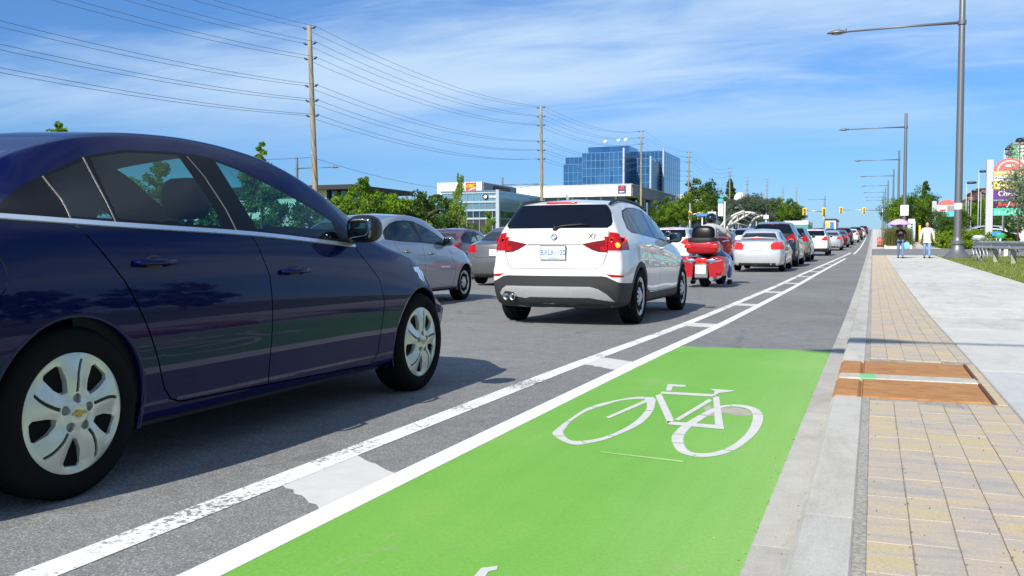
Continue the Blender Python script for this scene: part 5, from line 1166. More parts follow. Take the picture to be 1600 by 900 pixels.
tw = MB().lathe([(.20, -.05), (.24, -.085), (.30, -.095), (.325, -.06), (.333, 0), (.325, .06), (.30, .095), (.24, .085), (.20, .05)], 36, (0, 0, 0), 'X').mesh('tyre', True, 60)
for y_, nm in ((.55, 'rear_wheel'), (2.25, 'front_wheel')):
    e = empty(nm, (0, y_, .333)); e.parent = mo; add('tyre', tw, m_tyre, e); MB().lathe([(.2, -.03), (.05, -.05), (.05, .05), (.2, .03)], 20, axis='X').build('rim', m_rim, e, True)
for q in (1, -1): mbld(MB().tube([(q * .20, 1.2, .22), (q * .24, .45, .20), (q * .25, .02, .20)], [.045, .055, .05], 12), 'exhaust_pipe', m_chrome)
mbld(MB().blob((0, 1.25, .52), (.28, .45, .30), (.5, .6), (20, 10)), 'engine', m_rim_d); mbld(MB().blob((0, .85, .80), (.22, .40, .10), (.6, .6), (18, 8)), 'seat', m_black); mbld(MB().blob((0, 1.45, .88), (.22, .34, .16), (.7, .8), (18, 10)), 'fuel_tank', m_pred)
mbld(MB().blob((0, 2.05, .93), (.33, .28, .26), (.7, .7), (22, 12)), 'fairing', m_pred)
vs = []; 
for i in range(9):
    for j in range(7): u_, v_ = (i / 8 - .5) * 2, j / 6; vs.append((u_ * (.31 - .06 * v_), 2.05 - .22 * v_ + .0 - .14 * (u_ ** 2) + .0, 1.08 + .36 * v_ - .05 * u_ ** 2 * v_))
mbld(MB().put(vs, [(i * 7 + j, i * 7 + j + 1, (i + 1) * 7 + j + 1, (i + 1) * 7 + j) for i in range(8) for j in range(6)]), 'windshield', glass('pale screen', (.75, .82, .85)))
mbld(MB().tube([(-.42, 1.50, 1.03), (-.30, 1.78, 1.08), (0, 1.85, 1.06), (.30, 1.78, 1.08), (.42, 1.50, 1.03)], .018, 8), 'handlebar', m_chrome)
for q in (1, -1):
    e = empty('side_mirror'); e.parent = mo; MB().tube([(q * .32, 1.98, 1.02), (q * .47, 1.92, 1.12)], .014, 6).build('mirror_stalk', m_pred, e); MB().blob((q * .50, 1.90, 1.14), (.085, .05, .055), (.7, .7), (16, 8)).build('mirror_housing', m_pwhite, e, True)
rr = empty('person', (MX, MY, mz), math.radians(-3), 'motorcycle rider in a black helmet and pale shirt, arms out to the handlebars', 'person')
J = {'pel': ((0, .95, .93), (.17, .14)), 'wa': ((0, .97, 1.08), (.16, .12)), 'ch': ((.01, 1.02, 1.28), (.19, .13)), 'sh': ((.01, 1.05, 1.42), (.11, .09)), 'ne': ((.01, 1.07, 1.50), (.055, .055))}; lk = [('pel', 'wa'), ('wa', 'ch'), ('ch', 'sh'), ('sh', 'ne')]; A = {}; al = []
for q in (1, -1):
    A['s%d' % q] = ((q * .21, 1.06, 1.39), (.07, .07)); A['e%d' % q] = ((q * .43, 1.22, 1.17), (.052, .052)); A['w%d' % q] = ((q * .42, 1.42, 1.07), (.034, .034)); al += [('sh', 's%d' % q), ('s%d' % q, 'e%d' % q), ('e%d' % q, 'w%d' % q)]
Lg = {}; ll = []
for q in (1, -1):
    Lg['h%d' % q] = ((q * .12, 1.02, .86), (.10, .10)); Lg['k%d' % q] = ((q * .40, 1.38, .66), (.075, .075)); Lg['a%d' % q] = ((q * .44, 1.12, .20), (.055, .055)); ll += [('pel', 'h%d' % q), ('h%d' % q, 'k%d' % q), ('k%d' % q, 'a%d' % q)]
D = {**J, **A, **Lg}; add('body', skin_mesh('body', {a_: (p, (r_[0] * .86, r_[1] * .86)) for a_, (p, r_) in D.items()}, lk + al + ll, 'pel'), m_skin, rr)
sl_ = {**J, 's1': A['s1'], 's-1': A['s-1'], 'e1': ((.36, 1.15, 1.24), (.066, .066)), 'e-1': ((-.36, 1.15, 1.24), (.066, .066))}
add('shirt', skin_mesh('shirt', sl_, lk + [('sh', 's1'), ('s1', 'e1'), ('sh', 's-1'), ('s-1', 'e-1')], 'pel'), mat('pale grey shirt', (.34, .36, .37), .85), rr); add('trousers', skin_mesh('trousers', {'pel': J['pel'], **Lg}, ll, 'pel'), m_jean, rr)
for q in (1, -1): hand(rr, (q * .42, 1.42, 1.07), (0, 1, -.25), m_skin, .75, 1.0, -q); MB().blob((q * .44, 1.18, .10), (.055, .15, .065), (.7, .8), (14, 8)).build('shoe', m_blk_c, rr, True)
e = empty('helmet', (.01, 1.10, 1.60)); e.parent = rr; MB().blob((0, 0, 0), (.135, .165, .145), (.95, .9), (20, 14)).build('helmet_shell', mat('black helmet', (.006, .006, .007), .12, coat=1.0), e, True); MB().blob((0, .06, -.03), (.125, .12, .07), (.8, .9), (16, 8)).build('visor', m_glass_d, e, True)
MB().blob((0, .04, -.14), (.075, .09, .08), (.95, .95), (14, 10)).build('chin', m_skin, e, True)
# ------------------------------------------------------------ street lamps
def street_lamp(x, y, label, side=-1, arm=6.0, hz=11.0, group=None, flag=False, double=False, base=KH):
    r = empty('street_lamp', (x, y, g(y) + base), 0, label, 'street lamp', group)
    MB().lathe([(.62, 0), (.62, .06), (.52, .16), (.36, .32), (.27, .52), (.25, .62), (.30, .68), (.30, .76), (.24, .80), (.20, .86), (.185, 1.0)], 28).build('base', m_lamp, r, True, 35)
    MB().lathe([(.18, .98), (.165, 4.0), (.145, 9.0), (.13, hz + 1.25), (.12, hz + 1.3)], 20).build('pole', m_lamp, r, True, 40)
    MB().lathe([(.185, hz - .1), (.185, hz + .1)], 16).build('collar', m_lamp, r, True, 40)
    for sd_ in ((side, -side) if double else (side,)):
        MB().tube([(sd_ * .1, 0, hz), (sd_ * arm * .4, 0, hz + .03), (sd_ * (arm - .9), 0, hz - .12 if False else hz + .0)], [.07, .055, .042], 10).build('arm', m_lamp, r, True)
        e = empty('lamp_head', (0, 0, 0)); e.parent = r
        P = []; prof = [(arm - 1.0, .05, .05), (arm - .80, .16, .12), (arm - .55, .23, .17), (arm - .3, .20, .13), (arm - .05, .08, .04), (arm, .01, .008)]
        vs = []; 
        for (a_, w_, h_) in prof:
            for k in range(12):
                t_ = 2 * PI * k / 12; vs.append((sd_ * a_, w_ * math.cos(t_), hz - .02 + (h_ if math.sin(t_) > 0 else h_ * .35) * math.sin(t_)))
        fs = [(i * 12 + k, i * 12 + (k + 1) % 12, (i + 1) * 12 + (k + 1) % 12, (i + 1) * 12 + k) for i in range(5) for k in range(12)]
        MB().put(vs, fs).build('housing', m_lamp, e, True); MB().blob((sd_ * (arm - .5), 0, hz - .075), (.26, .15, .035), (.8, .8), (16, 6)).build('lens', m_lamp_d, e, True)
        if flag: MB().box((sd_ * (arm - .92) - .02, -.02, hz + .03), (sd_ * (arm - .92) + .02, .02, hz + .16)).build('photo_cell', m_black, e)
    return r
l1 = street_lamp(3.72, 48.0, 'tall grey street lamp nearest the camera, flared base by the guardrail', flag=True)
MB().lathe([(.182, 2.3), (.184, 2.31), (.183, 2.58), (.18, 2.6)], 20).build('white_notice', m_white, l1, True, 40)
lb = street_lamp(2.6, -5.85, 'grey street lamp behind the camera, its arm shading the kerb', group=None)
names = ['second grey street lamp on the right, carrying the white square sign', 'third grey street lamp on the right, rising out of the tree clump', 'fourth grey street lamp on the right', 'fifth grey street lamp on the right', 'sixth grey street lamp on the right, small', 'seventh grey street lamp on the right, very small', 'farthest grey street lamp on the right']
for i, (y, x, n_) in enumerate(zip((95, 142, 189, 236, 283, 330, 378), (2.75, 3.3, 3.5, 3.2, 3.2, 3.2, 3.2), names)):
    o = copy_tree(l1); o.location = (x, y, g(y) + KH); o['label'] = n_; o['group'] = 'street lamps along the right pavement'
    for c_ in [c for c in o.children if c.name.startswith('white_notice')]: bpy.data.objects.remove(c_)
l1['group'] = 'street lamps along the right pavement'
street_lamp(-64, 93, 'grey street lamp on the left behind the first wooden utility pole', 1, 5.8, 9.2, base=0); street_lamp(-57, 141, 'grey street lamp in front of the low bank building on the left', 1, 6.4, 9.0, base=0)
street_lamp(-33, 300, 'distant double armed street lamp left of the traffic queue', 1, 6.0, 10.5, base=0, double=True); street_lamp(-16, 345, 'distant street lamp near the crest with its arm to the left', -1, 6.0, 11, base=0)
sg = empty('square_sign', (2.75, 94.75, g(95)), 0, 'white square sign on the second lamp post above the umbrella', 'sign'); MB().rbox((-.36, -.02, 2.75), (.36, .02, 3.75), .02).build('sign_panel', m_white, sg)
MB().rbox((-.03, .02, 2.9), (.03, .12, 3.6), .01).build('bracket', m_galv, sg)

# ------------------------------------------------------------ wooden poles and wires
PX = [(487, 40, 497), (845, 166, 848), (1001, 204, 1001), (1075, 237, 1073), (1139, 262, 1139), (1166, 277, 1166), (1197, 280, 1197), (1222, 292, 1222), (1243, 293, 1243)]
tops = []
LEV = [.2, 1.34, 2.44, 4.45, 5.55, 6.65]
def pole_at(x, y, ztop, lean, label):
    zb = g(y) - .1; r = empty('utility_pole', (x, y, zb), 0, label, 'utility pole', 'wooden utility poles along the left side'); h = ztop - zb
    MB().tube([(lean * (1 - k / 10), 0, 0 + h * k / 10) for k in range(11)], [.235 - .075 * k / 10 for k in range(11)], 14).build('pole_shaft', m_pole, r, True)
    for lv in LEV:
        for q in (-1, 1):
            xs = lean * (1 - (h - lv) / h)
            MB().tube([(xs + q * .12, 0, h - lv - .05), (xs + q * .30, 0, h - lv), (xs + q * .36, 0, h - lv + .01), (xs + q * .55, 0, h - lv + .12)], [.03, .035, .085, .05], 8).build('insulator', m_insul, r, True)
    MB().rbox((-.06 + lean * .5, -.22, h * .44), (.06 + lean * .5, -.17, h * .44 + .25), .01).build('number_plate', m_galv, r)
    return r, (x, y, ztop)
for i, (px, py, pb) in enumerate(PX):
    X = -39.0; d_ = -X * FPX / ((1363 - px) * .931); Y = (d_ + X * math.sin(YAW)) / math.cos(YAW); z = atY(px, py, Y).z
    ln = (0.55, .2, 0, -.1, 0, 0, 0, 0, 0)[i]
    nm = ['nearest wooden utility pole, tall and leaning slightly, left of the picture', 'second wooden utility pole, above the white crossover', 'third wooden utility pole, in front of the blue glass tower', 'fourth wooden utility pole, right of the glass tower', 'fifth wooden utility pole, above the pale arch', 'sixth wooden utility pole', 'seventh wooden utility pole, beside the far double lamp', 'eighth wooden utility pole, small', 'farthest wooden utility pole, smallest'][i]
    _, t_ = pole_at(X, Y, z, ln, nm); tops.append(t_)
_, t_ = pole_at(-39.0, tops[0][1] - 49, tops[0][2] - .6, .3, 'wooden utility pole left of the frame that the near wires run to'); tops.insert(0, t_)
_, t_ = pole_at(-39.0, tops[0][1] - 49, tops[0][2] - .2, .3, 'wooden utility pole behind the frame edge, end of the wires'); tops.insert(0, t_)
for lv in LEV + [9.8]:
    for q in ((-1, 1) if lv < 9 else (.3,)):
        mb = MB()
        for (xa, ya, za), (xb, yb, zb_) in list(zip(tops, tops[1:]))[:6]:
            L_ = abs(yb - ya); n_ = 14; sag = (1.1 if lv < 9 else 1.5) * (L_ / 50) ** 2
            mb.tube([(xa + q * .55, ya + (yb - ya) * k / n_, za - lv + .12 + (zb_ - za) * k / n_ - 4 * sag * (k / n_) * (1 - k / n_)) for k in range(n_ + 1)], .0145, 4, False)
        o = mb.build('overhead_wire', m_wire, None, True); side_ = 'road side' if q > 0 else 'lot side'
        tag(o, 'lowest dark wire strung between the wooden utility poles' if lv > 9 else '%s wire from the %s insulators down on the wooden poles' % (side_, ('top', 'second', 'third', 'fourth', 'fifth', 'sixth')[LEV.index(lv)]), 'wire', 'wires strung between the utility poles')

# ------------------------------------------------------------ vegetation
def leaf_mesh(name, clumps, per, size, spread=1.0, up=0.0):
    """clumps: (x, y, z, radius, tone); many small leaf faces through each clump"""
    C_ = np.array(clumps); n = len(C_) * per; idx = np.repeat(np.arange(len(C_)), per)
    d = rng.normal(size=(n, 3)); d /= np.linalg.norm(d, axis=1)[:, None]; rr_ = rng.random(n) ** .45; P_ = C_[idx, :3] + d * (rr_ * C_[idx, 3])[:, None] * np.array([1, 1, .85]) * spread
    u = rng.normal(size=(n, 3)); u[:, 2] += up; u /= np.linalg.norm(u, axis=1)[:, None]; v = np.cross(u, rng.normal(size=(n, 3))); v /= np.linalg.norm(v, axis=1)[:, None]
    s_ = size * (.6 + .8 * rng.random(n)); a_ = P_ - u * s_[:, None]; b_ = P_ + v * s_[:, None] * .5; c_ = P_ + u * s_[:, None]; e_ = P_ - v * s_[:, None] * .5
    V = np.stack([a_, b_, c_, e_], 1).reshape(-1, 3); me = bpy.data.meshes.new(name); me.vertices.add(4 * n); me.vertices.foreach_set('co', V.ravel()); me.loops.add(4 * n); me.loops.foreach_set('vertex_index', np.arange(4 * n)); me.polygons.add(n)
    me.polygons.foreach_set('loop_start', np.arange(0, 4 * n, 4)); me.polygons.foreach_set('loop_total', np.full(n, 4)); me.update()
    at_ = me.attributes.new('tone', 'FLOAT', 'FACE'); at_.data.foreach_set('value', np.clip(C_[idx, 4] + rng.normal(size=n) * .16, 0, 1).astype(np.float32)); return me
def tree_proto(name, h, kind, leafm, leaf, seed):
    """returns (trunk mesh, crown mesh)"""
    rs = random.Random(seed); tk = MB(); cl = []
    if kind == 'young':
        tk.tube([(0, 0, -.3), (.03, 0, h * .4), (.0, .03, h * .75), (.02, 0, h * .97)], [.075, .06, .035, .01], 8)
        for k in range(16):
            z = h * rs.uniform(.28, .85); a_ = rs.uniform(0, 6.3); l = h * .20 * (1.1 - z / h) + .25; p = (math.cos(a_) * l, math.sin(a_) * l, z + l * rs.uniform(.6, 1.2)); tk.tube([(0, 0, z), (p[0] * .5, p[1] * .5, z + (p[2] - z) * .4), p], [.025, .018, .006], 5)
            for q in (.5, .8, 1.0): cl.append((p[0] * q + rs.gauss(0, .1), p[1] * q + rs.gauss(0, .1), z + (p[2] - z) * q, rs.uniform(.22, .4), rs.uniform(.3, .9)))
        for k in range(8): cl.append((rs.gauss(0, .12), rs.gauss(0, .12), h * (.72 + .035 * k), .26 - .018 * k, rs.uniform(.4, .9)))
        return tk, leaf_mesh('crown', cl, 60, leaf)
    if kind == 'conifer':
        tk.tube([(0, 0, -.3), (0, 0, h * .95)], [.16, .02], 8)
        for k in range(70):
            t_ = rs.random() ** .8; z = h * (.08 + .92 * t_); r_ = h * .24 * (1 - t_) + .1; a_ = rs.uniform(0, 6.3); q = rs.uniform(.5, 1); cl.append((math.cos(a_) * r_ * q, math.sin(a_) * r_ * q, z, .16 + .30 * (1 - t_), rs.uniform(.1, .8)))
        return tk, leaf_mesh('crown', cl, 110, leaf, 1, 0)
    wdt = {'bush': .62, 'round': .40, 'willow': .48}[kind]; z0 = {'bush': .12, 'round': .28, 'willow': .25}[kind]
    tk.tube([(0, 0, -.3), (.05, .02, h * .3), (.0, .08, h * .55)], [h * .035, h * .026, h * .014], 10)
    for k in range(14):
        a_ = rs.uniform(0, 6.3); l = h * wdt * rs.uniform(.5, .85); z = h * rs.uniform(.18, .5); zz = z + h * rs.uniform(.12, .42)
        tk.tube([(0, 0, z), (math.cos(a_) * l * .5, math.sin(a_) * l * .5, z + (zz - z) * .6), (math.cos(a_) * l, math.sin(a_) * l, zz)], [h * .014, h * .008, .01], 6)
    nc = {'bush': 80, 'round': 85, 'willow': 100}[kind]
    for k in range(nc):
        d_ = Vector((rs.gauss(0, 1), rs.gauss(0, 1), rs.gauss(0, 1))).normalized(); q = rs.uniform(.55, 1.0) * (1 + .16 * math.sin(3 * math.atan2(d_.y, d_.x) + seed) + .10 * math.sin(7 * d_.z + seed))
        zc_ = h * (z0 + (1 - z0) * .5); cl.append((d_.x * h * wdt * q, d_.y * h * wdt * q, zc_ + d_.z * h * (1 - z0) * .5 * q, h * rs.uniform(.07, .125), rs.uniform(.05, .95)))
    me = leaf_mesh('crown', cl, {'bush': 95, 'round': 95, 'willow': 120}[kind], leaf)
    return tk, me
protos = {}
def tree(kind, x, y, h, label, leafm=None, leaf=.10, seed=1, cat='tree', group=None, base=-.02, rz=None):
    lm = leafm or m_leaf; key = (kind, seed); H0 = {'young': 5.5, 'conifer': 6, 'bush': 4.2, 'round': 5.5, 'willow': 5.8}[kind]
    if key not in protos:
        tk, me = tree_proto(kind, H0, kind, lm, leaf, seed); protos[key] = (tk.mesh('trunk', True), me)
    tk, me = protos[key]; nm = {'young': 'young_tree', 'conifer': 'conifer_tree', 'bush': 'bushy_tree', 'round': 'leafy_tree', 'willow': 'willow_tree'}[kind]
    r = empty(nm, (x, y, g(y) + base), rz if rz is not None else random.uniform(0, 6), label, cat, group); s_ = h / H0; r.scale = (s_, s_, s_)
    if not tk.materials: tk.materials.append(m_bark)
    t_ = bpy.data.objects.new('trunk', tk); C.objects.link(t_); t_.parent = r
    if not me.materials: me.materials.append(lm)
    c_ = bpy.data.objects.new('crown', me); C.objects.link(c_); c_.parent = r; c_.material_slots[0].link = 'OBJECT'; c_.material_slots[0].material = lm
    return r
def xat(px, X): d_ = -X * FPX / ((1363 - px) * .931); return (d_ + X * math.sin(YAW)) / math.cos(YAW)
# left: young street trees in front of a run of bushy trees
for px, h, s_ in ((95, 6.4, 1), (250, 5.2, 2), (410, 6.9, 3), (575, 5.6, 2), (716, 6.8, 1)):
    tree('young', -33, xat(px, -33), h, {95: 'young tree whose tip shows above the blue sedan\'s roof', 250: 'young tree behind the blue sedan\'s rear window', 410: 'slim young tree left of the first wooden pole', 575: 'spreading young tree behind the blue grey sedan\'s roof', 716: 'slim pale young tree in front of the bank building'}[px], m_leaf_y if px > 700 else m_leaf, .085, s_)
sl_t = [o for o in C.objects if o.get('label', '').startswith('slim pale young')][0]; sl_t.scale = (.6, .6, 1.22)
bl = ['far left bushy tree behind the blue sedan', 'bushy tree behind the blue sedan\'s rear seat', 'bushy tree behind the blue sedan\'s rear door window', 'bushy tree behind the blue sedan\'s front window', 'bushy tree behind the blue sedan\'s windscreen pillar', 'bushy tree right of the first wooden pole', 'broad bushy tree under the tall sapling behind the blue grey sedan', 'yellow green bushy tree behind the blue grey sedan\'s roof', 'dark bushy tree behind the blue grey sedan', 'bushy tree behind the maroon sedan', 'low bushy tree left of the bank building']
for i, (px, h) in enumerate(((-60, 3.6), (60, 3.8), (170, 3.9), (290, 4.0), (390, 4.1), (500, 4.3), (555, 4.7), (605, 4.6), (650, 4.9), (682, 5.0), (520, 3.9))):
    X = -36.5 + (i % 3) * .9; tree('bush', X, xat(px, X), h, bl[i], m_leaf_d if i in (8, 9, 3) else m_leaf, .11, 11 + i % 4)
tree('bush', -35, xat(702, -35), 3.6, 'pale leafy shrub at the end of the tree row, left of the glass bank', m_leaf_y, .09, 12); tree('young', -34, xat(765, -34), 3.6, 'small pale sapling in front of the glass bank building', m_leaf_y, .08, 2)
# beyond: trees round the tower and the arch
for px, X, h, k_, lb_, lm in ((1000, -40.5, 8.0, 'conifer', 'dark conifer at the foot of the third wooden pole', m_leaf_d), (1036, -36, 6.2, 'round', 'green tree right of the crossover, before the glass tower', m_leaf), (1056, -35, 7.2, 'round', 'leafy tree at the right corner of the glass tower', m_leaf), (1078, -35, 8.2, 'round', 'leafy tree behind the fourth wooden pole', m_leaf), (1098, -36, 12.0, 'round', 'tall dark tree right of the white warehouse', m_leaf_d),
                             (1110, -33, 8.6, 'round', 'dark tree behind the motorcycle rider', m_leaf_d), (1140, -40, 16, 'conifer', 'dark conifer by the fifth wooden pole', m_leaf_d), (1183, -24, 9.0, 'willow', 'grey green tree behind the pale arch, right end', m_leaf_gd), (1160, -24, 8.0, 'willow', 'grey green tree behind the pale arch, middle', m_leaf_gd), (1172, -30, 9.5, 'willow', 'grey green tree rising behind the pale arch', m_leaf_gd), (1205, -32, 11, 'round', 'green tree right of the arch', m_leaf), (1216, -34, 12, 'round', 'green tree beside the eighth wooden pole', m_leaf), (1232, -36, 14, 'round', 'green tree left of the green canopy', m_leaf_d), (1243, -34, 12, 'round', 'farthest green tree left of the queue', m_leaf_d), (935, -41, 5.5, 'young', 'small sapling in front of the low white building', m_leaf_y), (872, -36, 3.3, 'young', 'little sapling behind the crossover\'s roof', m_leaf)):
    tree(k_, X, xat(px, X), h, lb_, lm, .11 if k_ != 'willow' else .10, {'round': 21, 'willow': 31, 'conifer': 41, 'young': 2}[k_] + (px % 2 if k_ == 'round' else 0))
# right side
def xr(px, d_): Xc = (px - 800) / FPX * d_; return Xc * math.cos(YAW) - d_ * math.sin(YAW), d_ * math.cos(YAW) + Xc * math.sin(YAW)
for px, d_, h, k_, lb_, lm in ((1401, 98, 4.2, 'round', 'dark leafy tree nearest the kerb behind the umbrella', m_leaf_d), (1415, 92, 4.9, 'round', 'leafy tree behind the white square sign', m_leaf), (1432, 96, 5.4, 'round', 'leafy tree left of the tall conifer', m_leaf_d), (1444, 104, 6.6, 'conifer', 'pointed dark conifer behind the person in cream', m_leaf_d), (1455, 92, 3.4, 'round', 'low dark tree right of the conifer', m_leaf_d), (1478, 88, 2.7, 'round', 'small dark tree below the small pylon sign', m_leaf_d), (1492, 100, 3.6, 'round', 'small tree left of the near lamp post', m_leaf_d),
                            (1560, 84, 3.2, 'round', 'dark tree behind the tall pylon sign', m_leaf_d), (1578, 80, 3.8, 'round', 'dark tree right behind the tall pylon sign', m_leaf_d), (1535, 130, 5.6, 'round', 'green tree in front of the brick block', m_leaf), (1518, 140, 5.2, 'round', 'green tree behind the near lamp post', m_leaf)):
    x_, y_ = xr(px, d_); tree(k_, x_, y_, h, lb_, lm, .09, {'round': 23, 'conifer': 43}[k_] + (px % 2 if k_ == 'round' else 0), base=KH - .02)
x_, y_ = xr(1652, 41); tree('willow', x_, y_, 5.3, 'grey green willow at the right edge of the picture', m_leaf_g, .07, 32, base=KH - .02, rz=1.2)
x_, y_ = xr(1668, 47); tree('round', x_, y_, 5.0, 'dark tree at the right edge behind the willow', m_leaf_d, .09, 24, base=KH - .02)
for i, (px, d_, rx, rz_, ry) in enumerate(((1462, 74, 1.15, .80, .9), (1478, 70, 1.3, .88, 1.0), (1494, 68, 1.2, .95, 1.0), (1512, 66, 1.25, .98, 1.0), (1530, 64, 1.2, 1.0, 1.0), (1552, 60, 1.0, .85, 1.0), (1570, 62, .9, .80, .9))):
    x_, y_ = xr(px, d_); cl = []
    for k in range(46):
        th, ph = random.uniform(0, 6.3), math.acos(random.uniform(0, 1)); cl.append((rx * math.sin(ph) * math.cos(th) * .9, ry * math.sin(ph) * math.sin(th) * .9, rz_ * (.18 + math.cos(ph) * 1.15), .25, random.uniform(.35, .85)))
    o = add('hedge_shrub', leaf_mesh('hedge_shrub', cl, 190, .06), m_hedge, None, (x_, y_, g(y_) + KH)); tag(o, ('clipped green shrub at the left end of the hedge', 'second clipped shrub of the hedge from the left', 'clipped shrub just left of the near lamp post', 'clipped shrub just right of the near lamp post', 'clipped shrub left of the pylon sign\'s white column', 'clipped shrub right of the pylon sign\'s column', 'clipped shrub at the right end of the hedge')[i], 'shrub', 'clipped hedge shrubs on the right lawn')
# planter of tall grasses with a pale kerb
pk = empty('planter', (1.75, 74.6, g(74.6) + KH), 0, 'pale kerbed planter bed beyond the driveway, filled with tall grasses', 'planter')
MB().rbox((-.95, -1.6, -.1), (.95, -1.35, .17), .02).build('front_kerb', m_walk, pk); MB().rbox((-.95, -1.34, -.1), (-.75, 5, .25), .02).build('side_kerb', m_walk, pk); MB().rbox((.75, -1.34, -.1), (.95, 5, .25), .02).build('side_kerb', m_walk, pk); MB().box((-.75, -1.34, -.1), (.75, 5, .10)).build('soil', m_sand, pk)
def blades(name, pts, hgt, wd, lean):
    n = len(pts); P_ = np.array(pts); a_ = rng.random(n) * 6.283; h_ = hgt * (.6 + .6 * rng.random(n)); l_ = lean * rng.random(n); V = np.zeros((n, 4, 3)); t_ = np.stack([np.cos(a_), np.sin(a_), 0 * a_], 1); p_ = np.stack([-np.sin(a_), np.cos(a_), 0 * a_], 1)
    V[:, 0] = P_ - p_ * wd / 2; V[:, 1] = P_ + p_ * wd / 2; V[:, 2] = P_ + p_ * wd * .2 + t_ * (l_ * h_)[:, None]; V[:, 2, 2] += h_; V[:, 3] = P_ - p_ * wd * .2 + t_ * (l_ * h_)[:, None]; V[:, 3, 2] += h_
    me = bpy.data.meshes.new(name); me.vertices.add(4 * n); me.vertices.foreach_set('co', V.ravel()); me.loops.add(4 * n); me.loops.foreach_set('vertex_index', np.arange(4 * n)); me.polygons.add(n); me.polygons.foreach_set('loop_start', np.arange(0, 4 * n, 4)); me.polygons.foreach_set('loop_total', np.full(n, 4)); me.update()
    at_ = me.attributes.new('tone', 'FLOAT', 'FACE'); at_.data.foreach_set('value', rng.random(n).astype(np.float32)); return me
pts = []
for cx_, cy_ in ((1.15, 73.6), (1.4, 74.2), (1.2, 75.5), (2.35, 73.7), (2.2, 74.6), (1.7, 74.8), (2.3, 75.8)):
    pts += [(cx_ + random.gauss(0, .2), cy_ + random.gauss(0, .25), g(cy_) + KH + .1) for _ in range(420)]
tag(add('planter_grass', blades('planter_grass', pts, 1.25, .022, .35), m_reed), kind='stuff')
pts = []
for _ in range(52000):
    y_ = 20 + 34 * random.random() ** 1.0; x_ = 3.16 + random.random() ** 1.3 * 9
    if 52 < y_ < 54.3: continue
    pts.append((x_, y_, g(y_) + KH - .005))
for _ in range(9000): y_ = random.uniform(72.5, 100); x_ = 4.7 + random.random() * 9; pts.append((x_, y_, g(y_) + KH - .005))
tag(add('lawn_grass', blades('lawn_grass', pts, .055, .022, .8), m_blade), kind='stuff')

# ------------------------------------------------------------ guardrail
ga, gb_ = Vector((3.95, 43.0)), Vector((6.3, 32.0)); gd = (gb_ - ga).normalized(); gn = Vector((-gd.y, gd.x)); gl = (gb_ - ga).length
gr_ = empty('guardrail', (0, 0, 0), 0, 'galvanised steel guardrail on wooden posts beside the near street lamp', 'guardrail')
prof = [(.0, .83), (.05, .81), (.06, .76), (.0, .71), (-.02, .675), (.0, .64), (.06, .59), (.05, .54), (.0, .52)]
vs = []; n_ = 12
for i in range(n_ + 1):
    p = ga + gd * gl * i / n_; z = g(p.y) + KH + .03
    for o_, h_ in prof: q = p + gn * (-o_); vs.append((q.x, q.y, z + h_))
    for o_, h_ in prof[::-1]: q = p + gn * (-o_ + .012); vs.append((q.x, q.y, z + h_))
k_ = len(prof) * 2; MB().put(vs, [(i * k_ + j, i * k_ + (j + 1) % k_, (i + 1) * k_ + (j + 1) % k_, (i + 1) * k_ + j) for i in range(n_) for j in range(k_)]).build('rail_beam', m_galv, gr_, True, 50)
m_post = mat('weathered grey post', rough=.9); t, b = nodes(m_post); t.links.new(ramp(t, noise(t, pos(t, (1, 1, .3)), 12, 5), [(.3, (.24, .22, .17)), (.7, (.42, .40, .33))]), b.inputs['Base Color'])
for q in (.25, 2.1, 4.0, 5.9, 7.8, 9.7):
    p = ga + gd * q + gn * .16; MB().rbox((-.09, -.10, -.1), (.09, .10, .80), .015).build('post', m_post, gr_, loc=(p.x, p.y, g(p.y) + KH)); p2 = ga + gd * q + gn * .055; MB().rbox((-.07, -.05, .52), (.07, .05, .82), .01).build('spacer_block', m_galv, gr_, loc=(p2.x, p2.y, g(p2.y) + KH + .03))
p = ga + gd * .6; MB().blob((p.x, p.y, g(p.y) + KH + .98), (.26, .10, .12), (.6, .6), (14, 8)).build('end_shoe', m_galv, gr_, True)
for i in range(5):
    p = ga + gd * (.2 + .42 * i) - gn * .10; MB().tube([(0, 0, 0), (.05, .02, .30), (-.02, .04, .55)], [.035, .03, .025], 6).build('brace', m_galv, gr_, True, loc=(p.x, p.y, g(p.y) + KH))
# small things on the right
x_, y_ = xr(1562, 50); e = empty('utility_marker', (x_, y_, g(y_) + KH), 0, 'green capped white marker post behind the guardrail', 'marker post'); MB().tube([(0, 0, 0), (0, 0, .95)], .045, 8).build('post', m_white, e, True); MB().blob((0, 0, 1.02), (.22, .06, .16), (.6, .6), (14, 8)).build('cap', mat('green plastic', (.03, .30, .16), .4), e, True)
x_, y_ = xr(1571, 47); e = MB().rbox((-.09, -.09, -.05), (.09, .09, .62), .02).rbox((-.07, -.07, .62), (.07, .07, .70), .02).build('bollard', m_white, None, loc=(x_, y_, g(y_) + KH)); tag(e, 'short white bollard behind the guardrail right of the green capped post', 'bollard')
x_, y_ = .55, 80.0; e = empty('street_box', (x_, y_, g(y_) + KH), 0, 'small red box standing by the kerb beyond the driveway', 'street box'); MB().rbox((-.22, -.18, .12), (.22, .18, .78), .02).build('cabinet', mat('faded red enamel', (.55, .08, .05), .5), e); MB().rbox((-.24, -.2, 0), (.24, .2, .12), .01).build('foot', m_clad, e); MB().rbox((-.16, -.195, .42), (.16, -.18, .70), .008).build('window', mat('dull pink pane', (.5, .25, .22), .3), e)
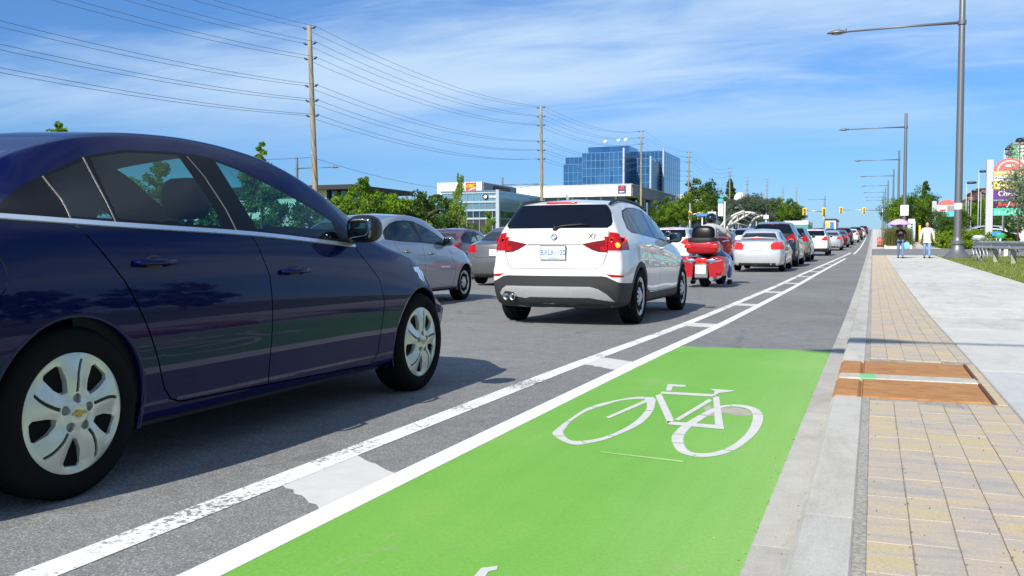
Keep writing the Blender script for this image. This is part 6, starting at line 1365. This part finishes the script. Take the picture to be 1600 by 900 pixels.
# ------------------------------------------------------------ buildings
m_bluegl = mat('blue curtain glass', (.035, .15, .34), .12, .35, coat=.6); t, b = nodes(m_bluegl); vv = voro(t, pos(t, (.45, .45, .28)), 1.0, out='Color'); sp_ = t.nodes.new('ShaderNodeSeparateColor'); t.links.new(vv, sp_.inputs[0]); t.links.new(ramp(t, sp_.outputs[0], [(0, (.018, .080, .20)), (.6, (.026, .105, .24)), (1, (.038, .135, .285))]), b.inputs['Base Color'])
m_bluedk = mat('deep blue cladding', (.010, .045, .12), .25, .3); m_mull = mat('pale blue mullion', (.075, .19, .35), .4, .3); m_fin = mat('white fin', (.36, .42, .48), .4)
m_bwhite = concrete('white facade panel', (.74, .73, .70), .05, .3, .05); m_bgrey = concrete('grey and shaded facade panel', (.27, .28, .30), .08, .3, .05); m_bdark = mat('dark brown roof edge', (.025, .022, .022), .6); m_bgl = mat('dark office glass', (.03, .07, .10), .06, .3, coat=.8); m_bgl2 = mat('pale blue office glass', (.16, .30, .40), .12, .3, coat=.5)
m_bbrick = mat('brown brick facade', (.23, .105, .07), .9)
def block(par, name, px0, px1, Y, depth, pt, m, zb=None, pb=None):
    """a box whose front stands at distance Y; gives back its corners"""
    a, c_ = atY(px0, pt, Y), atY(px1, pt, Y); z1 = atY((px0 + px1) / 2, pt, Y).z; z0 = (g(Y) - 1 if zb is None else zb) if pb is None else atY(px1, pb, Y).z
    MB().box((a.x, Y, z0), (c_.x, Y + depth, z1)).build(name, m, par); return a.x, c_.x, z0, z1
def bars(mb, x0, x1, z0, z1, Y, dx, dz, w_=.10, pr=.06):
    n = max(1, round((x1 - x0) / dx)); k = max(1, round((z1 - z0) / dz))
    for i in range(n + 1): x = x0 + (x1 - x0) * i / n; mb.box((x - w_ / 2, Y - pr, z0), (x + w_ / 2, Y - .002, z1))
    for i in range(k + 1): z = z0 + (z1 - z0) * i / k; mb.box((x0, Y - pr * .8, z - w_ / 2), (x1, Y - .003, z + w_ / 2))
def sbars(mb, y0, y1, z0, z1, X, dy, dz, w_=.10, pr=.06):
    n = max(1, round((y1 - y0) / dy)); k = max(1, round((z1 - z0) / dz))
    for i in range(n + 1): y = y0 + (y1 - y0) * i / n; mb.box((X + .002, y - w_ / 2, z0), (X + pr, y + w_ / 2, z1))
    for i in range(k + 1): z = z0 + (z1 - z0) * i / k; mb.box((X + .003, y0, z - w_ / 2), (X + pr * .8, y1, z + w_ / 2))
tw_ = empty('glass_tower', atY(960, 388, 235), 0, 'blue glass office tower in stepped blocks behind the white low building', 'office tower'); tw_.location.z = g(235)
def tb(name, *a, m=m_bluegl, dx=2.4, dz=3.6, side=True, **k):
    x0, x1, z0, z1 = block(None, name, *a, m, **k); o = bpy.context.scene.collection.objects[-1]; return x0, x1, z0, z1
def tower_block(name, px0, px1, Y, depth, pt, m=m_bluegl, grid=True, sgrid=False, zb=None):
    a, c_ = atY(px0, pt, Y), atY(px1, pt, Y); z1 = atY((px0 + px1) / 2, pt, Y).z; z0 = zb if zb is not None else g(Y) - 1
    off = tw_.location; MB().box((a.x - off.x, Y - off.y, z0 - off.z), (c_.x - off.x, Y + depth - off.y, z1 - off.z)).build(name, m, tw_)
    if grid:
        mb = MB(); bars(mb, a.x - off.x, c_.x - off.x, z0 - off.z + 4, z1 - off.z, Y - off.y, 1.25, 2.1, .17, .12); tag(mb.build('mullion_grid', m_mull, tw_), kind='stuff')
    if sgrid:
        mb = MB(); sbars(mb, Y - off.y, Y + depth - off.y, z0 - off.z + 4, z1 - off.z, c_.x - off.x, 3.0, 3.0, .10, .05); tag(mb.build('mullion_grid', m_bluegl, tw_), kind='stuff')
    return a.x - off.x, c_.x - off.x, z0 - off.z, z1 - off.z
Y0 = 232
tower_block('wing_block', 881, 911, Y0 + 1.5, 18, 257); tower_block('wing_upper', 884, 911, Y0 + 5, 14, 246, grid=True)
x0, x1, z0, z1 = tower_block('main_block', 910, 974, Y0, 9, 238.5); MB().box((x1 - .1, Y0 - .3 - tw_.location.y, z0), (x1 + .35, Y0 + .5 - tw_.location.y, z1 + 1)).build('corner_fin', m_fin, tw_)
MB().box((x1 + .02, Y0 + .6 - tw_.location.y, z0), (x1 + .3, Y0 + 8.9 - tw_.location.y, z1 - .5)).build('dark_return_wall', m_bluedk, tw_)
tower_block('penthouse', 919, 983, Y0 + 5, 10, 229, grid=False)
x0, x1, z0, z1 = tower_block('recess_block', 976, 1016, Y0 + 10, 12, 248); MB().box((x1 - .1, Y0 + 9.7 - tw_.location.y, z0), (x1 + .35, Y0 + 10.4 - tw_.location.y, z1 + .5)).build('corner_fin', m_fin, tw_)
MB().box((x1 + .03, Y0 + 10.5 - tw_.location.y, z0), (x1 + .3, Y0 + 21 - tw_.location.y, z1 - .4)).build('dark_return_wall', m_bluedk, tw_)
x0, x1, z0, z1 = tower_block('east_block', 990, 1036, Y0 + 21.5, 24, 236.5, sgrid=True); MB().box((x1 - .1, Y0 + 21.2 - tw_.location.y, z0), (x1 + .35, Y0 + 21.9 - tw_.location.y, z1 + .5)).build('corner_fin', m_fin, tw_)
for px, py_ in ((946, 224), (967, 222), (978, 221)):
    p = atY(px, py_, Y0 + 8) - tw_.location; MB().lathe([(.1, -2.2), (.12, 0), (.65, .3), (.45, .75), (.05, .9)], 14, p).build('roof_antenna', m_white, tw_, True)
# low white building with the red and navy sign
lw_ = empty('white_office', (0, 0, g(180)), 0, 'low white building with a grey side and a red and navy corner sign', 'building'); cx0 = atX(986, 300, -45.5); Yf = cx0.y; zt, zm_ = atX(986, 288, -45.5).z, atX(986, 306, -45.5).z; zo = lw_.location.z
MB().box((-75, Yf, zm_ - zo), (-45.5, Yf + 44, zt - zo)).build('fascia', m_bwhite, lw_); MB().box((-45.48, Yf + .6, zm_ - zo), (-45.3, Yf + 43.8, zt - zo - .15)).build('grey_side_fascia', m_bgrey, lw_)
MB().box((-73, Yf + 1.5, -3), (-47, Yf + 42, zm_ - zo)).build('recessed_wall', m_bgl, lw_); MB().box((-75.1, Yf - .1, zt - zo), (-45.2, Yf + 44.1, zt - zo + .12)).build('roof_coping', m_bwhite, lw_)
for k in range(4): MB().box((-46.2, Yf + 8 + k * 10, -3), (-45.6, Yf + 13 + k * 10, zm_ - zo)).build('wall_panel', m_bgrey, lw_)
for k in range(9): MB().box((-74 + k * 3.1, Yf + 1.3, -3), (-73.6 + k * 3.1, Yf + 1.5, zm_ - zo)).build('window_frame', m_bwhite, lw_)
a, c_ = atY(966, 290, Yf), atY(978, 302, Yf); sg = empty('building_sign', (a.x, Yf - .12, c_.z), 0, 'square navy sign with a red emblem on the low white building', 'sign'); W_ = c_.x - a.x; H_ = a.z - c_.z
MB().box((0, 0, 0), (W_, .1, H_)).build('sign_panel', mat('navy sign', (.03, .05, .16), .5), sg); MB().blob((W_ * .52, -.02, H_ * .62), (W_ * .30, .05, H_ * .24), (.6, .5), (16, 8)).build('red_emblem', mat('sign red', (.75, .04, .04), .4), sg, True); MB().rbox((W_ * .18, -.05, H_ * .12), (W_ * .82, -.01, H_ * .26), .01).build('white_wordmark', m_white, sg)
# white warehouse right of the tower
wh = empty('warehouse', (-50, 300, g(300)), 0, 'plain white warehouse right of the glass tower', 'building'); a, c_ = atY(1058, 306, 300), atY(1108, 306, 300); MB().box((a.x + 50, 0, -3), (c_.x + 50, 40, a.z - wh.location.z)).build('wall', m_bwhite, wh); MB().box((a.x + 49.8, -.3, a.z - wh.location.z), (c_.x + 50.2, 40.3, a.z - wh.location.z + .4)).build('roof', mat('pale roof', (.6, .6, .6), .7), wh); zz = atY(1080, 319, 300).z - wh.location.z; MB().box((a.x + 50.2, -.12, 0), (c_.x + 49.8, -.02, zz)).build('lower_wall', m_bgrey, wh)
# bank building
X1 = -56.5; cA = atX(753, 290, X1); Yb = cA.y; bk = empty('bank_building', (X1, Yb, g(Yb)), 0, 'bank building with a white roof band and a red and yellow sign', 'building'); o_ = bk.location
zt, zm_ = atX(753, 284, X1).z - o_.z, atX(753, 303, X1).z - o_.z; xl = atY(683, 290, Yb).x - o_.x; ye = atX(806, 300, X1).y - o_.y
MB().box((xl, 0, zm_), (-.02, ye, zt)).build('roof_band', m_bwhite, bk); MB().box((0, .4, zm_), (.12, ye, zt - .1)).build('side_band', m_bgrey, bk); MB().box((xl + .4, .6, -2), (-.4, ye - .5, zm_)).build('glass_wall', m_bgl2, bk)  # side band in darker grey: shade of the averted face put into colour
MB().rbox((.13, 4.2, zm_ + .35), (.28, ye - 3.2, zt - .35), .03).build('dark_name_board', mat('dark name board', (.05, .03, .035), .6), bk)
for k in range(12): MB().rbox((.285, 4.8 + k * (ye - 8.6) / 12, zm_ + .75), (.31, 5.2 + k * (ye - 8.6) / 12, zt - .95), .01).build('raised_mark', mat('rust red mark', (.42, .12, .10), .5), bk)
a, c_ = atY(728, 285.5, Yb), atY(744, 302, Yb); sg = empty('bank_sign', (a.x, Yb - .14, c_.z), 0, 'square red bank sign with yellow lettering and a pale swoosh', 'sign'); W_ = c_.x - a.x; H_ = a.z - c_.z
MB().box((0, 0, 0), (W_, .12, H_)).build('sign_panel', mat('sign red bright', (.72, .06, .03), .4), sg); t_ = text_mesh('CIBC', H_ * .40, 'lettering', .012, .02); add('lettering', t_, mat('sign yellow', (.95, .58, .03), .4), sg, (W_ * .5, -.03, H_ * .68), (PI / 2, 0, 0)).scale = (.95, 1, 1)
MB().put([(W_ * q, -.03 - .0 * q, H_ * z_) for q, z_ in ((.05, .12), (.25, .22), (.5, .34), (.75, .40), (.97, .42), (.97, .52), (.75, .50), (.5, .42), (.25, .26))], [tuple(range(9))]).build('swoosh', mat('pale yellow swoosh', (.95, .80, .45), .4), sg)
# glass block in front of the bank building
X2 = -50.5; cB = atX(779, 320, X2); Yc = cB.y; gb2 = empty('glass_office', (X2, Yc, g(Yc)), 0, 'low glass office with white bands and a white corner column before the bank', 'building'); o_ = gb2.location
zz = [atX(779, p, X2).z - o_.z for p in (300, 315, 328, 341, 352)]; xl = atY(690, 320, Yc).x - o_.x; ye = atX(850, 320, X2).y - o_.y
for nm_, za, zb_, m_ in (('upper_glazing', zz[1], zz[0], m_bgl2), ('middle_glazing', zz[2], zz[1], m_bgl2), ('lower_glazing', zz[3], zz[2], m_bgl), ('ground_glazing', -1, zz[3], mat('dim lobby glass', (.05, .055, .06), .2))): MB().box((xl, .15, za), (-.15, ye, zb_)).build(nm_, m_, gb2)
for k, z_ in enumerate(zz[:4]): MB().box((xl - .1, .0, z_ - .13), (-.2, .14, z_ + .13)).build('white_band', m_fin, gb2); MB().box((-.149, .3, z_ - .12), (-.04, ye, z_ + .12)).build('side_band', m_bgl2, gb2)
MB().box((-.35, -.25, -1), (.15, .25, zz[0] + .35)).build('corner_column', m_fin, gb2); MB().box((xl - .1, -.1, zz[0] + .14), (-.36, ye, zz[0] + .30)).build('roof_edge', m_bgl2, gb2)
for k in range(1, 9): x = xl * k / 9; MB().box((x - .05, .08, -1), (x + .05, .149, zz[0] - .14)).build('mullion', m_bgrey, gb2)
MB().box((xl, -.6, -1), (-.5, -.3, .9)).build('low_wall', m_bwhite, gb2)
lg = empty('glass_office_sign', (X2 + atY(767, 307, Yc).x - X2, Yc - .05, atY(767, 307, Yc).z), 0, 'white ring and lettering sign on the glass office', 'sign'); MB().lathe([(.42, -.02), (.42, .04), (.27, .04), (.27, -.02), (.42, -.02)], 24, (-.85, 0, 0), 'Y').build('ring_logo', m_white, lg, True, 40); add('lettering', text_mesh('mnır', .62, 'lettering', .015, .02), m_white, lg, (.30, 0, 0), (PI / 2, 0, 0))
# dark roofed pavilion on the left
X3 = -58; cC = atX(546, 292, X3); Yp = cC.y; pv = empty('pavilion', (X3, Yp, g(Yp)), 0, 'white pavilion with a dark flat overhanging roof behind the trees', 'building'); o_ = pv.location; z1_ = atX(546, 289, X3).z - o_.z; ye = atX(635, 300, X3).y - o_.y
MB().box((-24, -1.2, z1_ - .55), (1.0, ye, z1_)).build('roof', m_bdark, pv); MB().box((-23, 0, -1), (-3.2, ye - 1, z1_ - .55)).build('wall', m_bwhite, pv); MB().box((-3.2, .4, -1), (-.4, ye - 1.5, z1_ - .55)).build('dark_glazing', m_bgl, pv)
for k in range(3): MB().box((-3.1 + k * 1.3, .1, -1), (-2.9 + k * 1.3, .35, z1_ - .55)).build('column', m_bdark, pv)
# far small buildings and the dome behind the arch
def simple_building(name, px0, px1, pt, Y, depth, m, label, win=None, roofm=None, floors=2):
    a, c_ = atY(px0, pt, Y), atY(px1, pt, Y); e = empty(name, (a.x, Y, g(Y)), 0, label, 'building'); W_ = c_.x - a.x; H_ = a.z - g(Y)
    MB().box((0, 0, -2), (W_, depth, H_)).build('wall', m, e); MB().box((-.2, -.2, H_), (W_ + .2, depth + .2, H_ + .35)).build('roof_edge', roofm or m_bgrey, e)
    if win:
        n = win
        for f_ in range(floors):
            zc_ = H_ - (f_ + .5) * 3.1 - .4
            if zc_ < 1: break
            for k in range(n): x = W_ * (k + .5) / n; MB().box((x - W_ / n * .30, -.08, zc_ - .8), (x + W_ / n * .30, -.01, zc_ + .8)).build('window', m_bgl, e)
    return e, W_, H_
e, W_, H_ = simple_building('apartment_block', 1528, 1541, 296, 330, 40, m_bbrick, 'tall brown brick apartment block left of the pylon sign', 3, m_bdark, 4)
e, W_, H_ = simple_building('apartment_block', 1513, 1527, 310, 345, 30, mat('dusty pink facade', (.42, .30, .27), .85), 'dusty pink apartment block beside the brown brick one', 2, mat('pale red coping', (.5, .2, .18), .7), 3)
e, W_, H_ = simple_building('shopping_centre', 1584, 1680, 226, 150, 6, mat('pale green white facade', (.50, .56, .50), .7), 'pale shopping centre with a green corner at the right edge', None, m_bgrey); MB().box((-.15, -.25, H_ - 6), (W_ * .06, -.02, H_ - .2)).build('green_corner_panel', mat('mall green', (.12, .38, .26), .5), e)
e, W_, H_ = simple_building('low_shop', 1575, 1660, 352, 96, 20, m_bwhite, 'low white shop front behind the willow', 6, mat('teal roof edge', (.05, .30, .28), .5), 1)
e, W_, H_ = simple_building('grey_building', 1146, 1162, 318, 210, 20, m_bgrey, 'grey building under the white dome behind the arch', 4, m_bgrey, 3); MB().blob((W_ * .42, 4, H_ + 1.2), (1.45, 1.45, 1.5), (1, 1), (20, 12)).build('white_dome', m_white, e, True)
simple_building('white_building', 1161, 1186, 321, 240, 20, m_bwhite, 'pale building right of the white dome', 6, m_bgrey, 3)
simple_building('far_shop', 1256, 1262, 349, 240, 14, m_bwhite, 'tiny white building right of the green canopy', None, m_bgrey); 
e, W_, H_ = simple_building('roadside_store', 1290, 1306, 344, 255, 20, m_bwhite, 'small store with a blue panel beyond the traffic lights', None, m_bdark); MB().box((W_ * .45, -.2, 1), (W_ * .8, -.02, H_ - .5)).build('blue_panel', mat('store blue', (.04, .18, .62), .5), e); MB().box((W_ * .0, -.2, H_ - 1.8), (W_ * .35, -.02, H_ - .4)).build('yellow_panel', mat('store yellow', (.75, .48, .10), .5), e)
# fuel station canopy
cn = atY(1247, 352, 118); e = empty('station_canopy', (cn.x, 118, g(118)), 0, 'white and green fuel station canopy left of the queue', 'canopy'); zt = atY(1247, 345, 118).z - g(118)
MB().rbox((-1.6, 0, zt - .5), (1.2, 9, zt), .05).build('white_fascia', m_bwhite, e); MB().rbox((-1.58, -.06, zt - 1.15), (1.18, 8.9, zt - .5), .03).build('green_fascia', mat('station green', (.05, .30, .22), .5), e)
for x_, y_ in ((-1.2, 1), (.8, 1), (-1.2, 8), (.8, 8)): MB().box((x_ - .12, y_ - .12, -.5), (x_ + .12, y_ + .12, zt - 1.15)).build('column', m_bwhite, e)
# pale curved lattice arches
m_arch = mat('pale arch steel', (.50, .49, .45), .5)
ar = empty('lattice_arch', atY(1150, 370, 100), 0, 'pale curved lattice arch over the trees behind the motorcycle', 'arch'); ar.location.z = g(100)
for k, (pa, pb_, pc) in enumerate((((1117, 372), (1134, 345), (1163, 330)), ((1122, 374), (1142, 352), (1168, 336)), ((1130, 372), (1150, 338), (1180, 334)), ((1168, 366), (1176, 345), (1192, 337)))):
    A_, B_, D_ = [atY(*p, 100 + k * 1.5) - ar.location for p in (pa, pb_, pc)]; tb_ = MB(); cur = []
    for i in range(13): t_ = i / 12; cur.append(A_ * (1 - t_) ** 2 + (B_ * 2 - (A_ + D_) / 2) * 2 * t_ * (1 - t_) + D_ * t_ * t_)
    tb_.tube(cur, .13, 8).build('curved_rib', m_arch, ar, True)
    if k: 
        for i in range(1, 12, 2): MB().tube([cur[i], prev[min(12, i + 1)]], .05, 5).build('lattice_bar', m_arch, ar, True)
    prev = cur
# banner post, blue sign, white box sign, small signals on the left
def post_sign(name, px, ptop, pbot, wpx, Y, pm, label, cat='sign', postm=None, capm=None):
    a, c_ = atY(px - wpx / 2, ptop, Y), atY(px + wpx / 2, pbot, Y); e = empty(name, ((a.x + c_.x) / 2, Y, g(Y)), 0, label, cat); w_ = (c_.x - a.x) / 2; z0 = g(Y)
    MB().rbox((-w_, -.08, c_.z - z0), (w_, .08, a.z - z0), .03).build('panel', pm, e); MB().tube([(w_ + .12 if cat == 'banner' else 0, .14, -.2), (w_ + .12 if cat == 'banner' else 0, .14, a.z - z0 + .2)], .09, 8).build('post', postm or m_galv, e, True)
    if capm: MB().rbox((-w_ - .05, -.1, a.z - z0 + .004), (w_ + .05, .1, a.z - z0 + .5), .1).build('cap', capm, e)
    return e
post_sign('banner_sign', 1126, 318, 338, 8, 98, mat('pale pink blue banner', (.55, .55, .66), .6), 'upright pale banner with a teal cap above the motorcycle', 'banner', m_bwhite, mat('teal cap', (.08, .35, .42), .5))
post_sign('white_box_sign', 1112.5, 331, 340, 13, 96, m_bwhite, 'white box sign above the motorcycle rider\'s helmet'); post_sign('street_name_sign', 1097, 334, 338, 20, 94, mat('street sign blue', (.06, .20, .60), .5), 'long blue street name sign left of the white box sign')
m_sigy = mat('traffic signal yellow', (.80, .50, .04), .5)
def signal(px, py_, Y, label, hgt=1.15, arm=None):
    c_ = atY(px, py_, Y); e = empty('traffic_signal', c_, 0, label, 'traffic light', 'yellow traffic lights'); w_ = .38 * hgt / 1.15
    MB().rbox((-w_, -.02, -hgt / 2 - .12), (w_, .06, hgt / 2 + .12), .10).build('backboard', m_sigy, e); MB().rbox((-w_ * .5, -.22, -hgt / 2), (w_ * .5, -.02, hgt / 2), .04).build('housing', m_sigy, e)
    for k, cc in enumerate(((.18, .02, .015), (.16, .09, .01), (.02, .12, .05))): MB().lathe([(.10, -.03), (.13, 0), (.13, .12), (.0001, .12)], 12, (0, -.25, hgt * (.32 - .32 * k)), 'Y').build('lamp', mat('signal lens %d' % k, cc, .2), e, True)
    return c_
def mast(x, Y, ends, z, label):
    e = empty('signal_mast', (x, Y, g(Y)), 0, label, 'signal mast'); MB().tube([(0, 0, -.3), (0, 0, z - g(Y) + 1.2)], [.14, .09], 10).build('mast_pole', m_galv, e, True); MB().tube([(0, 0, z - g(Y)), (ends - x, 0, z - g(Y) + .2)], [.08, .05], 8).build('mast_arm', m_galv, e, True)
c1_ = signal(1350, 329, 165, 'rightmost yellow traffic light over the far lanes', .85); c2_ = signal(1314, 328.5, 168, 'yellow traffic light left of the rightmost one', .85); mast(atY(1379, 333, 165).x, 165.35, c2_.x, c1_.z, 'thin signal mast right of the far lanes')
c3_ = signal(1287.5, 330.5, 128, 'yellow traffic light on the pole left of the road crest', .75); c4_ = signal(1257, 330.5, 128, 'leftmost yellow traffic light above the queue', .75); mast(c3_.x, 128.3, c4_.x, c3_.z, 'signal mast carrying two yellow lights above the queue')
signal(1078, 336, 92, 'small yellow traffic light at the fourth wooden pole', .5); signal(1092, 337, 95, 'small yellow traffic light under the blue street sign', .5); mast(atY(1078, 336, 92.3).x, 92.35, atY(1092, 336, 92.3).x, atY(1078, 336, 92).z, 'short signal mast behind the motorcycle rider'); 
for px, Y in ((1181, 118), ): post_sign('white_sign', 1197, 336, 342, 8, 110, m_bwhite, 'white square sign on the far double lamp side')
# ------------------------------------------------------------ pylon signs on the right
m_pyl = mat('pale grey pylon steel', (.46, .47, .48), .5)
def pylon(px, d_, cols_w, rows, label, topz, scale=1.0, W_=2.3, two=True):
    x_, y_ = xr(px, d_); e = empty('pylon_sign', (x_, y_, g(y_) + KH), 0, label, 'pylon sign'); z0 = g(y_) + KH
    MB().rbox((-.42, -.2, -.1), (0, .2, topz), .02).build('column', m_pyl, e)
    if two: MB().rbox((W_ + .03, -.2, -.1), (W_ + .35, .2, topz - 1.0), .02).build('column', m_pyl, e)
    return e, z0
e, z0 = pylon(1549, 60, .4, None, 'tall pylon sign with a red arched top and coloured shop panels', 5.9, W_=1.85)
x_, y_ = xr(1549, 60)
def zz_(py_): return atY(1560, py_, y_).z - z0
def pan(par, za, zb_, m_, nm_='sign_panel', W_=1.83): return MB().rbox((.02, -.12, zb_ + .015), (W_, .12, za - .015), .01).build(nm_, m_, par)
def txt(par, s_, size, x, z, m_, bold=.0, sx=1.0): o = add('lettering', text_mesh(s_, size, 'lettering', bold, .004), m_, par, (x, -.126, z), (PI / 2, 0, 0)); o.scale = (sx, 1, 1); return o
m_sr = mat('pylon coral red', (.80, .14, .12), .5)
P_ = [(.02, zz_(267))] + [(.925 + .905 * math.cos(PI - PI * k / 16), zz_(267) + (zz_(247.5) - zz_(267)) * math.sin(PI * k / 16)) for k in range(17)]
MB().prism(P_[1:], 'Y', -.12, .12).build('arched_panel', m_sr, e)
Q_ = [(.925 + r_ * .905 * math.cos(PI - PI * k / 16), -.125, zz_(267) + r_ * (zz_(247.5) - zz_(267)) * math.sin(PI * k / 16)) for r_ in (.82, .72) for k in range(17)]; MB().put(Q_, [(k, k + 1, k + 18, k + 17) for k in range(16)]).build('arched_line', mat('pylon pink white', (.85, .55, .52), .5), e); MB().rbox((.65, -.13, zz_(261)), (1.2, -.121, zz_(258)), .004).build('title_bar', m_white, e)
pan(e, zz_(267), zz_(274), mat('panel amber', (.80, .50, .22), .5)); pan(e, zz_(274), zz_(279), mat('panel buff', (.66, .58, .46), .5)); pan(e, zz_(279), zz_(283.5), m_white); pan(e, zz_(283.5), zz_(296), mat('panel yellow', (.82, .56, .08), .5)); pan(e, zz_(296.5), zz_(312), mat('panel purple', (.13, .03, .20), .5)); pan(e, zz_(314), zz_(324.5), mat('panel near black', (.05, .01, .03), .5)); pan(e, zz_(325), zz_(337.5), mat('panel mint green', (.05, .50, .33), .5))
t_ = txt(e, 'Chatel', .46, .86, zz_(303), m_white, .008, .95); 
for k, (xx, ww) in enumerate(((.30, .22), (.56, .22), (.95, .30), (1.35, .26))): MB().rbox((xx, -.13, zz_(322)), (xx + ww, -.121, zz_(317)), .01).build('red_mark', mat('mark red', (.85, .05, .05), .5), e)
MB().put([(.76, -.128, zz_(324)), (.84, -.128, zz_(324)), (1.02, -.128, zz_(315)), (.94, -.128, zz_(315))], [(0, 1, 2, 3)]).build('white_slash', m_white, e)
for k in range(9): MB().rbox((.12 + k * .19, -.13, zz_(335)), (.22 + k * .19, -.121, zz_(329 + (k % 3))), .01).build('pale_mark', mat('mark mint', (.35, .75, .60), .5), e)
for k in range(4): MB().rbox((.25 + k * .36, -.13, zz_(293)), (.42 + k * .36, -.121, zz_(287)), .01).build('pale_mark', mat('mark cream', (.85, .75, .5), .5), e)
e, z0 = pylon(1461.5, 92, .4, None, 'small distant pylon sign with a red arched top behind the low trees', 4.1, W_=1.9, two=False); x_, y_ = xr(1461.5, 92)
MB().prism([(.1 + .85 + .85 * math.cos(PI - PI * k / 12), zz_(319) + (zz_(311) - zz_(319)) * math.sin(PI * k / 12)) for k in range(13)], 'Y', -.12, .12).build('arched_panel', m_sr, e); pan(e, zz_(319), zz_(330), m_white); MB().rbox((.95, -.15, zz_(329)), (1.75, -.13, zz_(320)), .01).build('dark_panel', m_bgrey, e); MB().rbox((.3, -.15, zz_(328.5)), (.85, -.13, zz_(326)), .01).build('red_mark', mat('mark red'), e); pan(e, zz_(330), zz_(338), mat('panel teal', (.10, .48, .52), .5)); MB().rbox((1.8, -.15, -.1), (2.0, .15, zz_(318)), .02).build('column', m_pyl, e)
# light blue banner board and yellow post behind the pedestrians
x_, y_ = xr(1423, 84); e = empty('banner_board', (x_, y_, g(y_) + KH), math.radians(12), 'light blue and white upright banner board behind the umbrella', 'banner'); MB().rbox((-.34, -.03, .5), (.34, .03, 2.1), .05).build('banner_panel', mat('pale blue banner', (.50, .66, .74), .6), e); MB().rbox((-.30, -.04, 2.1), (.30, .04, 2.3), .05).build('banner_top', m_white, e); MB().rbox((-.04, .035, -.1), (.04, .07, 2.2), .01).build('stand', m_galv, e)
for k in range(5): MB().rbox((-.06, -.036, .75 + k * .24), (.10, -.031, .90 + k * .24), .002).build('dark_mark', m_clad, e)
x_, y_ = xr(1436, 88); e = MB().tube([(0, 0, -.1), (0, 0, 1.7)], .10, 10).build('yellow_bollard', m_sigy, None, True, loc=(x_, y_, g(y_) + KH)); tag(e, 'yellow post behind the person in cream', 'post')
x_, y_ = xr(1556, 58); e = empty('parking_sign', (x_, y_, g(y_) + KH), 0, 'small blue sign below the tall pylon sign', 'sign'); MB().rbox((-.25, -.02, .95), (.25, .02, 1.25), .03).build('sign_panel', mat('sign blue', (.03, .25, .65), .5), e); MB().tube([(0, .03, -.1), (0, .03, 1.2)], .025, 6).build('post', m_galv, e, True)
# parking lot lamps with dark domed heads
def lot_lamp(px, pt, d_, label, kind='dome', sc_=1.0):
    x_, y_ = xr(px, d_); z1 = CAMH + (388 - pt) * d_ / FPX - g(y_) - KH; e = empty('lot_lamp', (x_, y_, g(y_) + KH), 0, label, 'lamp post', 'parking lot lamp posts on the right')
    MB().tube([(0, 0, -.1), (0, 0, z1 - .1)], [.05 * sc_, .035 * sc_], 8).build('post', m_pyl if kind != 'dark' else m_lamp, e, True); hm = mat('black lamp head', (.015, .018, .022), .4); q = d_ / 60
    if kind == 'dome' or kind == 'dark': MB().lathe([(.0001, .26 * q), (.16 * q, .22 * q), (.26 * q, .10 * q), (.28 * q, 0), (.22 * q, -.03 * q), (.0001, -.04 * q)], 20, (0, 0, z1 - .22 * q)).build('lamp_head', hm, e, True)
    else:
        MB().tube([(0, 0, z1 - .2), (.45 * q, 0, z1 - .12)], .04 * q, 6).build('arm', hm, e, True); MB().blob((.30 * q, 0, z1 - .15), (.30 * q, .16 * q, .08 * q), (.6, .6), (16, 8)).build('lamp_head', hm, e, True)
lot_lamp(1589, 217, 55, 'dark domed lamp post above the willow at the right edge', 'dark'); lot_lamp(1565, 231, 70, 'dark armed lamp post behind the red arched sign top', 'arm'); lot_lamp(1567, 239, 62, 'second dark lamp head over the red arched sign top', 'arm'); lot_lamp(1526.5, 266, 84, 'pale lamp post left of the brick apartment block', 'arm'); lot_lamp(1507.5, 284, 100, 'pale lamp post hidden partly by the near lamp post', 'arm'); lot_lamp(1515, 297, 112, 'small pale lamp post before the pink apartment block', 'arm'); lot_lamp(1530.5, 300, 110, 'thin pale lamp post beside the brick block', 'arm'); lot_lamp(1511, 312, 130, 'farthest small pale lamp post', 'arm')
# row of parked vehicles at the right, past the lawn
prk = clone(fsed, *xr(1592, 66), 'white parked car behind the guardrail at the right edge', m_psil, m_pw, PI / 2); prk.location.z += KH
prk = clone(bz, *xr(1575, 74), 'silver parked vehicle behind the tall pylon sign', m_pbrz, m_psil, PI / 2); prk.location.z += KH
# a run of dark trees far to the right of the camera (the side of the near sedan mirrors them)
for i in range(9): tree('bush', 25 + (i % 2) * 1.6, -26 + i * 7.5, 4.6 + (i % 3) * .5, 'dark bushy tree outside the right edge, %s in its row' % ('first', 'second', 'third', 'fourth', 'fifth', 'sixth', 'seventh', 'eighth', 'ninth')[i], m_leaf_d, .11, 11 + i % 4, base=KH - .02, group='lawn trees outside the picture on the right')
